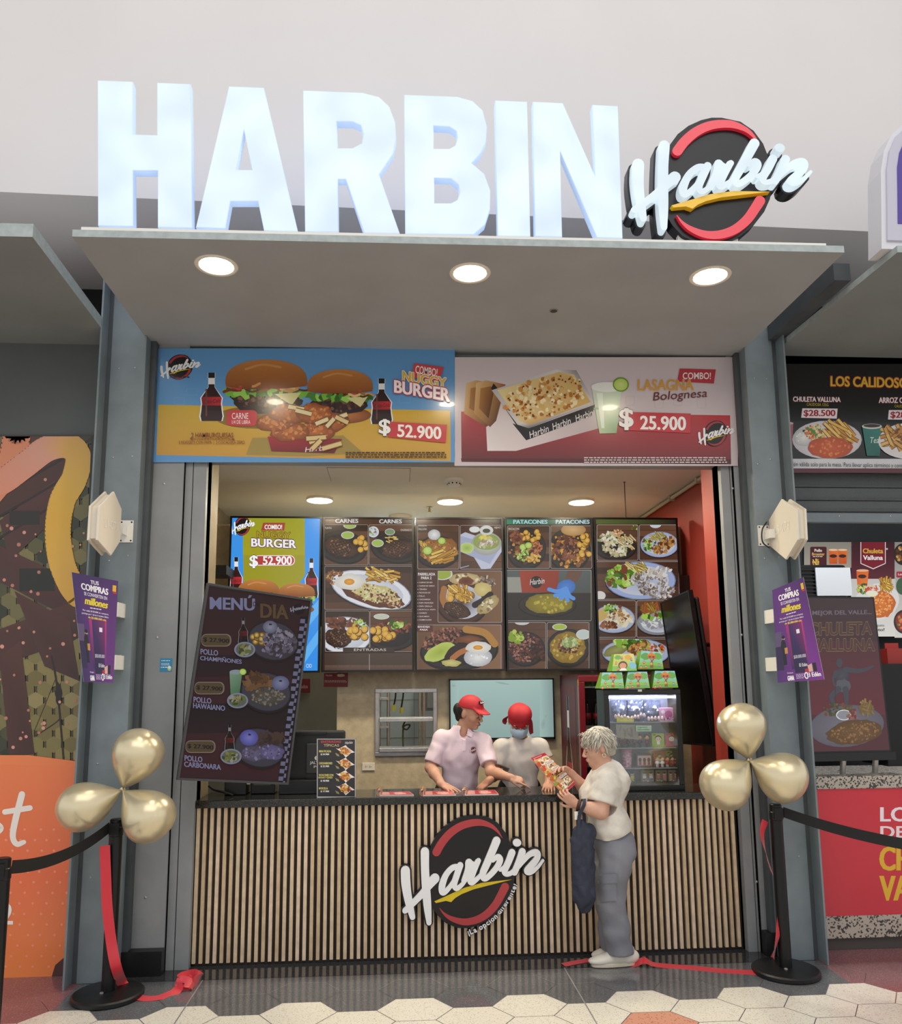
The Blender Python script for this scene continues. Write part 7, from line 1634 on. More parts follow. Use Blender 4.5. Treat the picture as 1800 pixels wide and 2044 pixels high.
put_front('toy_box', 1329, 1353, 1499, SH[2], Yc + .15, .07, mat('toy_green', '#9fb52c', 0.45), 'green doll box in the toy cabinet, lower of two behind the white dolls', 'toy box', gb, doll_face('#1c1c20', '#3a5a9a'))
put_front('toy_box', 1315, 1352, 1413, SH[0], Yc + .09, .08, mat('toy_pink', '#d89ac0', 0.45), 'pink toy box on the top shelf of the cabinet', 'toy box', gb, lambda A: (A.ell(.5, .5, .2, .3, '#b8488a'), A.ell(.2, .3, .1, .14, '#f0e0ec'), A.bits(.5, .8, .4, .1, 14, .05, ('#f4e6f0', '#6a2a5a', '#c86aa0'))))
put_front('toy_box', 1270, 1301, 1506, SH[2], Yc + .09, .06, mat('toy_grey', '#5a5058', 0.45), 'dark figure pack in the middle of the cabinet beside the white dolls', 'toy box', gb, lambda A: (A.rect(.08, .1, .92, .85, '#c8a8b0'), *[A.ell(.22 + .28 * k, .42, .1, .16, '#3a2a2c') for k in range(3)], *[A.rect(.14 + .28 * k, .55, .3 + .28 * k, .82, '#8a3a44') for k in range(3)]))
def pack(c, bg, n):
    def f(A):
        A.rect(.04, .04, .96, .96, bg)
        for k in range(n): x = (k + .5) / n; A.ell(x, .34, .28 / n, .11, '#e0b898'); A.ell(x, .26, .28 / n, .07, '#2a1c1c'); A.rect(x - .26 / n, .46, x + .26 / n, .72, A.rng.choice(c)); A.rect(x - .2 / n, .72, x + .2 / n, .9, A.rng.choice(c))
        A.bits(.5, .92, .45, .05, 16, .03, ('#f0f0f0', '#202020', '#c03a44'))
    return f
zb0 = ZT + .05
for px0, px1, lab, c, bg in ((1241, 1268, 'blue toy car pack with a yellow corner at the bottom left of the cabinet', ('#c8b020', '#d8c838'), '#2c4474'), (1279, 1305, 'clear figure pack on the cabinet floor, next to the blue car pack', ('#d8d8e0', '#3a5a8a', '#8a3a3a'), '#6a6a5c'), (1308, 1331, 'clear figure pack on the cabinet floor, second from the right side', ('#d87a8a', '#c8a070', '#6a9a5a'), '#7d7468'), (1333, 1353, 'clear figure pack on the cabinet floor, nearest its right side', ('#d89a70', '#7a5a9a', '#c8b070'), '#857a70')):
    put_front('toy_pack', px0, px1, 1537, zb0, Yc + .09, .03, mat('pack_' + bg[1:], bg, 0.35), lab, 'toy pack', 'figure packs on the cabinet floor', pack(c, bg, 2))
def bucket(px, y0, base, lab):
    x, z1 = lpx(px, y0, Yc + .12); r_ = (lpx(px + 11, y0, Yc + .12)[0] - x); r = empty('toy_bucket', (x, Yc + .12, base), lab, 'toy bucket', 'pink buckets in the cabinet'); h_ = max(.04, z1 - base)
    a = MB(); a.lathe((x, Yc + .12, base), [(r_ * .78, 0), (r_ * .95, h_ * .85)], 24); a.build('tub', mat('bucket_print', '#e0c2d0', 0.4, 0, (60, .2), None, .5, col2='#a8487c'), r, auto=.6)
    a = MB(); a.lathe((x, Yc + .12, base + h_ * .86), [(r_, 0), (r_ * 1.05, h_ * .04), (r_ * 1.0, h_ * .13)], 24); a.build('lid', mat('bucket_pink', '#d078a0', 0.4), r, auto=.6)
bucket(1250, 1494, SH[2] + .001, 'pink bucket with a lid in the cabinet, upper of two')
def figure(px, y0, base, Y, hair, shirt, legs, lab, grp, name='toy_figure'):
    x, z1 = lpx(px, y0, Y); h_ = max(.05, z1 - base); k = h_ / .1; r = empty(name, (x, Y, base), lab, 'toy figure', grp)
    a = MB(); a.lathe((x, Y, base + .058 * k), [(.001, 0), (.016 * k, .006 * k), (.021 * k, .018 * k), (.018 * k, .032 * k), (.001, .040 * k)], 14); a.build('head', mat('doll_skin', '#dfae8c', 0.5), r, smooth=True)
    a = MB(); a.lathe((x, Y + .003 * k, base + .076 * k), [(.0225 * k, 0), (.0215 * k, .012 * k), (.012 * k, .024 * k), (.001, .027 * k)], 14); a.build('hair', mat('doll_hair_' + hair[1:], hair, 0.6), r, smooth=True)
    a = MB(); a.lathe((x, Y, base + .026 * k), [(.012 * k, 0), (.014 * k, .012 * k), (.011 * k, .034 * k)], 12); a.tube([(x - .012 * k, Y, base + .054 * k), (x - .02 * k, Y - .004, base + .034 * k)], .0045 * k, 8); a.tube([(x + .012 * k, Y, base + .054 * k), (x + .02 * k, Y - .004, base + .034 * k)], .0045 * k, 8); a.build('shirt', mat('doll_' + shirt[1:], shirt, 0.55), r, smooth=True)
    for s_ in (-1, 1): a = MB(); a.tube([(x + s_ * .006 * k, Y, base), (x + s_ * .006 * k, Y, base + .028 * k)], .0055 * k, 8); a.build('leg', mat('doll_' + legs[1:], legs, 0.55), r, smooth=True)
for i, px in enumerate((1311, 1321, 1331, 1341, 1350)):
    figure(px, 1510, SH[2], Yc + .09, '#3a1c18', ('#efefef', '#efefef', '#b8323c', '#b8323c', '#c84a50')[i], ('#f0f0f0', '#f0f0f0', '#d8d8d8', '#a02c34', '#d8b040')[i], ('doll in white at the left end of the row of small dolls', 'doll in white, second in the row of small dolls', 'red-shirted doll in the middle of the row of small dolls', 'red doll, fourth in the row of small dolls', 'doll with yellow legs at the right end of the row')[i], 'small dolls in the cabinet')
for i, (px, hr, sh) in enumerate(((1240, '#1c1618', '#7a2430'), (1252, '#8a3028', '#3a2a3a'), (1264, '#1c1618', '#5a4038'), (1276, '#241c1c', '#303038'), (1290, '#2c2020', '#7a2430'))):
    figure(px, 1466, SH[1], Yc + .11, hr, sh, '#2c2c34', 'dark toy figure on the second shelf of the cabinet, %s' % ('leftmost', 'second from left', 'middle', 'fourth from left', 'rightmost beside the green box')[i], 'dark figures on the second shelf')
def toybag(px0, px1, lab, sd):
    rng = random.Random(sd); x0, z1 = lpx(px0, 1398, Yc + .11); x1, _ = lpx(px1, 1398, Yc + .11); zb = SH[0]; r = empty('toy_bag', ((x0 + x1) / 2, Yc + .12, zb), lab, 'toy bag', 'figure bags on the top shelf')
    n = 9; V = []; Fc = []
    for j in range(n):
        for i in range(n):
            u, v = i / (n - 1), j / (n - 1); w_ = 1 - .12 * math.sin(v * 3) * 0; bul = math.sin(math.pi * u) * math.sin(math.pi * min(1, v * 1.05)); V.append((x0 + (x1 - x0) * (u + rng.uniform(-.02, .02)), Yc + .13 - .05 * bul + rng.uniform(-.008, .008), zb + (z1 - zb) * v * (1 + rng.uniform(-.02, .02))))
    for s_ in (0,):
        for j in range(n - 1):
            for i in range(n - 1): Fc.append((j * n + i, j * n + i + 1, (j + 1) * n + i + 1, (j + 1) * n + i))
    m_ = len(V); V += [(v[0], Yc + .16, v[2]) for v in V]; Fc += [tuple(k + m_ for k in reversed(f)) for f in list(Fc)]
    edge = [i for i in range(n)] + [n * (j + 1) - 1 for j in range(1, n)] + [n * n - 1 - i for i in range(1, n)] + [n * (n - 1 - j) for j in range(1, n - 1)]
    for k in range(len(edge)): a_, b_ = edge[k], edge[(k + 1) % len(edge)]; Fc.append((b_, a_, a_ + m_, b_ + m_))
    build('film', V, Fc, mat('bag_film', '#8f94ac', 0.12, 0.35, (55, .45), None, .8, col2='#1c2444'), None, r)
    a = MB()
    for k in range(5): x = x0 + (x1 - x0) * (k + .5) / 5; z = zb + .006 + rng.uniform(0, .03); a.lathe((x, Yc + .072, z), [(.008, 0), (.012, .012), (.008, .024), (.002, .03)], 8)
    a.build('printed_figures', mat('bag_print', '#b86a5a', 0.5, 0, (70, .3), None, .5, col2='#e6e0e0'), r)
toybag(1221, 1252, 'shiny figure bag at the left of the cabinet top shelf', 1); toybag(1254, 1284, 'shiny figure bag in the middle of the cabinet top shelf', 2); toybag(1286, 1320, 'shiny dark blue figure bag beside the pink box', 3)
a = MB(); x0, z0 = lpx(1230, 1438, Yc + .075); x1, z1 = lpx(1264, 1431, Yc + .075); a.box((x0, Yc + .065, SH[0]), (x1, Yc + .078, z1)); a.box((x0 + .02, Yc + .06, SH[0] + .004), (x0 + .03, Yc + .066, z1 + .004)); tag(a.build('yellow_toy', mat('toy_yellow', '#d8cf20', 0.4), bevel=0.003), 'flat yellow toy lying on the cabinet top shelf', 'toy')
pq = planeY(Yc - .0015, 1284, 1454); A = Art(pq, (0, 0, 1.0)); A.rect(1269, 1448, 1300, 1460, '#9fb8a8', '#93ac9c'); A.text('Juguetes', 1272, 1449.5, 1292, 1453.5, '#1c4a44', .03); A.text('disponibles', 1272, 1454.5, 1296, 1458.5, '#1c4a44', .03)
ob = A.build('notice_label', M_PAPER); tag(ob, 'pale green handwritten notice stuck on the toy cabinet glass', 'label')
pq = planeY(Yc + .05, 1250, 1460); A = Art(pq, (0, 0, 1.0)); A.poly([(1229, 1446), (1272, 1447), (1275, 1477), (1230, 1472)], '#8c8a80'); A.fries(1250, 1462, 18, 13, 24, 70, 40, 14, ('#a5a296', '#5c5a54', '#77756c'), 1)  # flat grey panel with thin stripes just behind the glass
V, Fc = slab([pq.px(*q) for q in ((1230, 1472), (1275, 1477), (1272, 1447), (1229, 1446))], -.003, 0); ob = A.build('grey_striped_panel', M_PAPER, None, [(V, Fc, M_WHITEP)]); tag(ob, 'grey striped panel just inside the toy cabinet glass', 'card')
# children's meal boxes on top of the cabinet
M_GRN = mat('meal_green', '#6a9a34', 0.5)
def mealbox(C, Yb_, base, lab, kind):
    """C: bottom-left, bottom-right, top-right, top-left sight lines of the sloping printed front"""
    a0, a1 = atY(*C[0], Yb_), atY(*C[1], Yb_); dz = base - a0[2]
    b1, b0 = atY(*C[2], Yb_ + .045), atY(*C[3], Yb_ + .045)
    P = [a0, a1, b1, b0]; base = float(min(a0[2], a1[2]))
    r = empty('meal_box', ((a0[0] + a1[0]) / 2, Yb_ + .06, base), lab, 'meal box', 'printed meal boxes on the toy cabinet')
    B = [(a0[0], Yb_, base), (a1[0], Yb_, base), (a1[0], Yb_ + .15, base), (a0[0], Yb_ + .15, base)]; T = [tuple(b0), tuple(b1), (b1[0], Yb_ + .11, b1[2]), (b0[0], Yb_ + .11, b0[2])]
    B[0] = tuple(a0[:2]) + (base,); a = MB(); a.hexa(B, T); a.build('carton', M_GRN, r, bevel=0.002)
    pq = Plane(np.array(P[0]) + (0, -.0012, .0004), P[1] - P[0], P[3] - P[0]); A = Art(pq, seed=5)
    Q = [(float(pq.u @ (p - P[0])), float(pq.v @ (p - P[0]))) for p in map(np.array, P)]
    def pt(u, v): a_ = np.array(Q[0]) * (1 - u) + np.array(Q[1]) * u; b_ = np.array(Q[3]) * (1 - u) + np.array(Q[2]) * u; return tuple((a_ * (1 - v) + b_ * v).tolist())
    A.map = lambda x, y: pt(x, 1 - y)
    if kind:
        A.poly([(0, 0), (1, 0), (1, 1), (0, 1)], ['#8fd0dc', '#9fd8e6', '#7fbf4a', '#86c64e']); A.poly([(0, .68), (.5, .6), (1, .7), (1, 1), (0, 1)], '#86c043'); A.poly([(0, .84), (.5, .78), (1, .86), (1, 1), (0, 1)], '#6aaa34')
        A.blob(.22, .3, .2, .2, '#5aa03a', None, .1); A.blob(.8, .26, .2, .2, '#6ab04a', None, .1); A.poly([(.46, .95), (.5, .5), (.4, .4), (.44, .38), (.53, .5), (.64, .36), (.68, .38), (.57, .55), (.6, .95)], '#8a5430')
        A.poly([(.28, .26), (.5, .02), (.76, .26)], '#e0862c'); A.rect(.34, .24, .7, .42, '#c8642c'); A.rect(.4, .28, .48, .36, '#5a2c1c'); A.rect(.56, .28, .64, .36, '#5a2c1c')
        kids = ((.2, .62, '#c8505a'), (.52, .66, '#d8a048'), (.84, .74, '#5a8ac0'), (.3, .88, '#c83a34'), (.1, .9, '#d06a3a'))
    else:
        A.poly([(0, 0), (1, 0), (1, 1), (0, 1)], ['#d8d46a', '#e6dc78', '#8fc850', '#b8d058']); A.blob(.7, .2, .16, .16, '#e0a83c', None, .1); A.blob(.2, .2, .16, .13, '#6ab04a', None, .1); A.poly([(0, .7), (1, .74), (1, 1), (0, 1)], '#7fbf4a'); A.ell(.86, .7, .16, .2, '#7fc0d8'); A.ell(.44, .66, .2, .24, '#5a2c1c'); A.ell(.44, .7, .15, .17, '#d89a70'); A.poly([(.3, .98), (.36, .84), (.54, .84), (.6, .98)], '#f0f0f0')
        kids = ((.4, .2, '#c8505a'), (.14, .5, '#d8783a'), (.24, .86, '#c83a34'), (.84, .3, '#5a8ac0'))
    for x, y, c in kids: A.ell(x, y + .07, .05, .07, c); A.ell(x, y, .045, .05, '#5a2c1c'); A.ell(x, y + .015, .036, .038, '#e6b48c')
    ob = A.build('printed_front', M_VINYL, None); adopt(ob, r, pq.matrix())
    return base
yb_ = Yc - .015
for C, lab in (([(1197.5, 1374.5), (1246, 1374), (1241, 1342), (1202, 1342.5)], 'treehouse meal box in the bottom row on the toy cabinet, nearest the fridge'), ([(1247, 1374), (1297, 1373.5), (1291, 1341), (1253, 1341)], 'treehouse meal box in the bottom row on the toy cabinet, middle one'), ([(1302, 1373), (1353.5, 1372.5), (1346, 1339.5), (1307, 1339)], 'treehouse meal box in the bottom row on the toy cabinet, nearest the black screen')):
    mealbox(C, yb_, cz, lab, True)
mealbox([(1221.5, 1340), (1271, 1338.5), (1264, 1305), (1225, 1306)], yb_ + .03, cz, 'yellow and green meal box with a big face, resting on the lower row', False)
mealbox([(1273.5, 1334), (1324, 1336), (1319, 1302), (1280, 1299)], yb_ + .03, cz, 'treehouse meal box on the upper row of the toy cabinet', True)
pq = planeY(Yc - .001, 1276, 1378); A = Art(pq, (0, 0, 1.0)); A.rect(1273, 1376, 1281, 1380.5, '#e6e2d8'); ob = A.build('price_tag', M_PAPER); tag(ob, 'tiny white tag on the top edge of the toy cabinet', 'tag')
# ------------------------------------------------------------------ rounded bodies: blended volumes turned into one skin
class Vol:
    def __init__(s, lo, hi, res):
        s.lo = np.array(lo, float); s.res = res; s.n = np.ceil((np.array(hi, float) - s.lo) / res).astype(int) + 1
        s.g = np.full(tuple(s.n), 1.0, np.float32); s.ax = [s.lo[i] + res * np.arange(s.n[i]) for i in range(3)]
    def win(s, a, b):
        i0 = np.clip(np.floor((np.array(a) - s.lo) / s.res).astype(int), 0, s.n); i1 = np.clip(np.ceil((np.array(b) - s.lo) / s.res).astype(int) + 1, 0, s.n)
        if (i1 <= i0).any(): return None
        sl = tuple(slice(i0[k], i1[k]) for k in range(3))
        X, Y, Z = np.meshgrid(*[s.ax[k][sl[k]] for k in range(3)], indexing='ij', sparse=False)
        return sl, np.stack([X, Y, Z], -1).astype(np.float32)
    def put(s, sl, d, k, op='+'):
        a = s.g[sl]; d = d.astype(np.float32)
        if op == '-':
            d = -d
            if k > 0: h = np.maximum(k - np.abs(a - d), 0) / k; s.g[sl] = np.maximum(a, d) + h * h * k * 0.25
            else: s.g[sl] = np.maximum(a, d)
        else:
            if k > 0: h = np.maximum(k - np.abs(a - d), 0) / k; s.g[sl] = np.minimum(a, d) - h * h * k * 0.25
            else: s.g[sl] = np.minimum(a, d)
        return s
    def cap(s, a, b, ra, rb=None, k=0.02, op='+'):
        a, b = np.array(a, float), np.array(b, float); rb = ra if rb is None else rb; m = max(ra, rb) + k + 2 * s.res + 0.01
        w = s.win(np.minimum(a, b) - m, np.maximum(a, b) + m)
        if w is None: return s
        sl, P = w; ba = b - a; h = np.clip(((P - a) @ ba) / (ba @ ba + 1e-12), 0, 1)
        return s.put(sl, np.linalg.norm(P - a - h[..., None] * ba, axis=-1) - (ra + (rb - ra) * h), k, op)
    def ell(s, c, r, R=None, k=0.02, op='+'):
        c = np.array(c, float); r = np.array(r, float); m = r.max() + k + 2 * s.res + 0.01; w = s.win(c - m, c + m)
        if w is None: return s
        sl, P = w; Q = P - c
        if R is not None: Q = Q @ np.array(R, float).T       # rows of R are the axes
        k0 = np.linalg.norm(Q / r, axis=-1); k1 = np.linalg.norm(Q / (r * r), axis=-1)
        return s.put(sl, k0 * (k0 - 1) / np.maximum(k1, 1e-6), k, op)
    def half(s, p, n, k=0.0):
        """keeps what lies behind the plane through p with normal n"""
        n = np.array(n, float); n /= np.linalg.norm(n); sl, P = s.win(s.lo - 1, s.lo + s.n * s.res + 1); d = (P - np.array(p)) @ n
        return s.put(sl, -d, k, '-')
    def wrinkle(s, amp, waves, region=None):
        sl, P = s.win(s.lo - 1, s.lo + s.n * s.res + 1); d = np.zeros(P.shape[:3], np.float32)
        for kv, ph, mod in waves:
            kv = np.array(kv, float); d += np.sin(P @ kv + ph + mod * np.sin(P @ (kv[[1, 2, 0]] * 0.6) + ph * 2))
        s.g += amp * d / len(waves); return s
    def mesh(s):
        g = s.g; ins = g < 0
        cs = ins[:-1, :-1, :-1].astype(np.int8)
        cs = sum(ins[i:i + g.shape[0] - 1, j:j + g.shape[1] - 1, k:k + g.shape[2] - 1].astype(np.int8) for i in (0, 1) for j in (0, 1) for k in (0, 1))
        I = np.argwhere((cs > 0) & (cs < 8))
        cor = np.array([(i, j, k) for i in (0, 1) for j in (0, 1) for k in (0, 1)])
        val = np.stack([g[I[:, 0] + c[0], I[:, 1] + c[1], I[:, 2] + c[2]] for c in cor], 1)
        acc = np.zeros((len(I), 3)); cnt = np.zeros(len(I))
        for a in range(8):
            for b in range(a + 1, 8):
                if np.abs(cor[a] - cor[b]).sum() != 1: continue
                m = (val[:, a] < 0) != (val[:, b] < 0); t = val[:, a] / np.where(val[:, a] - val[:, b] == 0, 1, val[:, a] - val[:, b])
                acc[m] += (cor[a] + (cor[b] - cor[a]) * t[:, None])[m]; cnt += m
        V = s.lo + (I + acc / np.maximum(cnt, 1)[:, None]) * s.res
        idx = np.full(tuple(np.array(g.shape) - 1), -1, np.int64); idx[I[:, 0], I[:, 1], I[:, 2]] = np.arange(len(I))
        F = []
        for ax in range(3):
            o1, o2 = (ax + 1) % 3, (ax + 2) % 3
            a = np.moveaxis(ins, ax, 0); E = np.argwhere(a[:-1] != a[1:])
            full = np.zeros((len(E), 3), int); rest = [q for q in range(3) if q != ax]
            full[:, ax] = E[:, 0]; full[:, rest[0]] = E[:, 1]; full[:, rest[1]] = E[:, 2]
            ok = (full[:, o1] > 0) & (full[:, o2] > 0) & (full[:, o1] < g.shape[o1] - 1) & (full[:, o2] < g.shape[o2] - 1); full = full[ok]
            d1 = np.zeros(3, int); d1[o1] = 1; d2 = np.zeros(3, int); d2[o2] = 1
            q = [full - d1 - d2, full - d2, full, full - d1]; q = np.stack([idx[t[:, 0], t[:, 1], t[:, 2]] for t in q], 1)
            flip = ~ins[full[:, 0], full[:, 1], full[:, 2]]; q[flip] = q[flip][:, ::-1]; F.append(q[(q >= 0).all(1)])
        return V, np.concatenate(F)
    def build(s, name, m, parent=None, relax=1):
        V, F = s.mesh()
        for _ in range(relax):      # light smoothing
            E = np.concatenate([F[:, [0, 1]], F[:, [1, 2]], F[:, [2, 3]], F[:, [3, 0]]]); S = np.zeros_like(V); c = np.zeros(len(V))
            for i, j in ((0, 1), (1, 0)): np.add.at(S, E[:, i], V[E[:, j]]); np.add.at(c, E[:, i], 1)
            V = V * 0.5 + 0.5 * S / np.maximum(c, 1)[:, None]
        return build(name, V, F.tolist(), m, None, parent, smooth=True)
def frame3(f, u):
    f = np.array(f, float); f /= np.linalg.norm(f); u = np.array(u, float); u -= f * (u @ f); u /= np.linalg.norm(u); return np.array([np.cross(f, u), f, u])      # side, forward, up
def head(S, c, R, k=1.0, neck=None, nr=(0.052, 0.058), ears=True, old=False):
    """skull, face, ears, neck; R rows side, forward, up"""
    L = lambda x, y, z: np.array(c) + (R[0] * x + R[1] * y + R[2] * z) * k
    S.ell(L(0, -.012, .028), np.array((.074, .094, .084)) * k, R, .01)
    S.ell(L(0, .030, -.040), np.array((.056, .060, .074)) * k, R, .03 * k)
    S.ell(L(0, .068, -.090), np.array((.024, .022, .019)) * k, R, .022 * k)
    for x in (-1, 1):
        S.ell(L(x * .036, .055, -.025), np.array((.022, .024, .022)) * k, R, .02 * k)       # cheek
        S.ell(L(x * .034, .082, .022), np.array((.022, .012, .008)) * k, R, .014 * k)       # brow
        S.ell(L(x * .031, .096, .004), np.array((.016, .016, .010)) * k, R, .012 * k, '-')  # eye socket
        S.ell(L(x * .031, .079, .003), np.array((.013, .013, .012)) * k, R, .004 * k)       # lid
        if ears: S.ell(L(x * .074, -.012, -.006), np.array((.011, .019, .031)) * k, R, .008 * k)
    S.cap(L(0, .088, .012), L(0, .110, -.024), .0075 * k, .0098 * k, .012 * k)
    for x in (-1, 1): S.ell(L(x * .012, .100, -.030), np.array((.009, .010, .008)) * k, R, .008 * k)
    S.ell(L(0, .091, -.055), np.array((.022, .010, .007)) * k, R, .008 * k); S.ell(L(0, .089, -.066), np.array((.018, .010, .0075)) * k, R, .008 * k)
    if old:
        S.ell(L(0, .035, -.098), np.array((.035, .035, .022)) * k, R, .03 * k)
    if neck is not None: S.cap(L(0, -.018, -.055), neck, nr[0] * k, nr[1] * k, .03)
    return L
def hand(S, wrist, d, nrm, side, curl=(.5, .5, .5, .5), spread=.10, sc=1.0, thumb=(.7, .5), kb=.006):
    """palm and five fingers. d: along the hand, nrm: out of its back, side: +1/-1 which way the thumb lies; curl: bend of each finger"""
    d = np.array(d, float); d /= np.linalg.norm(d); n = np.array(nrm, float); n -= d * (n @ d); n /= np.linalg.norm(n); t = np.cross(d, n) * side
    w = np.array(wrist, float); R = np.array([t, d, n])
    S.cap(w - d * .02 * sc, w + d * .02 * sc, .026 * sc, .026 * sc, .012)
    S.ell(w + d * .055 * sc, np.array((.040, .052, .0155)) * sc, R, .015)
    for i in range(4):
        x = (.030 - .020 * i) * sc; base = w + d * (.092 - (.004 if i in (0, 2) else 0) - (.012 if i == 3 else 0)) * sc + t * x; ln = np.array((.040, .026, .021)) * sc * (1.0, 1.08, 1.02, .82)[i]
        a = (1.5 - i) * spread; dir_ = d * math.cos(a) + t * math.sin(a); p = base; th = 0.0; S.cap(base - d * .035 * sc, base, .0095 * sc, .0092 * sc, kb)
        for j in range(3):
            th += curl[i] * (0.75, 1.0, 0.7)[j]; q = p + (dir_ * math.cos(th) - n * math.sin(th)) * ln[j]; S.cap(p, q, (.0090, .0084, .0076)[j] * sc, (.0085, .0077, .0066)[j] * sc, .003); p = q
    b = w + d * .022 * sc + t * .030 * sc; m = b + (d * .62 + t * .62 * thumb[0] * 1.2 - n * .25) * .042 * sc; e = m + (d * .85 + t * .35 * (1 - thumb[1]) - n * .45 * thumb[1]) * .032 * sc; f = e + (d * .9 - n * .5 * thumb[1]) * .024 * sc
    S.cap(b, m, .0135 * sc, .0105 * sc, .010); S.cap(m, e, .0102 * sc, .0092 * sc, .003); S.cap(e, f, .0092 * sc, .0072 * sc, .003)
def on_surface(o, px, py):
    """where a sight line meets a built mesh"""
    bpy.context.view_layer.update(); M = o.matrix_world.inverted(); d = Vector(ray(px, py)).normalized(); p = Vector(CAM_P)
    ok, loc, nor, _ = o.ray_cast(M @ p, (M.to_3x3() @ d).normalized())
    return (np.array(o.matrix_world @ loc), np.array((o.matrix_world.to_3x3() @ nor).normalized())) if ok else None
def skin_mat(name, col, col2):
    return mat(name, col, 0.5, 0, (9, .25), (120, .05), 0.4, col2=col2)
M_SK1 = skin_mat('skin_worker', '#b5856d', '#c69c86'); M_SK2 = skin_mat('skin_worker_two', '#a8745a', '#ba8a70'); M_SK3 = skin_mat('skin_woman', '#bd8a72', '#d2a792')
M_EYE = mat('eye_dark', '#1a1210', 0.25); M_LIP = mat('lip', '#9a5a50', 0.45)
def mid(a, b, t=.5): return np.array(a) * (1 - t) + np.array(b) * t
def folds(n, sc, seed):
    r = random.Random(seed); return [((r.uniform(-1, 1) * sc, r.uniform(-1, 1) * sc, r.uniform(-.8, .8) * sc), r.uniform(0, 6), r.uniform(.6, 1.6)) for _ in range(n)]
def face_parts(L, R, root, k=1.0, lips=True):
    a = MB()
    for x in (-1, 1): a.tube([L(x * .031 - .011, .0905, .000), L(x * .031, .0935, -.0035), L(x * .031 + .011, .0905, .000)], [.0015, .0028, .0015], 8)
    a.build('eyes', M_EYE, root, smooth=True)
    a = MB()
    for x in (-1, 1): a.tube([L(x * .016, .094, .021), L(x * .032, .096, .026), L(x * .048, .084, .021)], [.002, .0032, .0015], 8)
    a.build('eyebrows', mat('brow_dark', '#2c1c16', 0.6), root, smooth=True)
    if lips: a = MB(); a.tube([L(-.022, .088, -.061), L(-.010, .0985, -.059), L(0, .1, -.060), L(.010, .0985, -.059), L(.022, .088, -.061)], [.002, .005, .0055, .005, .002], 10); a.build('lips', M_LIP, root, smooth=True)
def trousers_down(root, cx, cy, z0, m):
    S = Vol((cx - .25, cy - .2, -.0), (cx + .25, cy + .2, z0 + .08), .012)
    for x in (-.09, .09): S.cap((cx + x, cy, z0 - .05), (cx + x * 1.1, cy, .5), .085, .065, .03); S.cap((cx + x * 1.1, cy, .5), (cx + x * 1.1, cy, .06), .065, .055, .03)
    S.ell((cx, cy, z0), (.16, .11, .12), None, .04); S.build('trousers', m, root)
    for x in (-.1, .1): a = MB(); a.hexa([(cx + x - .045, cy - .17, 0), (cx + x + .045, cy - .17, 0), (cx + x + .04, cy + .09, 0), (cx + x - .04, cy + .09, 0)], [(cx + x - .035, cy - .14, .06), (cx + x + .035, cy - .14, .06), (cx + x + .035, cy + .08, .09), (cx + x - .035, cy + .08, .09)]); a.build('shoe', M_BLACK, root, bevel=.015)

def pouch(name, Q, m, parent, off=.006, th=.006, surf=None, n=7):
    V = []; last = None
    for j in range(n):
        for i in range(n):
            u, v = i / (n - 1), j / (n - 1); p = mid(mid(Q[0], Q[1], u), mid(Q[3], Q[2], u), v); hs = [on_surface(q, *p) for q in (surf)]; hs = [q for q in hs if q]
            h = min(hs, key=lambda q: q[0][1]) if hs else last
            if h is None: return
            last = h; V.append(h[0] + np.array((0, -1., .15)) * off)
    cen = np.array(V); nrm = np.array((0, -1., 0)); Vb = cen - nrm * (-th - off) * -1
    Fc = [(j * n + i, j * n + i + 1, (j + 1) * n + i + 1, (j + 1) * n + i) for j in range(n - 1) for i in range(n - 1)]; m_ = n * n
    V2 = list(cen) + list(cen + np.array((0, th + off, 0))); Fc = Fc + [tuple(k + m_ for k in reversed(f)) for f in Fc]
    edge = list(range(n)) + [n * (j + 1) - 1 for j in range(1, n)] + [n * n - 1 - i for i in range(1, n)] + [n * (n - 1 - j) for j in range(1, n - 1)]
    for k in range(len(edge)): a_, b_ = edge[k], edge[(k + 1) % len(edge)]; Fc.append((b_, a_, a_ + m_, b_ + m_))
    build(name, V2, Fc, m, None, parent, auto=.9)

# ================= worker in the pink polo
Yt = .66
r1 = empty('person', (.45, Yt, 0), 'person in a pale pink polo and red cap pointing across the counter', 'person')
hc = atY(939, 1423, Yt - .04); R = frame3((.76, -.56, -.33), (.20, -.24, .95))
nb = atY(922, 1463, Yt); shL = atY(881, 1474, Yt + .0); shR = atY(964, 1480, Yt - .06)
elL = atY(859, 1532, Yt - .06); wrL = atZ(882, 1566, 1.075); elR = atY(980, 1541, .45); wrR = atY(1018, 1552, .26)
hp = atY(912, 1600, Yt + .02); ch = atY(921, 1507, Yt)
S = Vol((.0, .0, .98), (1.0, .9, 1.74), .0042)
L = head(S, hc, R, 1.0, nb)
S.ell(mid(nb, ch, .7), (.13, .075, .09), None, .03)
for sh, el, wr in ((shL, elL, wrL), (shR, elR, wrR)): S.cap(nb - (0, 0, .04), sh - (0, 0, .015), .034, .034, .02); S.cap(sh, el, .046, .040, .03); S.cap(el, mid(el, wr, .35), .041, .040, .02); S.cap(mid(el, wr, .35), wr, .040, .026, .02)
hand(S, wrL, atZ(906, 1578, 1.043) - wrL, (0.1, -.35, 1), -1, (.18, .16, .18, .25), .14, .92, (.6, .3))
hand(S, wrR, (.80, -.25, -.22), (.15, -.55, .8), 1, (.15, .95, 1.0, 1.0), .05, .92, (.4, .8))
body1 = S.build('body', M_SK1, r1); face_parts(L, R, r1)
M_POLO = mat('polo_pink', '#d9c6d2', 0.75, 0, (7, .05), (220, .15))
S = Vol((.0, .3, .96), (.85, .95, 1.52), .0048)
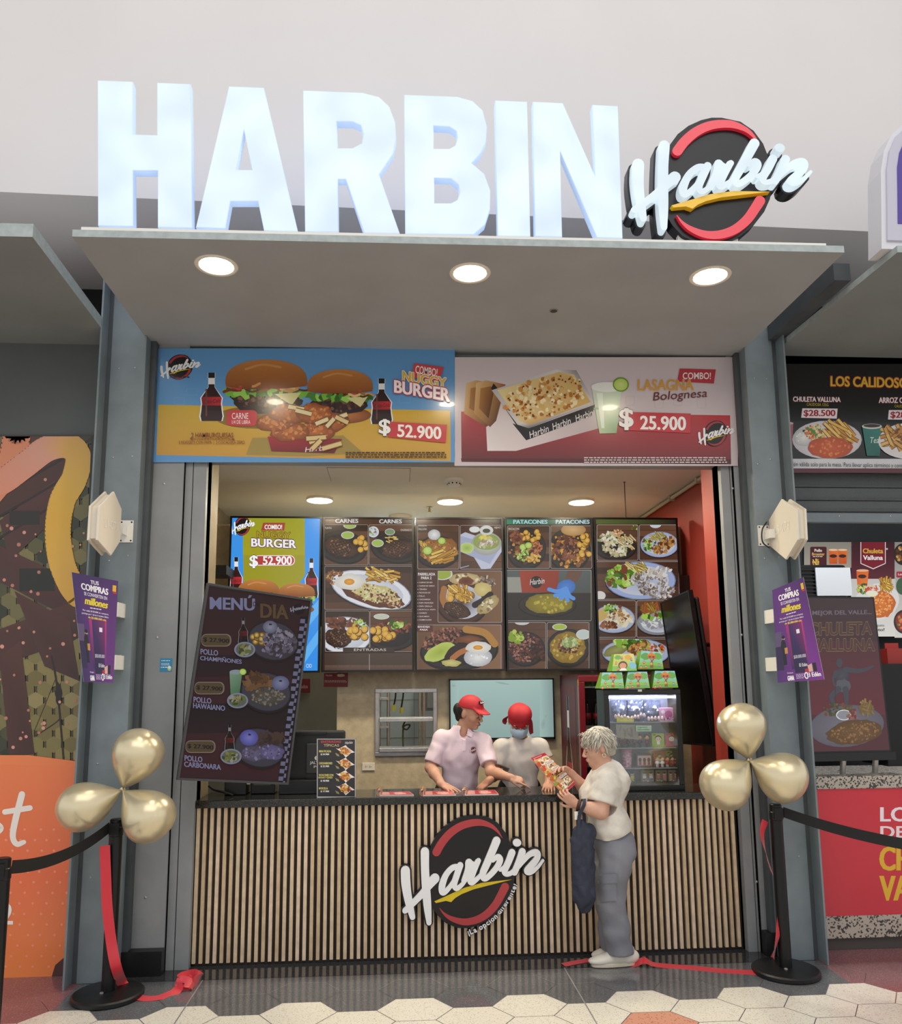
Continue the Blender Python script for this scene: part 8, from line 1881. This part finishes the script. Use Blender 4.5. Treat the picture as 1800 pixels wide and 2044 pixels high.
S.ell(ch + (0, .0, .0), (.165, .112, .14), None, .06); S.ell(mid(ch, hp, .55), (.140, .102, .17), None, .07); S.ell(hp, (.142, .104, .13), None, .06)
S.cap(nb - (0, 0, .022), shL - (0, 0, .004), .060, .058, .045); S.cap(nb - (0, 0, .022), shR - (0, 0, .004), .060, .058, .045)
eL, eR = mid(shL, elL, .80), mid(shR, elR, .70)
S.cap(shL, eL, .062, .066, .03); S.cap(shR, eR, .062, .064, .03)
S.cap(nb + (0, 0, .02), nb - (0, 0, .05), .075, .09, .04)
S.wrinkle(.010, folds(7, 58, 3) + [((40, 10, -46), .3, 1.2), ((-44, 12, -40), 1.3, 1.2)])
S.cap(nb + np.array((.006, -.01, .05)), nb + np.array((.006, -.075, -.012)), .056, .024, .008, '-'); S.cap(nb + (0, 0, .03), nb + (0, 0, .15), .058, .06, .008, '-')
for e, s_ in ((eL, shL), (eR, shR)):
    d = (e - s_) / np.linalg.norm(e - s_); sl, P = S.win(e - .1, e + .1); dd = (P - e) @ d; S.g[sl] = np.maximum(S.g[sl], dd - .012) if False else S.g[sl]
    near = np.linalg.norm(P - e, axis=-1) < .095; S.g[sl] = np.where(near & (dd > .012), np.maximum(S.g[sl], dd - .012), S.g[sl])
S.half((0, 0, .985), (0, 0, -1))
polo = S.build('polo_shirt', M_POLO, r1)
# collar and placket
S = Vol(nb - .15, nb + .15, .004)
Pc = [nb + np.array((.064 * math.sin(t) + .006, .058 * math.cos(t) + .002, .034 - .024 * max(0, -math.cos(t)))) for t in np.linspace(-2.2, 2.2, 19)]
for a_, b_ in zip(Pc[:-1], Pc[1:]): S.cap(a_, b_, .009, .009, .006); S.cap(a_ - (0, 0, .02), b_ - (0, 0, .02), .011, .011, .008)
S.build('collar', M_POLO, polo)
M_COL = mat('polo_collar', '#e0cdd9', .75)
for Q in ([(911, 1440), (925, 1462), (922, 1470), (909, 1463)], [(938, 1456), (930, 1467), (940, 1472), (948, 1460)]): pouch('collar_flap', Q, M_COL, polo, .011, .004, [polo, body1])
pouch('placket', [(924, 1466), (931, 1467), (929, 1499), (923, 1499)], M_COL, polo, .005, .003, [polo])
def emblem(o, px, py, w, parent, name='embroidered_emblem', n=(.12, -1, .1), txt=False):
    h = on_surface(o, px, py)
    if not h: return
    p, n = h[0], np.array(n, float); n /= np.linalg.norm(n); u = np.cross((0, 0, 1), n); u /= np.linalg.norm(u); u = -u if u[0] < 0 else u
    pq = Plane(p + n * .014, u, np.cross(n, u) if np.cross(n, u)[2] > 0 else -np.cross(n, u)); A = Art(pq); s_ = w / 1555; A.map = lambda x, y: (x, -y)
    if txt: A.rrect(-w * .52, -w * .24, w * .52, w * .24, w * .2, '#1c1214'); A.text('Harbin', -w * .46, -w * .18, w * .46, w * .18, '#f0e8ea', .05, None, 0, -6, .2)
    else:
        A.harbin(-880 * s_, -710 * s_, s_, '#4a1c24', black='#2a1418', ring='#b5606a'); A.harbin(-880 * s_, -710 * s_, s_, '#d8b8bc', disc=False, sw='#c8b8a0')
    V, Fc = slab([((a - 880) * s_, (710 - b_) * s_) for a, b_ in LOGO_DISC][::-1], -.012, 0) if not txt else slab([(-w * .5, -w * .22), (w * .5, -w * .22), (w * .5, w * .22), (-w * .5, w * .22)], -.012, 0)
    adopt(A.build(name, M_PAPER, None, [(V, Fc, mat('emblem_backing', '#2a1418', .8))]), parent, pq.matrix())
emblem(polo, 944, 1497, .060, polo)
# hair bun and cap
S = Vol(hc - .2, hc + .2, .0045); S.ell(L(0, -.035, .0), (.076, .068, .075), R, .01); S.ell(L(0, -.118, -.01), (.034, .036, .048), R, .02); S.ell(L(0, -.085, -.05), (.045, .03, .05), R, .03)
S.half(L(0, .01, 0), R[1]); S.build('hair', mat('hair_black', '#15110f', .55, 0, (40, .3), (200, .3)), r1)
S = Vol(hc - .24, hc + .24, .0042); S.ell(L(0, -.008, .040), (.084, .104, .096), R, .01); S.half(L(0, .0, .044), -R[2] + R[1] * .16)
for x in np.linspace(-1, 1, 13): S.cap(L(x * .062, .072 - .02 * x * x, .058), L(x * .058, .160 - .045 * x * x, .046 - .014 * x * x), .007, .004, .008)
cap1 = S.build('cap', mat('cap_red', '#b3202c', .65, 0, (8, .08), (200, .12)), r1)
a = MB(); a.lathe(L(0, -.008, .132), [(.008, 0), (.006, .005)], 12, 0, R[2]); a.build('cap_button', mat('cap_red', '#b3202c'), cap1)
emblem(cap1, 959, 1403, .046, cap1, 'cap_emblem', (.66, -.72, .2), True)
trousers_down(r1, float(hp[0]), Yt + .06, .98, M_BLACKM)

# ================= worker in the white tee, red kerchief and mask
Yt = .78
r2_ = empty('person', (.85, Yt, 0), 'person in a white tee with red kerchief and face mask looking down behind the counter', 'person')
hc = atY(1036, 1440, Yt - .06); R = frame3((-.03, -.82, -.56), (0.0, -.58, .82))
nb = atY(1037, 1478, Yt + .02); shL = atY(1001, 1490, Yt); shR = atY(1078, 1489, Yt)
elL = atY(987, 1546, Yt - .04); wrL = atZ(976, 1559, 1.085); elR = atY(1097, 1540, Yt - .03); wrR = atZ(1095, 1562, 1.08)
ch = atY(1038, 1520, Yt + .02); hp = atY(1038, 1610, Yt + .04)
S = Vol((.35, .05, .98), (1.3, 1.05, 1.70), .0044)
L = head(S, hc, R, 1.0, nb)
S.ell(mid(nb, ch, .7), (.13, .075, .08), None, .03)
for sh, el, wr in ((shL, elL, wrL), (shR, elR, wrR)): S.cap(nb - (0, 0, .05), sh - (0, 0, .015), .034, .034, .02); S.cap(sh, el, .044, .040, .03); S.cap(el, mid(el, wr, .35), .041, .038, .02); S.cap(mid(el, wr, .35), wr, .038, .027, .02)
hand(S, wrL, atZ(961, 1571, 1.045) - wrL, (-.3, -.4, 1), 1, (.5, .55, .6, .65), .08, .92, (.5, .6))
hand(S, wrR, atZ(1092, 1576, 1.045) - wrR, (.0, -.5, 1), -1, (.45, .5, .5, .55), .10, .92, (.5, .5))
S.build('body', M_SK2, r2_); face_parts(L, R, r2_, 1.0, False)
S = Vol((.4, .4, .96), (1.3, 1.05, 1.5), .005)
S.ell(ch, (.160, .108, .13), None, .05); S.ell(mid(ch, hp, .55), (.142, .105, .17), None, .06); S.ell(hp, (.145, .105, .12), None, .05)
S.cap(nb - (0, 0, .030), shL - (0, 0, .008), .062, .056, .04); S.cap(nb - (0, 0, .030), shR - (0, 0, .008), .062, .056, .04)
eL, eR = mid(shL, elL, .62), mid(shR, elR, .45)
S.cap(shL, eL, .062, .068, .03); S.cap(shR, eR, .062, .068, .03); S.cap(nb + (0, 0, .0), nb - (0, 0, .06), .07, .09, .04)
S.wrinkle(.011, folds(7, 55, 8) + [((36, 10, -40), .3, 1.2), ((-40, 12, -36), 1.3, 1.2)]); S.cap(nb + (0, -.01, .03), nb + (0, -.03, .15), .062, .062, .008, '-')
for e, s_ in ((eL, shL), (eR, shR)):
    d = (e - s_) / np.linalg.norm(e - s_); sl, P = S.win(e - .11, e + .11); dd = (P - e) @ d; near = np.linalg.norm(P - e, axis=-1) < .1; S.g[sl] = np.where(near & (dd > .012), np.maximum(S.g[sl], dd - .012), S.g[sl])
S.half((0, 0, .985), (0, 0, -1)); S.build('tee_shirt', mat('tee_white', '#d3cdc8', .8, 0, (6, .06), (220, .15)), r2_)
S = Vol(hc - .24, hc + .24, .0042); S.ell(L(0, -.012, .036), (.083, .104, .094), R, .01); S.ell(L(0, -.005, .075), (.080, .094, .062), R, .03); S.ell(L(.042, .02, .085), (.045, .065, .055), R, .03); S.ell(L(-.042, .02, .085), (.045, .065, .055), R, .03); S.ell(L(0, .0, .02), (.082, .098, .05), R, .02); S.half(L(0, .0, .014), -R[2] * .97 - R[1] * .10)
kc = S.build('kerchief', mat('kerchief_red', '#b3202c', .7, 0, (8, .1), (200, .12)), r2_)
a = MB()
for P in ([L(.07, -.05, .02), L(.098, -.055, -.012), L(.108, -.045, -.034), L(.092, -.04, -.045)], [L(-.072, -.04, .02), L(-.092, -.025, -.03), L(-.098, -.005, -.08), L(-.106, .004, -.115)]):
    a.ribbon(smooth_path(P, 5), R[0] * .8 + R[1] * .5, [.03 + .012 * math.sin(i * .2) for i in range(16)], .004)
a.build('kerchief_ties', mat('kerchief_dark', '#8f1c26', .7), kc)
S = Vol(hc - .2, hc + .2, .004); S.ell(L(0, .030, -.048), (.070, .082, .072), R, .01); S.ell(L(0, .098, -.038), (.032, .03, .04), R, .03); S.half(L(0, .02, 0), -R[1]); S.half(L(0, 0, -.016), R[2] - R[1] * .12); S.half(L(0, 0, -.112), -R[2] - R[1] * .1); S.wrinkle(.0012, [(R[2] * 420, 0, 0)])
fm_ = S.build('face_mask', mat('mask_blue', '#a9c3d8', .7), r2_)
a = MB()
for x in (-1, 1): a.tube(smooth_path([L(x * .060, .035, -.03), L(x * .076, .0, -.012), L(x * .083, -.018, .008)], 4), .0018, 6); a.tube(smooth_path([L(x * .056, .04, -.09), L(x * .074, .0, -.05), L(x * .083, -.02, -.02)], 4), .0018, 6)
a.build('mask_loops', M_WHITEP, fm_)
trousers_down(r2_, float(hp[0]), Yt + .06, .98, M_BLACKM)

# ================= woman customer
Yc_ = -.205
r3_ = empty('person', (1.25, Yc_, 0), 'person with short grey hair, white tee and grey trousers reading a menu at the counter', 'person')
hc = atY(1192, 1493, Yc_); R = frame3((-.96, -.06, -.26), (-.26, 0, .96))
nb = atY(1209, 1532, Yc_); shN = atY(1212, 1556, Yc_ - .12); shF = atY(1203, 1556, Yc_ + .10)
elN = atY(1199, 1620, Yc_ - .15); wrN = atY(1152, 1606, Yc_ - .11); elF = atY(1180, 1588, Yc_ + .17); wrF = atY(1138, 1543, Yc_ + .09)
ch = atY(1203, 1575, Yc_); be = atY(1213, 1640, Yc_); hp = atY(1222, 1690, Yc_)
knN, knF = atY(1219, 1800, Yc_ - .05), atY(1214, 1800, Yc_ + .07); anN, anF = atY(1238, 1897, Yc_ - .02), atY(1226, 1888, Yc_ + .09)
S = Vol((.80, -.56, .0), (1.62, .12, 1.52), .0046)
k3 = .96
L = head(S, hc, R, k3, nb, (.050, .062), True, False)
S.ell(mid(nb, ch), (.085, .13, .1), None, .05); S.ell(be, (.09, .12, .14), None, .04); S.ell(hp, (.085, .12, .09), None, .04)
for sh, el, wr in ((shN, elN, wrN), (shF, elF, wrF)): S.cap(nb - (0, 0, .05), sh - (0, 0, .015), .036, .036, .02); S.cap(sh, el, .050, .047, .03); S.cap(el, mid(el, wr, .35), .048, .043, .02); S.cap(mid(el, wr, .35), wr, .043, .027, .02)
hand(S, wrN, atY(1118, 1583, Yc_ - .08) - wrN, (-.10, -.95, -.35), -1, (.50, .62, .72, .80), .05, .92, (.9, .1))
hand(S, wrF, atY(1112, 1529, Yc_ + .03) - wrF, (.35, .8, .5), 1, (.5, .5, .55, .6), .06, .92, (.6, .6))
for h_, k_, a_ in ((-.07, knN, anN), (.07, knF, anF)): S.cap(hp + np.array((0.01, h_, -.05)), k_, .066, .055, .03); S.cap(k_, a_ + (0, 0, .01), .052, .036, .02)
S.build('body', M_SK3, r3_)
a = MB(); a.tube([L(-.043, .086, .002), L(-.034, .0925, -.001), L(-.022, .0935, .0)], [.0015, .0028, .0015], 8); a.tube([L(.043, .086, .002), L(.034, .0925, -.001), L(.022, .0935, .0)], [.0015, .0028, .0015], 8); a.build('eyes', M_EYE, r3_)
a = MB(); a.tube([L(-.02, .086, -.058), L(0, .094, -.057), L(.02, .086, -.058)], [.002, .0055, .002], 10); a.build('lips', M_LIP, r3_, smooth=True)
a = MB()
for x in (-1, 1): a.tube([L(x * .016, .090, .020), L(x * .032, .092, .024), L(x * .048, .080, .019)], [.002, .003, .0015], 8)
a.build('eyebrows', mat('brow_grey', '#6a5448', 0.6), r3_)
a = MB(); e = L(-.082, -.008, -.048); a.tube([e + np.array((math.cos(t) * .011, 0, math.sin(t) * .011)) for t in np.linspace(0, 6.283, 18)], .0022, 8, 0, False); a.build('hoop_earring', mat('earring', '#e0d4bc', .25, .6), r3_)
# tee
M_TEE = mat('tee_cream', '#d8d3ca', .8, 0, (30, .06), (200, .15))
S = Vol((.95, -.58, .78), (1.62, .08, 1.46), .0048)
S.ell(ch + np.array((-.0, 0, .0)), (.112, .150, .125), None, .06); S.ell(atY(1186, 1592, Yc_), (.095, .13, .085), None, .07); S.ell(be + np.array((.0, 0, .03)), (.122, .152, .13), None, .07); S.ell(be + np.array((.02, 0, -.05)), (.122, .16, .11), None, .07)
S.cap(nb - (0, 0, .03), shN - (0, 0, .006), .062, .060, .06); S.cap(nb - (0, 0, .03), shF - (0, 0, .006), .062, .058, .06); S.cap(nb + (.005, 0, -.012), nb - (0, 0, .06), .072, .1, .05)
S.ell(atY(1232, 1562, Yc_), (.075, .12, .11), None, .06)
eN, eF = mid(shN, elN, .66), mid(shF, elF, .72)
S.cap(shN, eN, .060, .070, .06); S.cap(shF, eF, .058, .066, .05)
S.wrinkle(.0105, folds(5, 50, 5) + [((10, 14, 88), .5, 1.6), ((26, 10, 60), 2.0, 1.2)])
S.cap(nb + np.array((-.03, 0, .0)), nb + np.array((-.05, 0, .14)), .064, .07, .01, '-')
for e, s_ in ((eN, shN), (eF, shF)):
    d = (e - s_) / np.linalg.norm(e - s_); sl, P = S.win(e - .11, e + .11); dd = (P - e) @ d; near = np.linalg.norm(P - e, axis=-1) < .1; S.g[sl] = np.where(near & (dd > .012), np.maximum(S.g[sl], dd - .012), S.g[sl])
h0, h1 = atY(1184, 1679, Yc_), atY(1258, 1652, Yc_); nh = np.array((-(h1 - h0)[2], 0, (h1 - h0)[0])); S.half(h0, -nh if nh[2] > 0 else nh)
S.build('tee_shirt', M_TEE, r3_)
# trousers
M_TR = mat('trouser_grey', '#7d7f88', .8, 0, (5, .06), (180, .15))
S = Vol((.98, -.48, .0), (1.62, .06, 1.06), .0052)
S.ell(hp + np.array((.006, 0, .02)), (.124, .150, .13), None, .05); S.ell(atY(1240, 1688, Yc_), (.075, .13, .09), None, .06)
for h_, k_, a_ in ((-.072, knN, anN), (.072, knF, anF)):
    S.cap(hp + np.array((.012, h_, -.03)), mid(hp + np.array((.0, h_, 0)), k_, .55), .108, .095, .04); S.cap(mid(hp + np.array((.0, h_, 0)), k_, .55), k_, .095, .082, .04); S.cap(k_, mid(k_, a_, .6), .082, .080, .04); S.cap(mid(k_, a_, .6), a_ + (-.005, 0, .0), .080, .088, .03)
S.wrinkle(.017, folds(5, 36, 12) + [((44, 6, 18), .4, 1.5), ((20, 12, 42), 1.2, 1.3)]); S.half((0, 0, .075), (.0, 0, -1)); S.half(atY(1222, 1640, Yc_), (0, 0, 1))
tr = S.build('trousers', M_TR, r3_)
pouch('cargo_pocket', [(1191, 1758), (1228, 1758), (1230, 1797), (1197, 1800)], mat('trouser_pocket_shade', '#797c86', .8), tr, .014, .004, [tr])  # pocket and flap tinted darker than the trousers to stand for their shading
pouch('pocket_flap', [(1187, 1746), (1229, 1744), (1230, 1762), (1188, 1764)], mat('trouser_flap_shade', '#747782', .8), tr, .022, .004, [tr])
# shoes
def shoe(toe, heel, Y, nm):
    t, h = np.array(toe, float), np.array(heel, float); d = (t - h) / np.linalg.norm(t - h); s_ = np.cross(d, (0, 0, 1)); ln = np.linalg.norm(t - h)
    S = Vol(np.minimum(t, h) - (.08, .08, .03), np.maximum(t, h) + (.08, .08, .14), .004)
    for u, w_, hh in ((.06, .034, .055), (.25, .037, .060), (.5, .040, .052), (.72, .044, .040), (.9, .040, .030)): S.ell(h + d * ln * u + (0, 0, hh * .75 + .012), (max(.05, ln * .2), w_, hh * .78), np.array([d, s_, (0, 0, 1)]), .03)
    S.cap(h + d * .05 + (0, 0, .05), h + d * .055 + (-.0, 0, .095), .038, .036, .02); S.half((0, 0, .016), (0, 0, -1)); up_ = S.build('shoe_upper', mat('shoe_white', '#e2dcd0', .55, 0, (20, .04)), r3_)
    out = [];
    for q in np.linspace(0, 6.283, 28)[:-1]: out.append(h + d * (ln * .5 + ln * .535 * math.cos(q)) + s_ * (.041 + .006 * math.cos(q)) * math.copysign(abs(math.sin(q)) ** .7, math.sin(q)))
    a = MB(); a.hexa([np.array((*o[:2], .002)) for o in out], [np.array((*o[:2], .024)) for o in out]); a.build('shoe_sole', mat('sole_cream', '#d5cbb8', .6), up_, bevel=.004)
q0, q1 = atY(1182, 1920, -.225), atY(1265, 1920, -.225); shoe((q0[0], -.23, 0), (q1[0], -.22, 0), Yc_, 'n')
q0, q1 = atY(1188, 1900, -.115), atY(1256, 1900, -.115); shoe((q0[0], -.12, 0), (q1[0], -.11, 0), Yc_, 'f')
# hair: a cap of short wavy locks
S = Vol(hc - .2, hc + .2, .0045); S.ell(L(0, -.022, .036), np.array((.080, .096, .086)), R, .01); S.ell(L(0, -.07, -.025), (.066, .05, .07), R, .04); S.half(L(0, .034, .03), R[1] * .92 - R[2] * .45); S.half(L(0, 0, -.072), -R[2])
for x in (-1, 1): S.ell(L(x * .09, .02, -.045), (.03, .045, .040), R, .01, '-')
hm = [mat('hair_grey', '#b3ac9f', .5, 0, (60, .25), (260, .4)), mat('hair_silver', '#ddd8cc', .45), mat('hair_ash', '#9a9388', .5)]
S.build('hair', hm[0], r3_)
rng = random.Random(17); a = MB()
for i in range(820):
    th = rng.uniform(0, 6.283); ph = math.acos(rng.uniform(-.62, 1)); v = np.array((math.sin(ph) * math.cos(th), math.sin(ph) * math.sin(th), math.cos(ph)))
    if v[1] > .62 and v[2] < .35: continue
    if abs(v[0]) > .7 and v[1] > -.05 and v[2] < .05: continue
    p = L(v[0] * .088, -.024 + v[1] * .103, .040 + v[2] * .094); nrm = R[0] * v[0] + R[1] * v[1] + R[2] * v[2]
    fl = (-R[2] * .8 + R[1] * (.55 if v[1] > 0 else -.1) + nrm * .25 + R[0] * rng.uniform(-.4, .4)); fl -= nrm * (fl @ nrm) * .8; fl /= np.linalg.norm(fl) + 1e-9
    ln = rng.uniform(.03, .062); w_ = R[0] * rng.uniform(-.4, .4) + R[1] * rng.uniform(-.3, .3)
    a.tube(smooth_path([p - fl * ln * .5 - nrm * .004, p + nrm * .006, p + fl * ln * .5 + nrm * .006 + w_ * .01, p + fl * ln + nrm * rng.uniform(.0, .014) + w_ * .02], 3), [.0026, .0032, .0034, .0033, .0031, .0028, .0025, .002, .0014, .0007], 4, rng.choice((0, 1, 1, 1, 2)))
for i in range(26):
    p = L(rng.uniform(-.06, .06), rng.uniform(.0, .07), .108 - rng.random() * .02); q = R[1] * rng.uniform(-.02, .03) + R[2] * rng.uniform(.008, .022) + R[0] * rng.uniform(-.02, .02)
    a.tube(smooth_path([p, p + q * .6 + R[2] * .008, p + q + R[1] * .01 - R[2] * rng.uniform(0, .02)], 4), [.0026, .0026, .0024, .0022, .002, .0018, .0014, .001, .0006], 4, rng.choice((0, 1, 1)))
for i in range(120):
    x = rng.uniform(-.076, .06); p = L(x, .060 - abs(x) * .3, .082 + rng.uniform(-.012, .02)); a.tube(smooth_path([p, p + R[1] * .022 - R[2] * .016, p + R[1] * rng.uniform(.020, .034) - R[2] * rng.uniform(.04, .075) - R[0] * .006], 4), [.003, .003, .0028, .0026, .0024, .002, .0016, .0012, .0006], 4, rng.choice((0, 1, 1, 2)))
a.build('hair_locks', hm, r3_, smooth=True)
# bracelets and watch on the near wrist
d = wrN - elN; d /= np.linalg.norm(d)
def band(t, r_, w_, nm, m):
    c_ = mid(elN, wrN, t); a = MB(); a.lathe(c_ - d * w_ / 2, [(r_ - .003, 0), (r_, .001), (r_, w_ - .001), (r_ - .003, w_)], 24, 0, d); return a.build(nm, m, r3_, smooth=True)
band(.97, .0335, .012, 'dark_bracelet', mat('bracelet', '#4a2420', .5)); ws_ = band(.90, .0345, .014, 'watch_strap', mat('watch_strap', '#3a2620', .5))
c_ = mid(elN, wrN, .90) + np.array((.0, -.012, -.034)); a = MB(); a.lathe(c_, [(.014, 0), (.015, .003), (.012, .006)], 16, 0, (0, -.4, -1)); a.build('watch_face', M_STEEL, ws_)
# ---- the menu she holds
P0, P1, P3 = atY(1059, 1513, Yc_ + .03), atY(1087, 1502, Yc_ + .085), atY(1125, 1587, Yc_ - .035)
pq = plane3(P0, P1, P3); C = [pq.px(*q) for q in ((1059, 1513), (1087, 1502), (1150, 1563), (1125, 1587))]
rm = empty('held_menu', pq.o, 'narrow picture menu held tilted in both hands by the grey-haired person', 'menu', None, matrix=pq.matrix())
A = Art(pq, seed=91)
def pt(u, v): a_ = np.array(C[0]) * (1 - u) + np.array(C[1]) * u; b_ = np.array(C[3]) * (1 - u) + np.array(C[2]) * u; return tuple((a_ * (1 - v) + b_ * v).tolist())
A.map = lambda x, y: pt(x / 100, y / 260)
A.rect(0, 0, 100, 260, '#d6b088', '#cfa078'); A.rect(0, 0, 100, 20, '#b02a3a'); A.rect(10, 7, 70, 13, '#d88a90'); A.rect(0, 246, 100, 260, '#a83040'); A.frame(0, 0, 100, 260, 4, 3, '#c8505a')
for k, (x, y) in enumerate(((35, 48), (72, 40), (60, 92), (40, 150), (78, 138), (76, 208), (40, 222))):
    A.ell(x, y, 20, 20, '#efe6dc') if k not in (3, 4) else A.rect(x - 18, y - 16, x + 18, y + 16, '#3a2a24'); A.bits(x, y, 14, 14, 14, 5, ('#c8863c', '#8a4a24', '#d8b060', '#5a7a30', '#e6d0a0'))
A.bits(14, 130, 12, 110, 70, 8, ('#d8963c', '#b5622c', '#e0b868', '#7a9a3c', '#c84a34'))
for y in (66, 112, 176, 182, 232): A.lines(52, y, 96, 2, 3, 2, '#5a3430')
for y in (64, 108, 170): A.rect(48, y, 98, y + 14, '#f0ebe6'); A.lines(52, y + 3, 94, 2, 2.5, 2, '#6a4440')
V, Fc = slab([C[3], C[2], C[1], C[0]], -.004, 0); A.build('sheet', M_VINYL, rm, [(V, Fc, mat('menu_edge', '#d8d0cc', .5))])
# ---- shopping bag on her forearm
M_BAG = mat('bag_navy', '#2c3142', .75, 0, (8, .15), (60, .25))
ap = mid(elN, wrN, .72); rb_ = empty('shopping_bag', ap, 'navy cloth shopping bag hanging from the forearm of the grey-haired person', 'bag')
S = Vol((ap[0] - .22, ap[1] - .14, .30), (ap[0] + .24, ap[1] + .14, ap[2] + .02), .0052)
Yb2 = ap[1] - .0
tp, bm_ = atY(1163, 1655, Yb2), atY(1166, 1800, Yb2)
S.ell(mid(tp, bm_, .62), (.066, .045, .24), None, .02); S.ell(bm_ + (0, 0, .05), (.066, .046, .075), None, .05); S.ell(mid(tp, bm_, .25), (.058, .036, .17), None, .06); S.ell(atY(1180, 1662, Yb2), (.030, .022, .05), None, .04); S.ell(atY(1150, 1690, Yb2), (.03, .025, .1), None, .04)
S.wrinkle(.008, [((70, 40, 9), .4, 1.4), ((-55, 60, 14), 1.2, 1.2), ((90, 10, -12), 2.0, 1.0)]); S.build('bag_body', M_BAG, rb_)
a = MB()
for y_, x_ in ((-.028, 1158), (.026, 1168)):
    a.ribbon(smooth_path([atY(x_ - 3, 1662, Yb2 + y_), atY(x_ - 2, 1630, Yb2 + y_), ap + np.array((-.008, y_ * 1.35, .015)), ap + np.array((0, y_ * .4, .043)), ap + np.array((.006, -y_ * .2, .044))], 5), np.array((1, 0, .1)), .022, .004)
a.build('bag_strap', M_BAG, rb_)
a = MB(); q0 = atY(1150, 1628, Yb2 - .02); a.obox(q0, [(1, 0, 0), (0, 1, 0), (0, 0, 1)], (.022, .003, .05)); a.build('paper_tag', M_WHITEP, rb_)
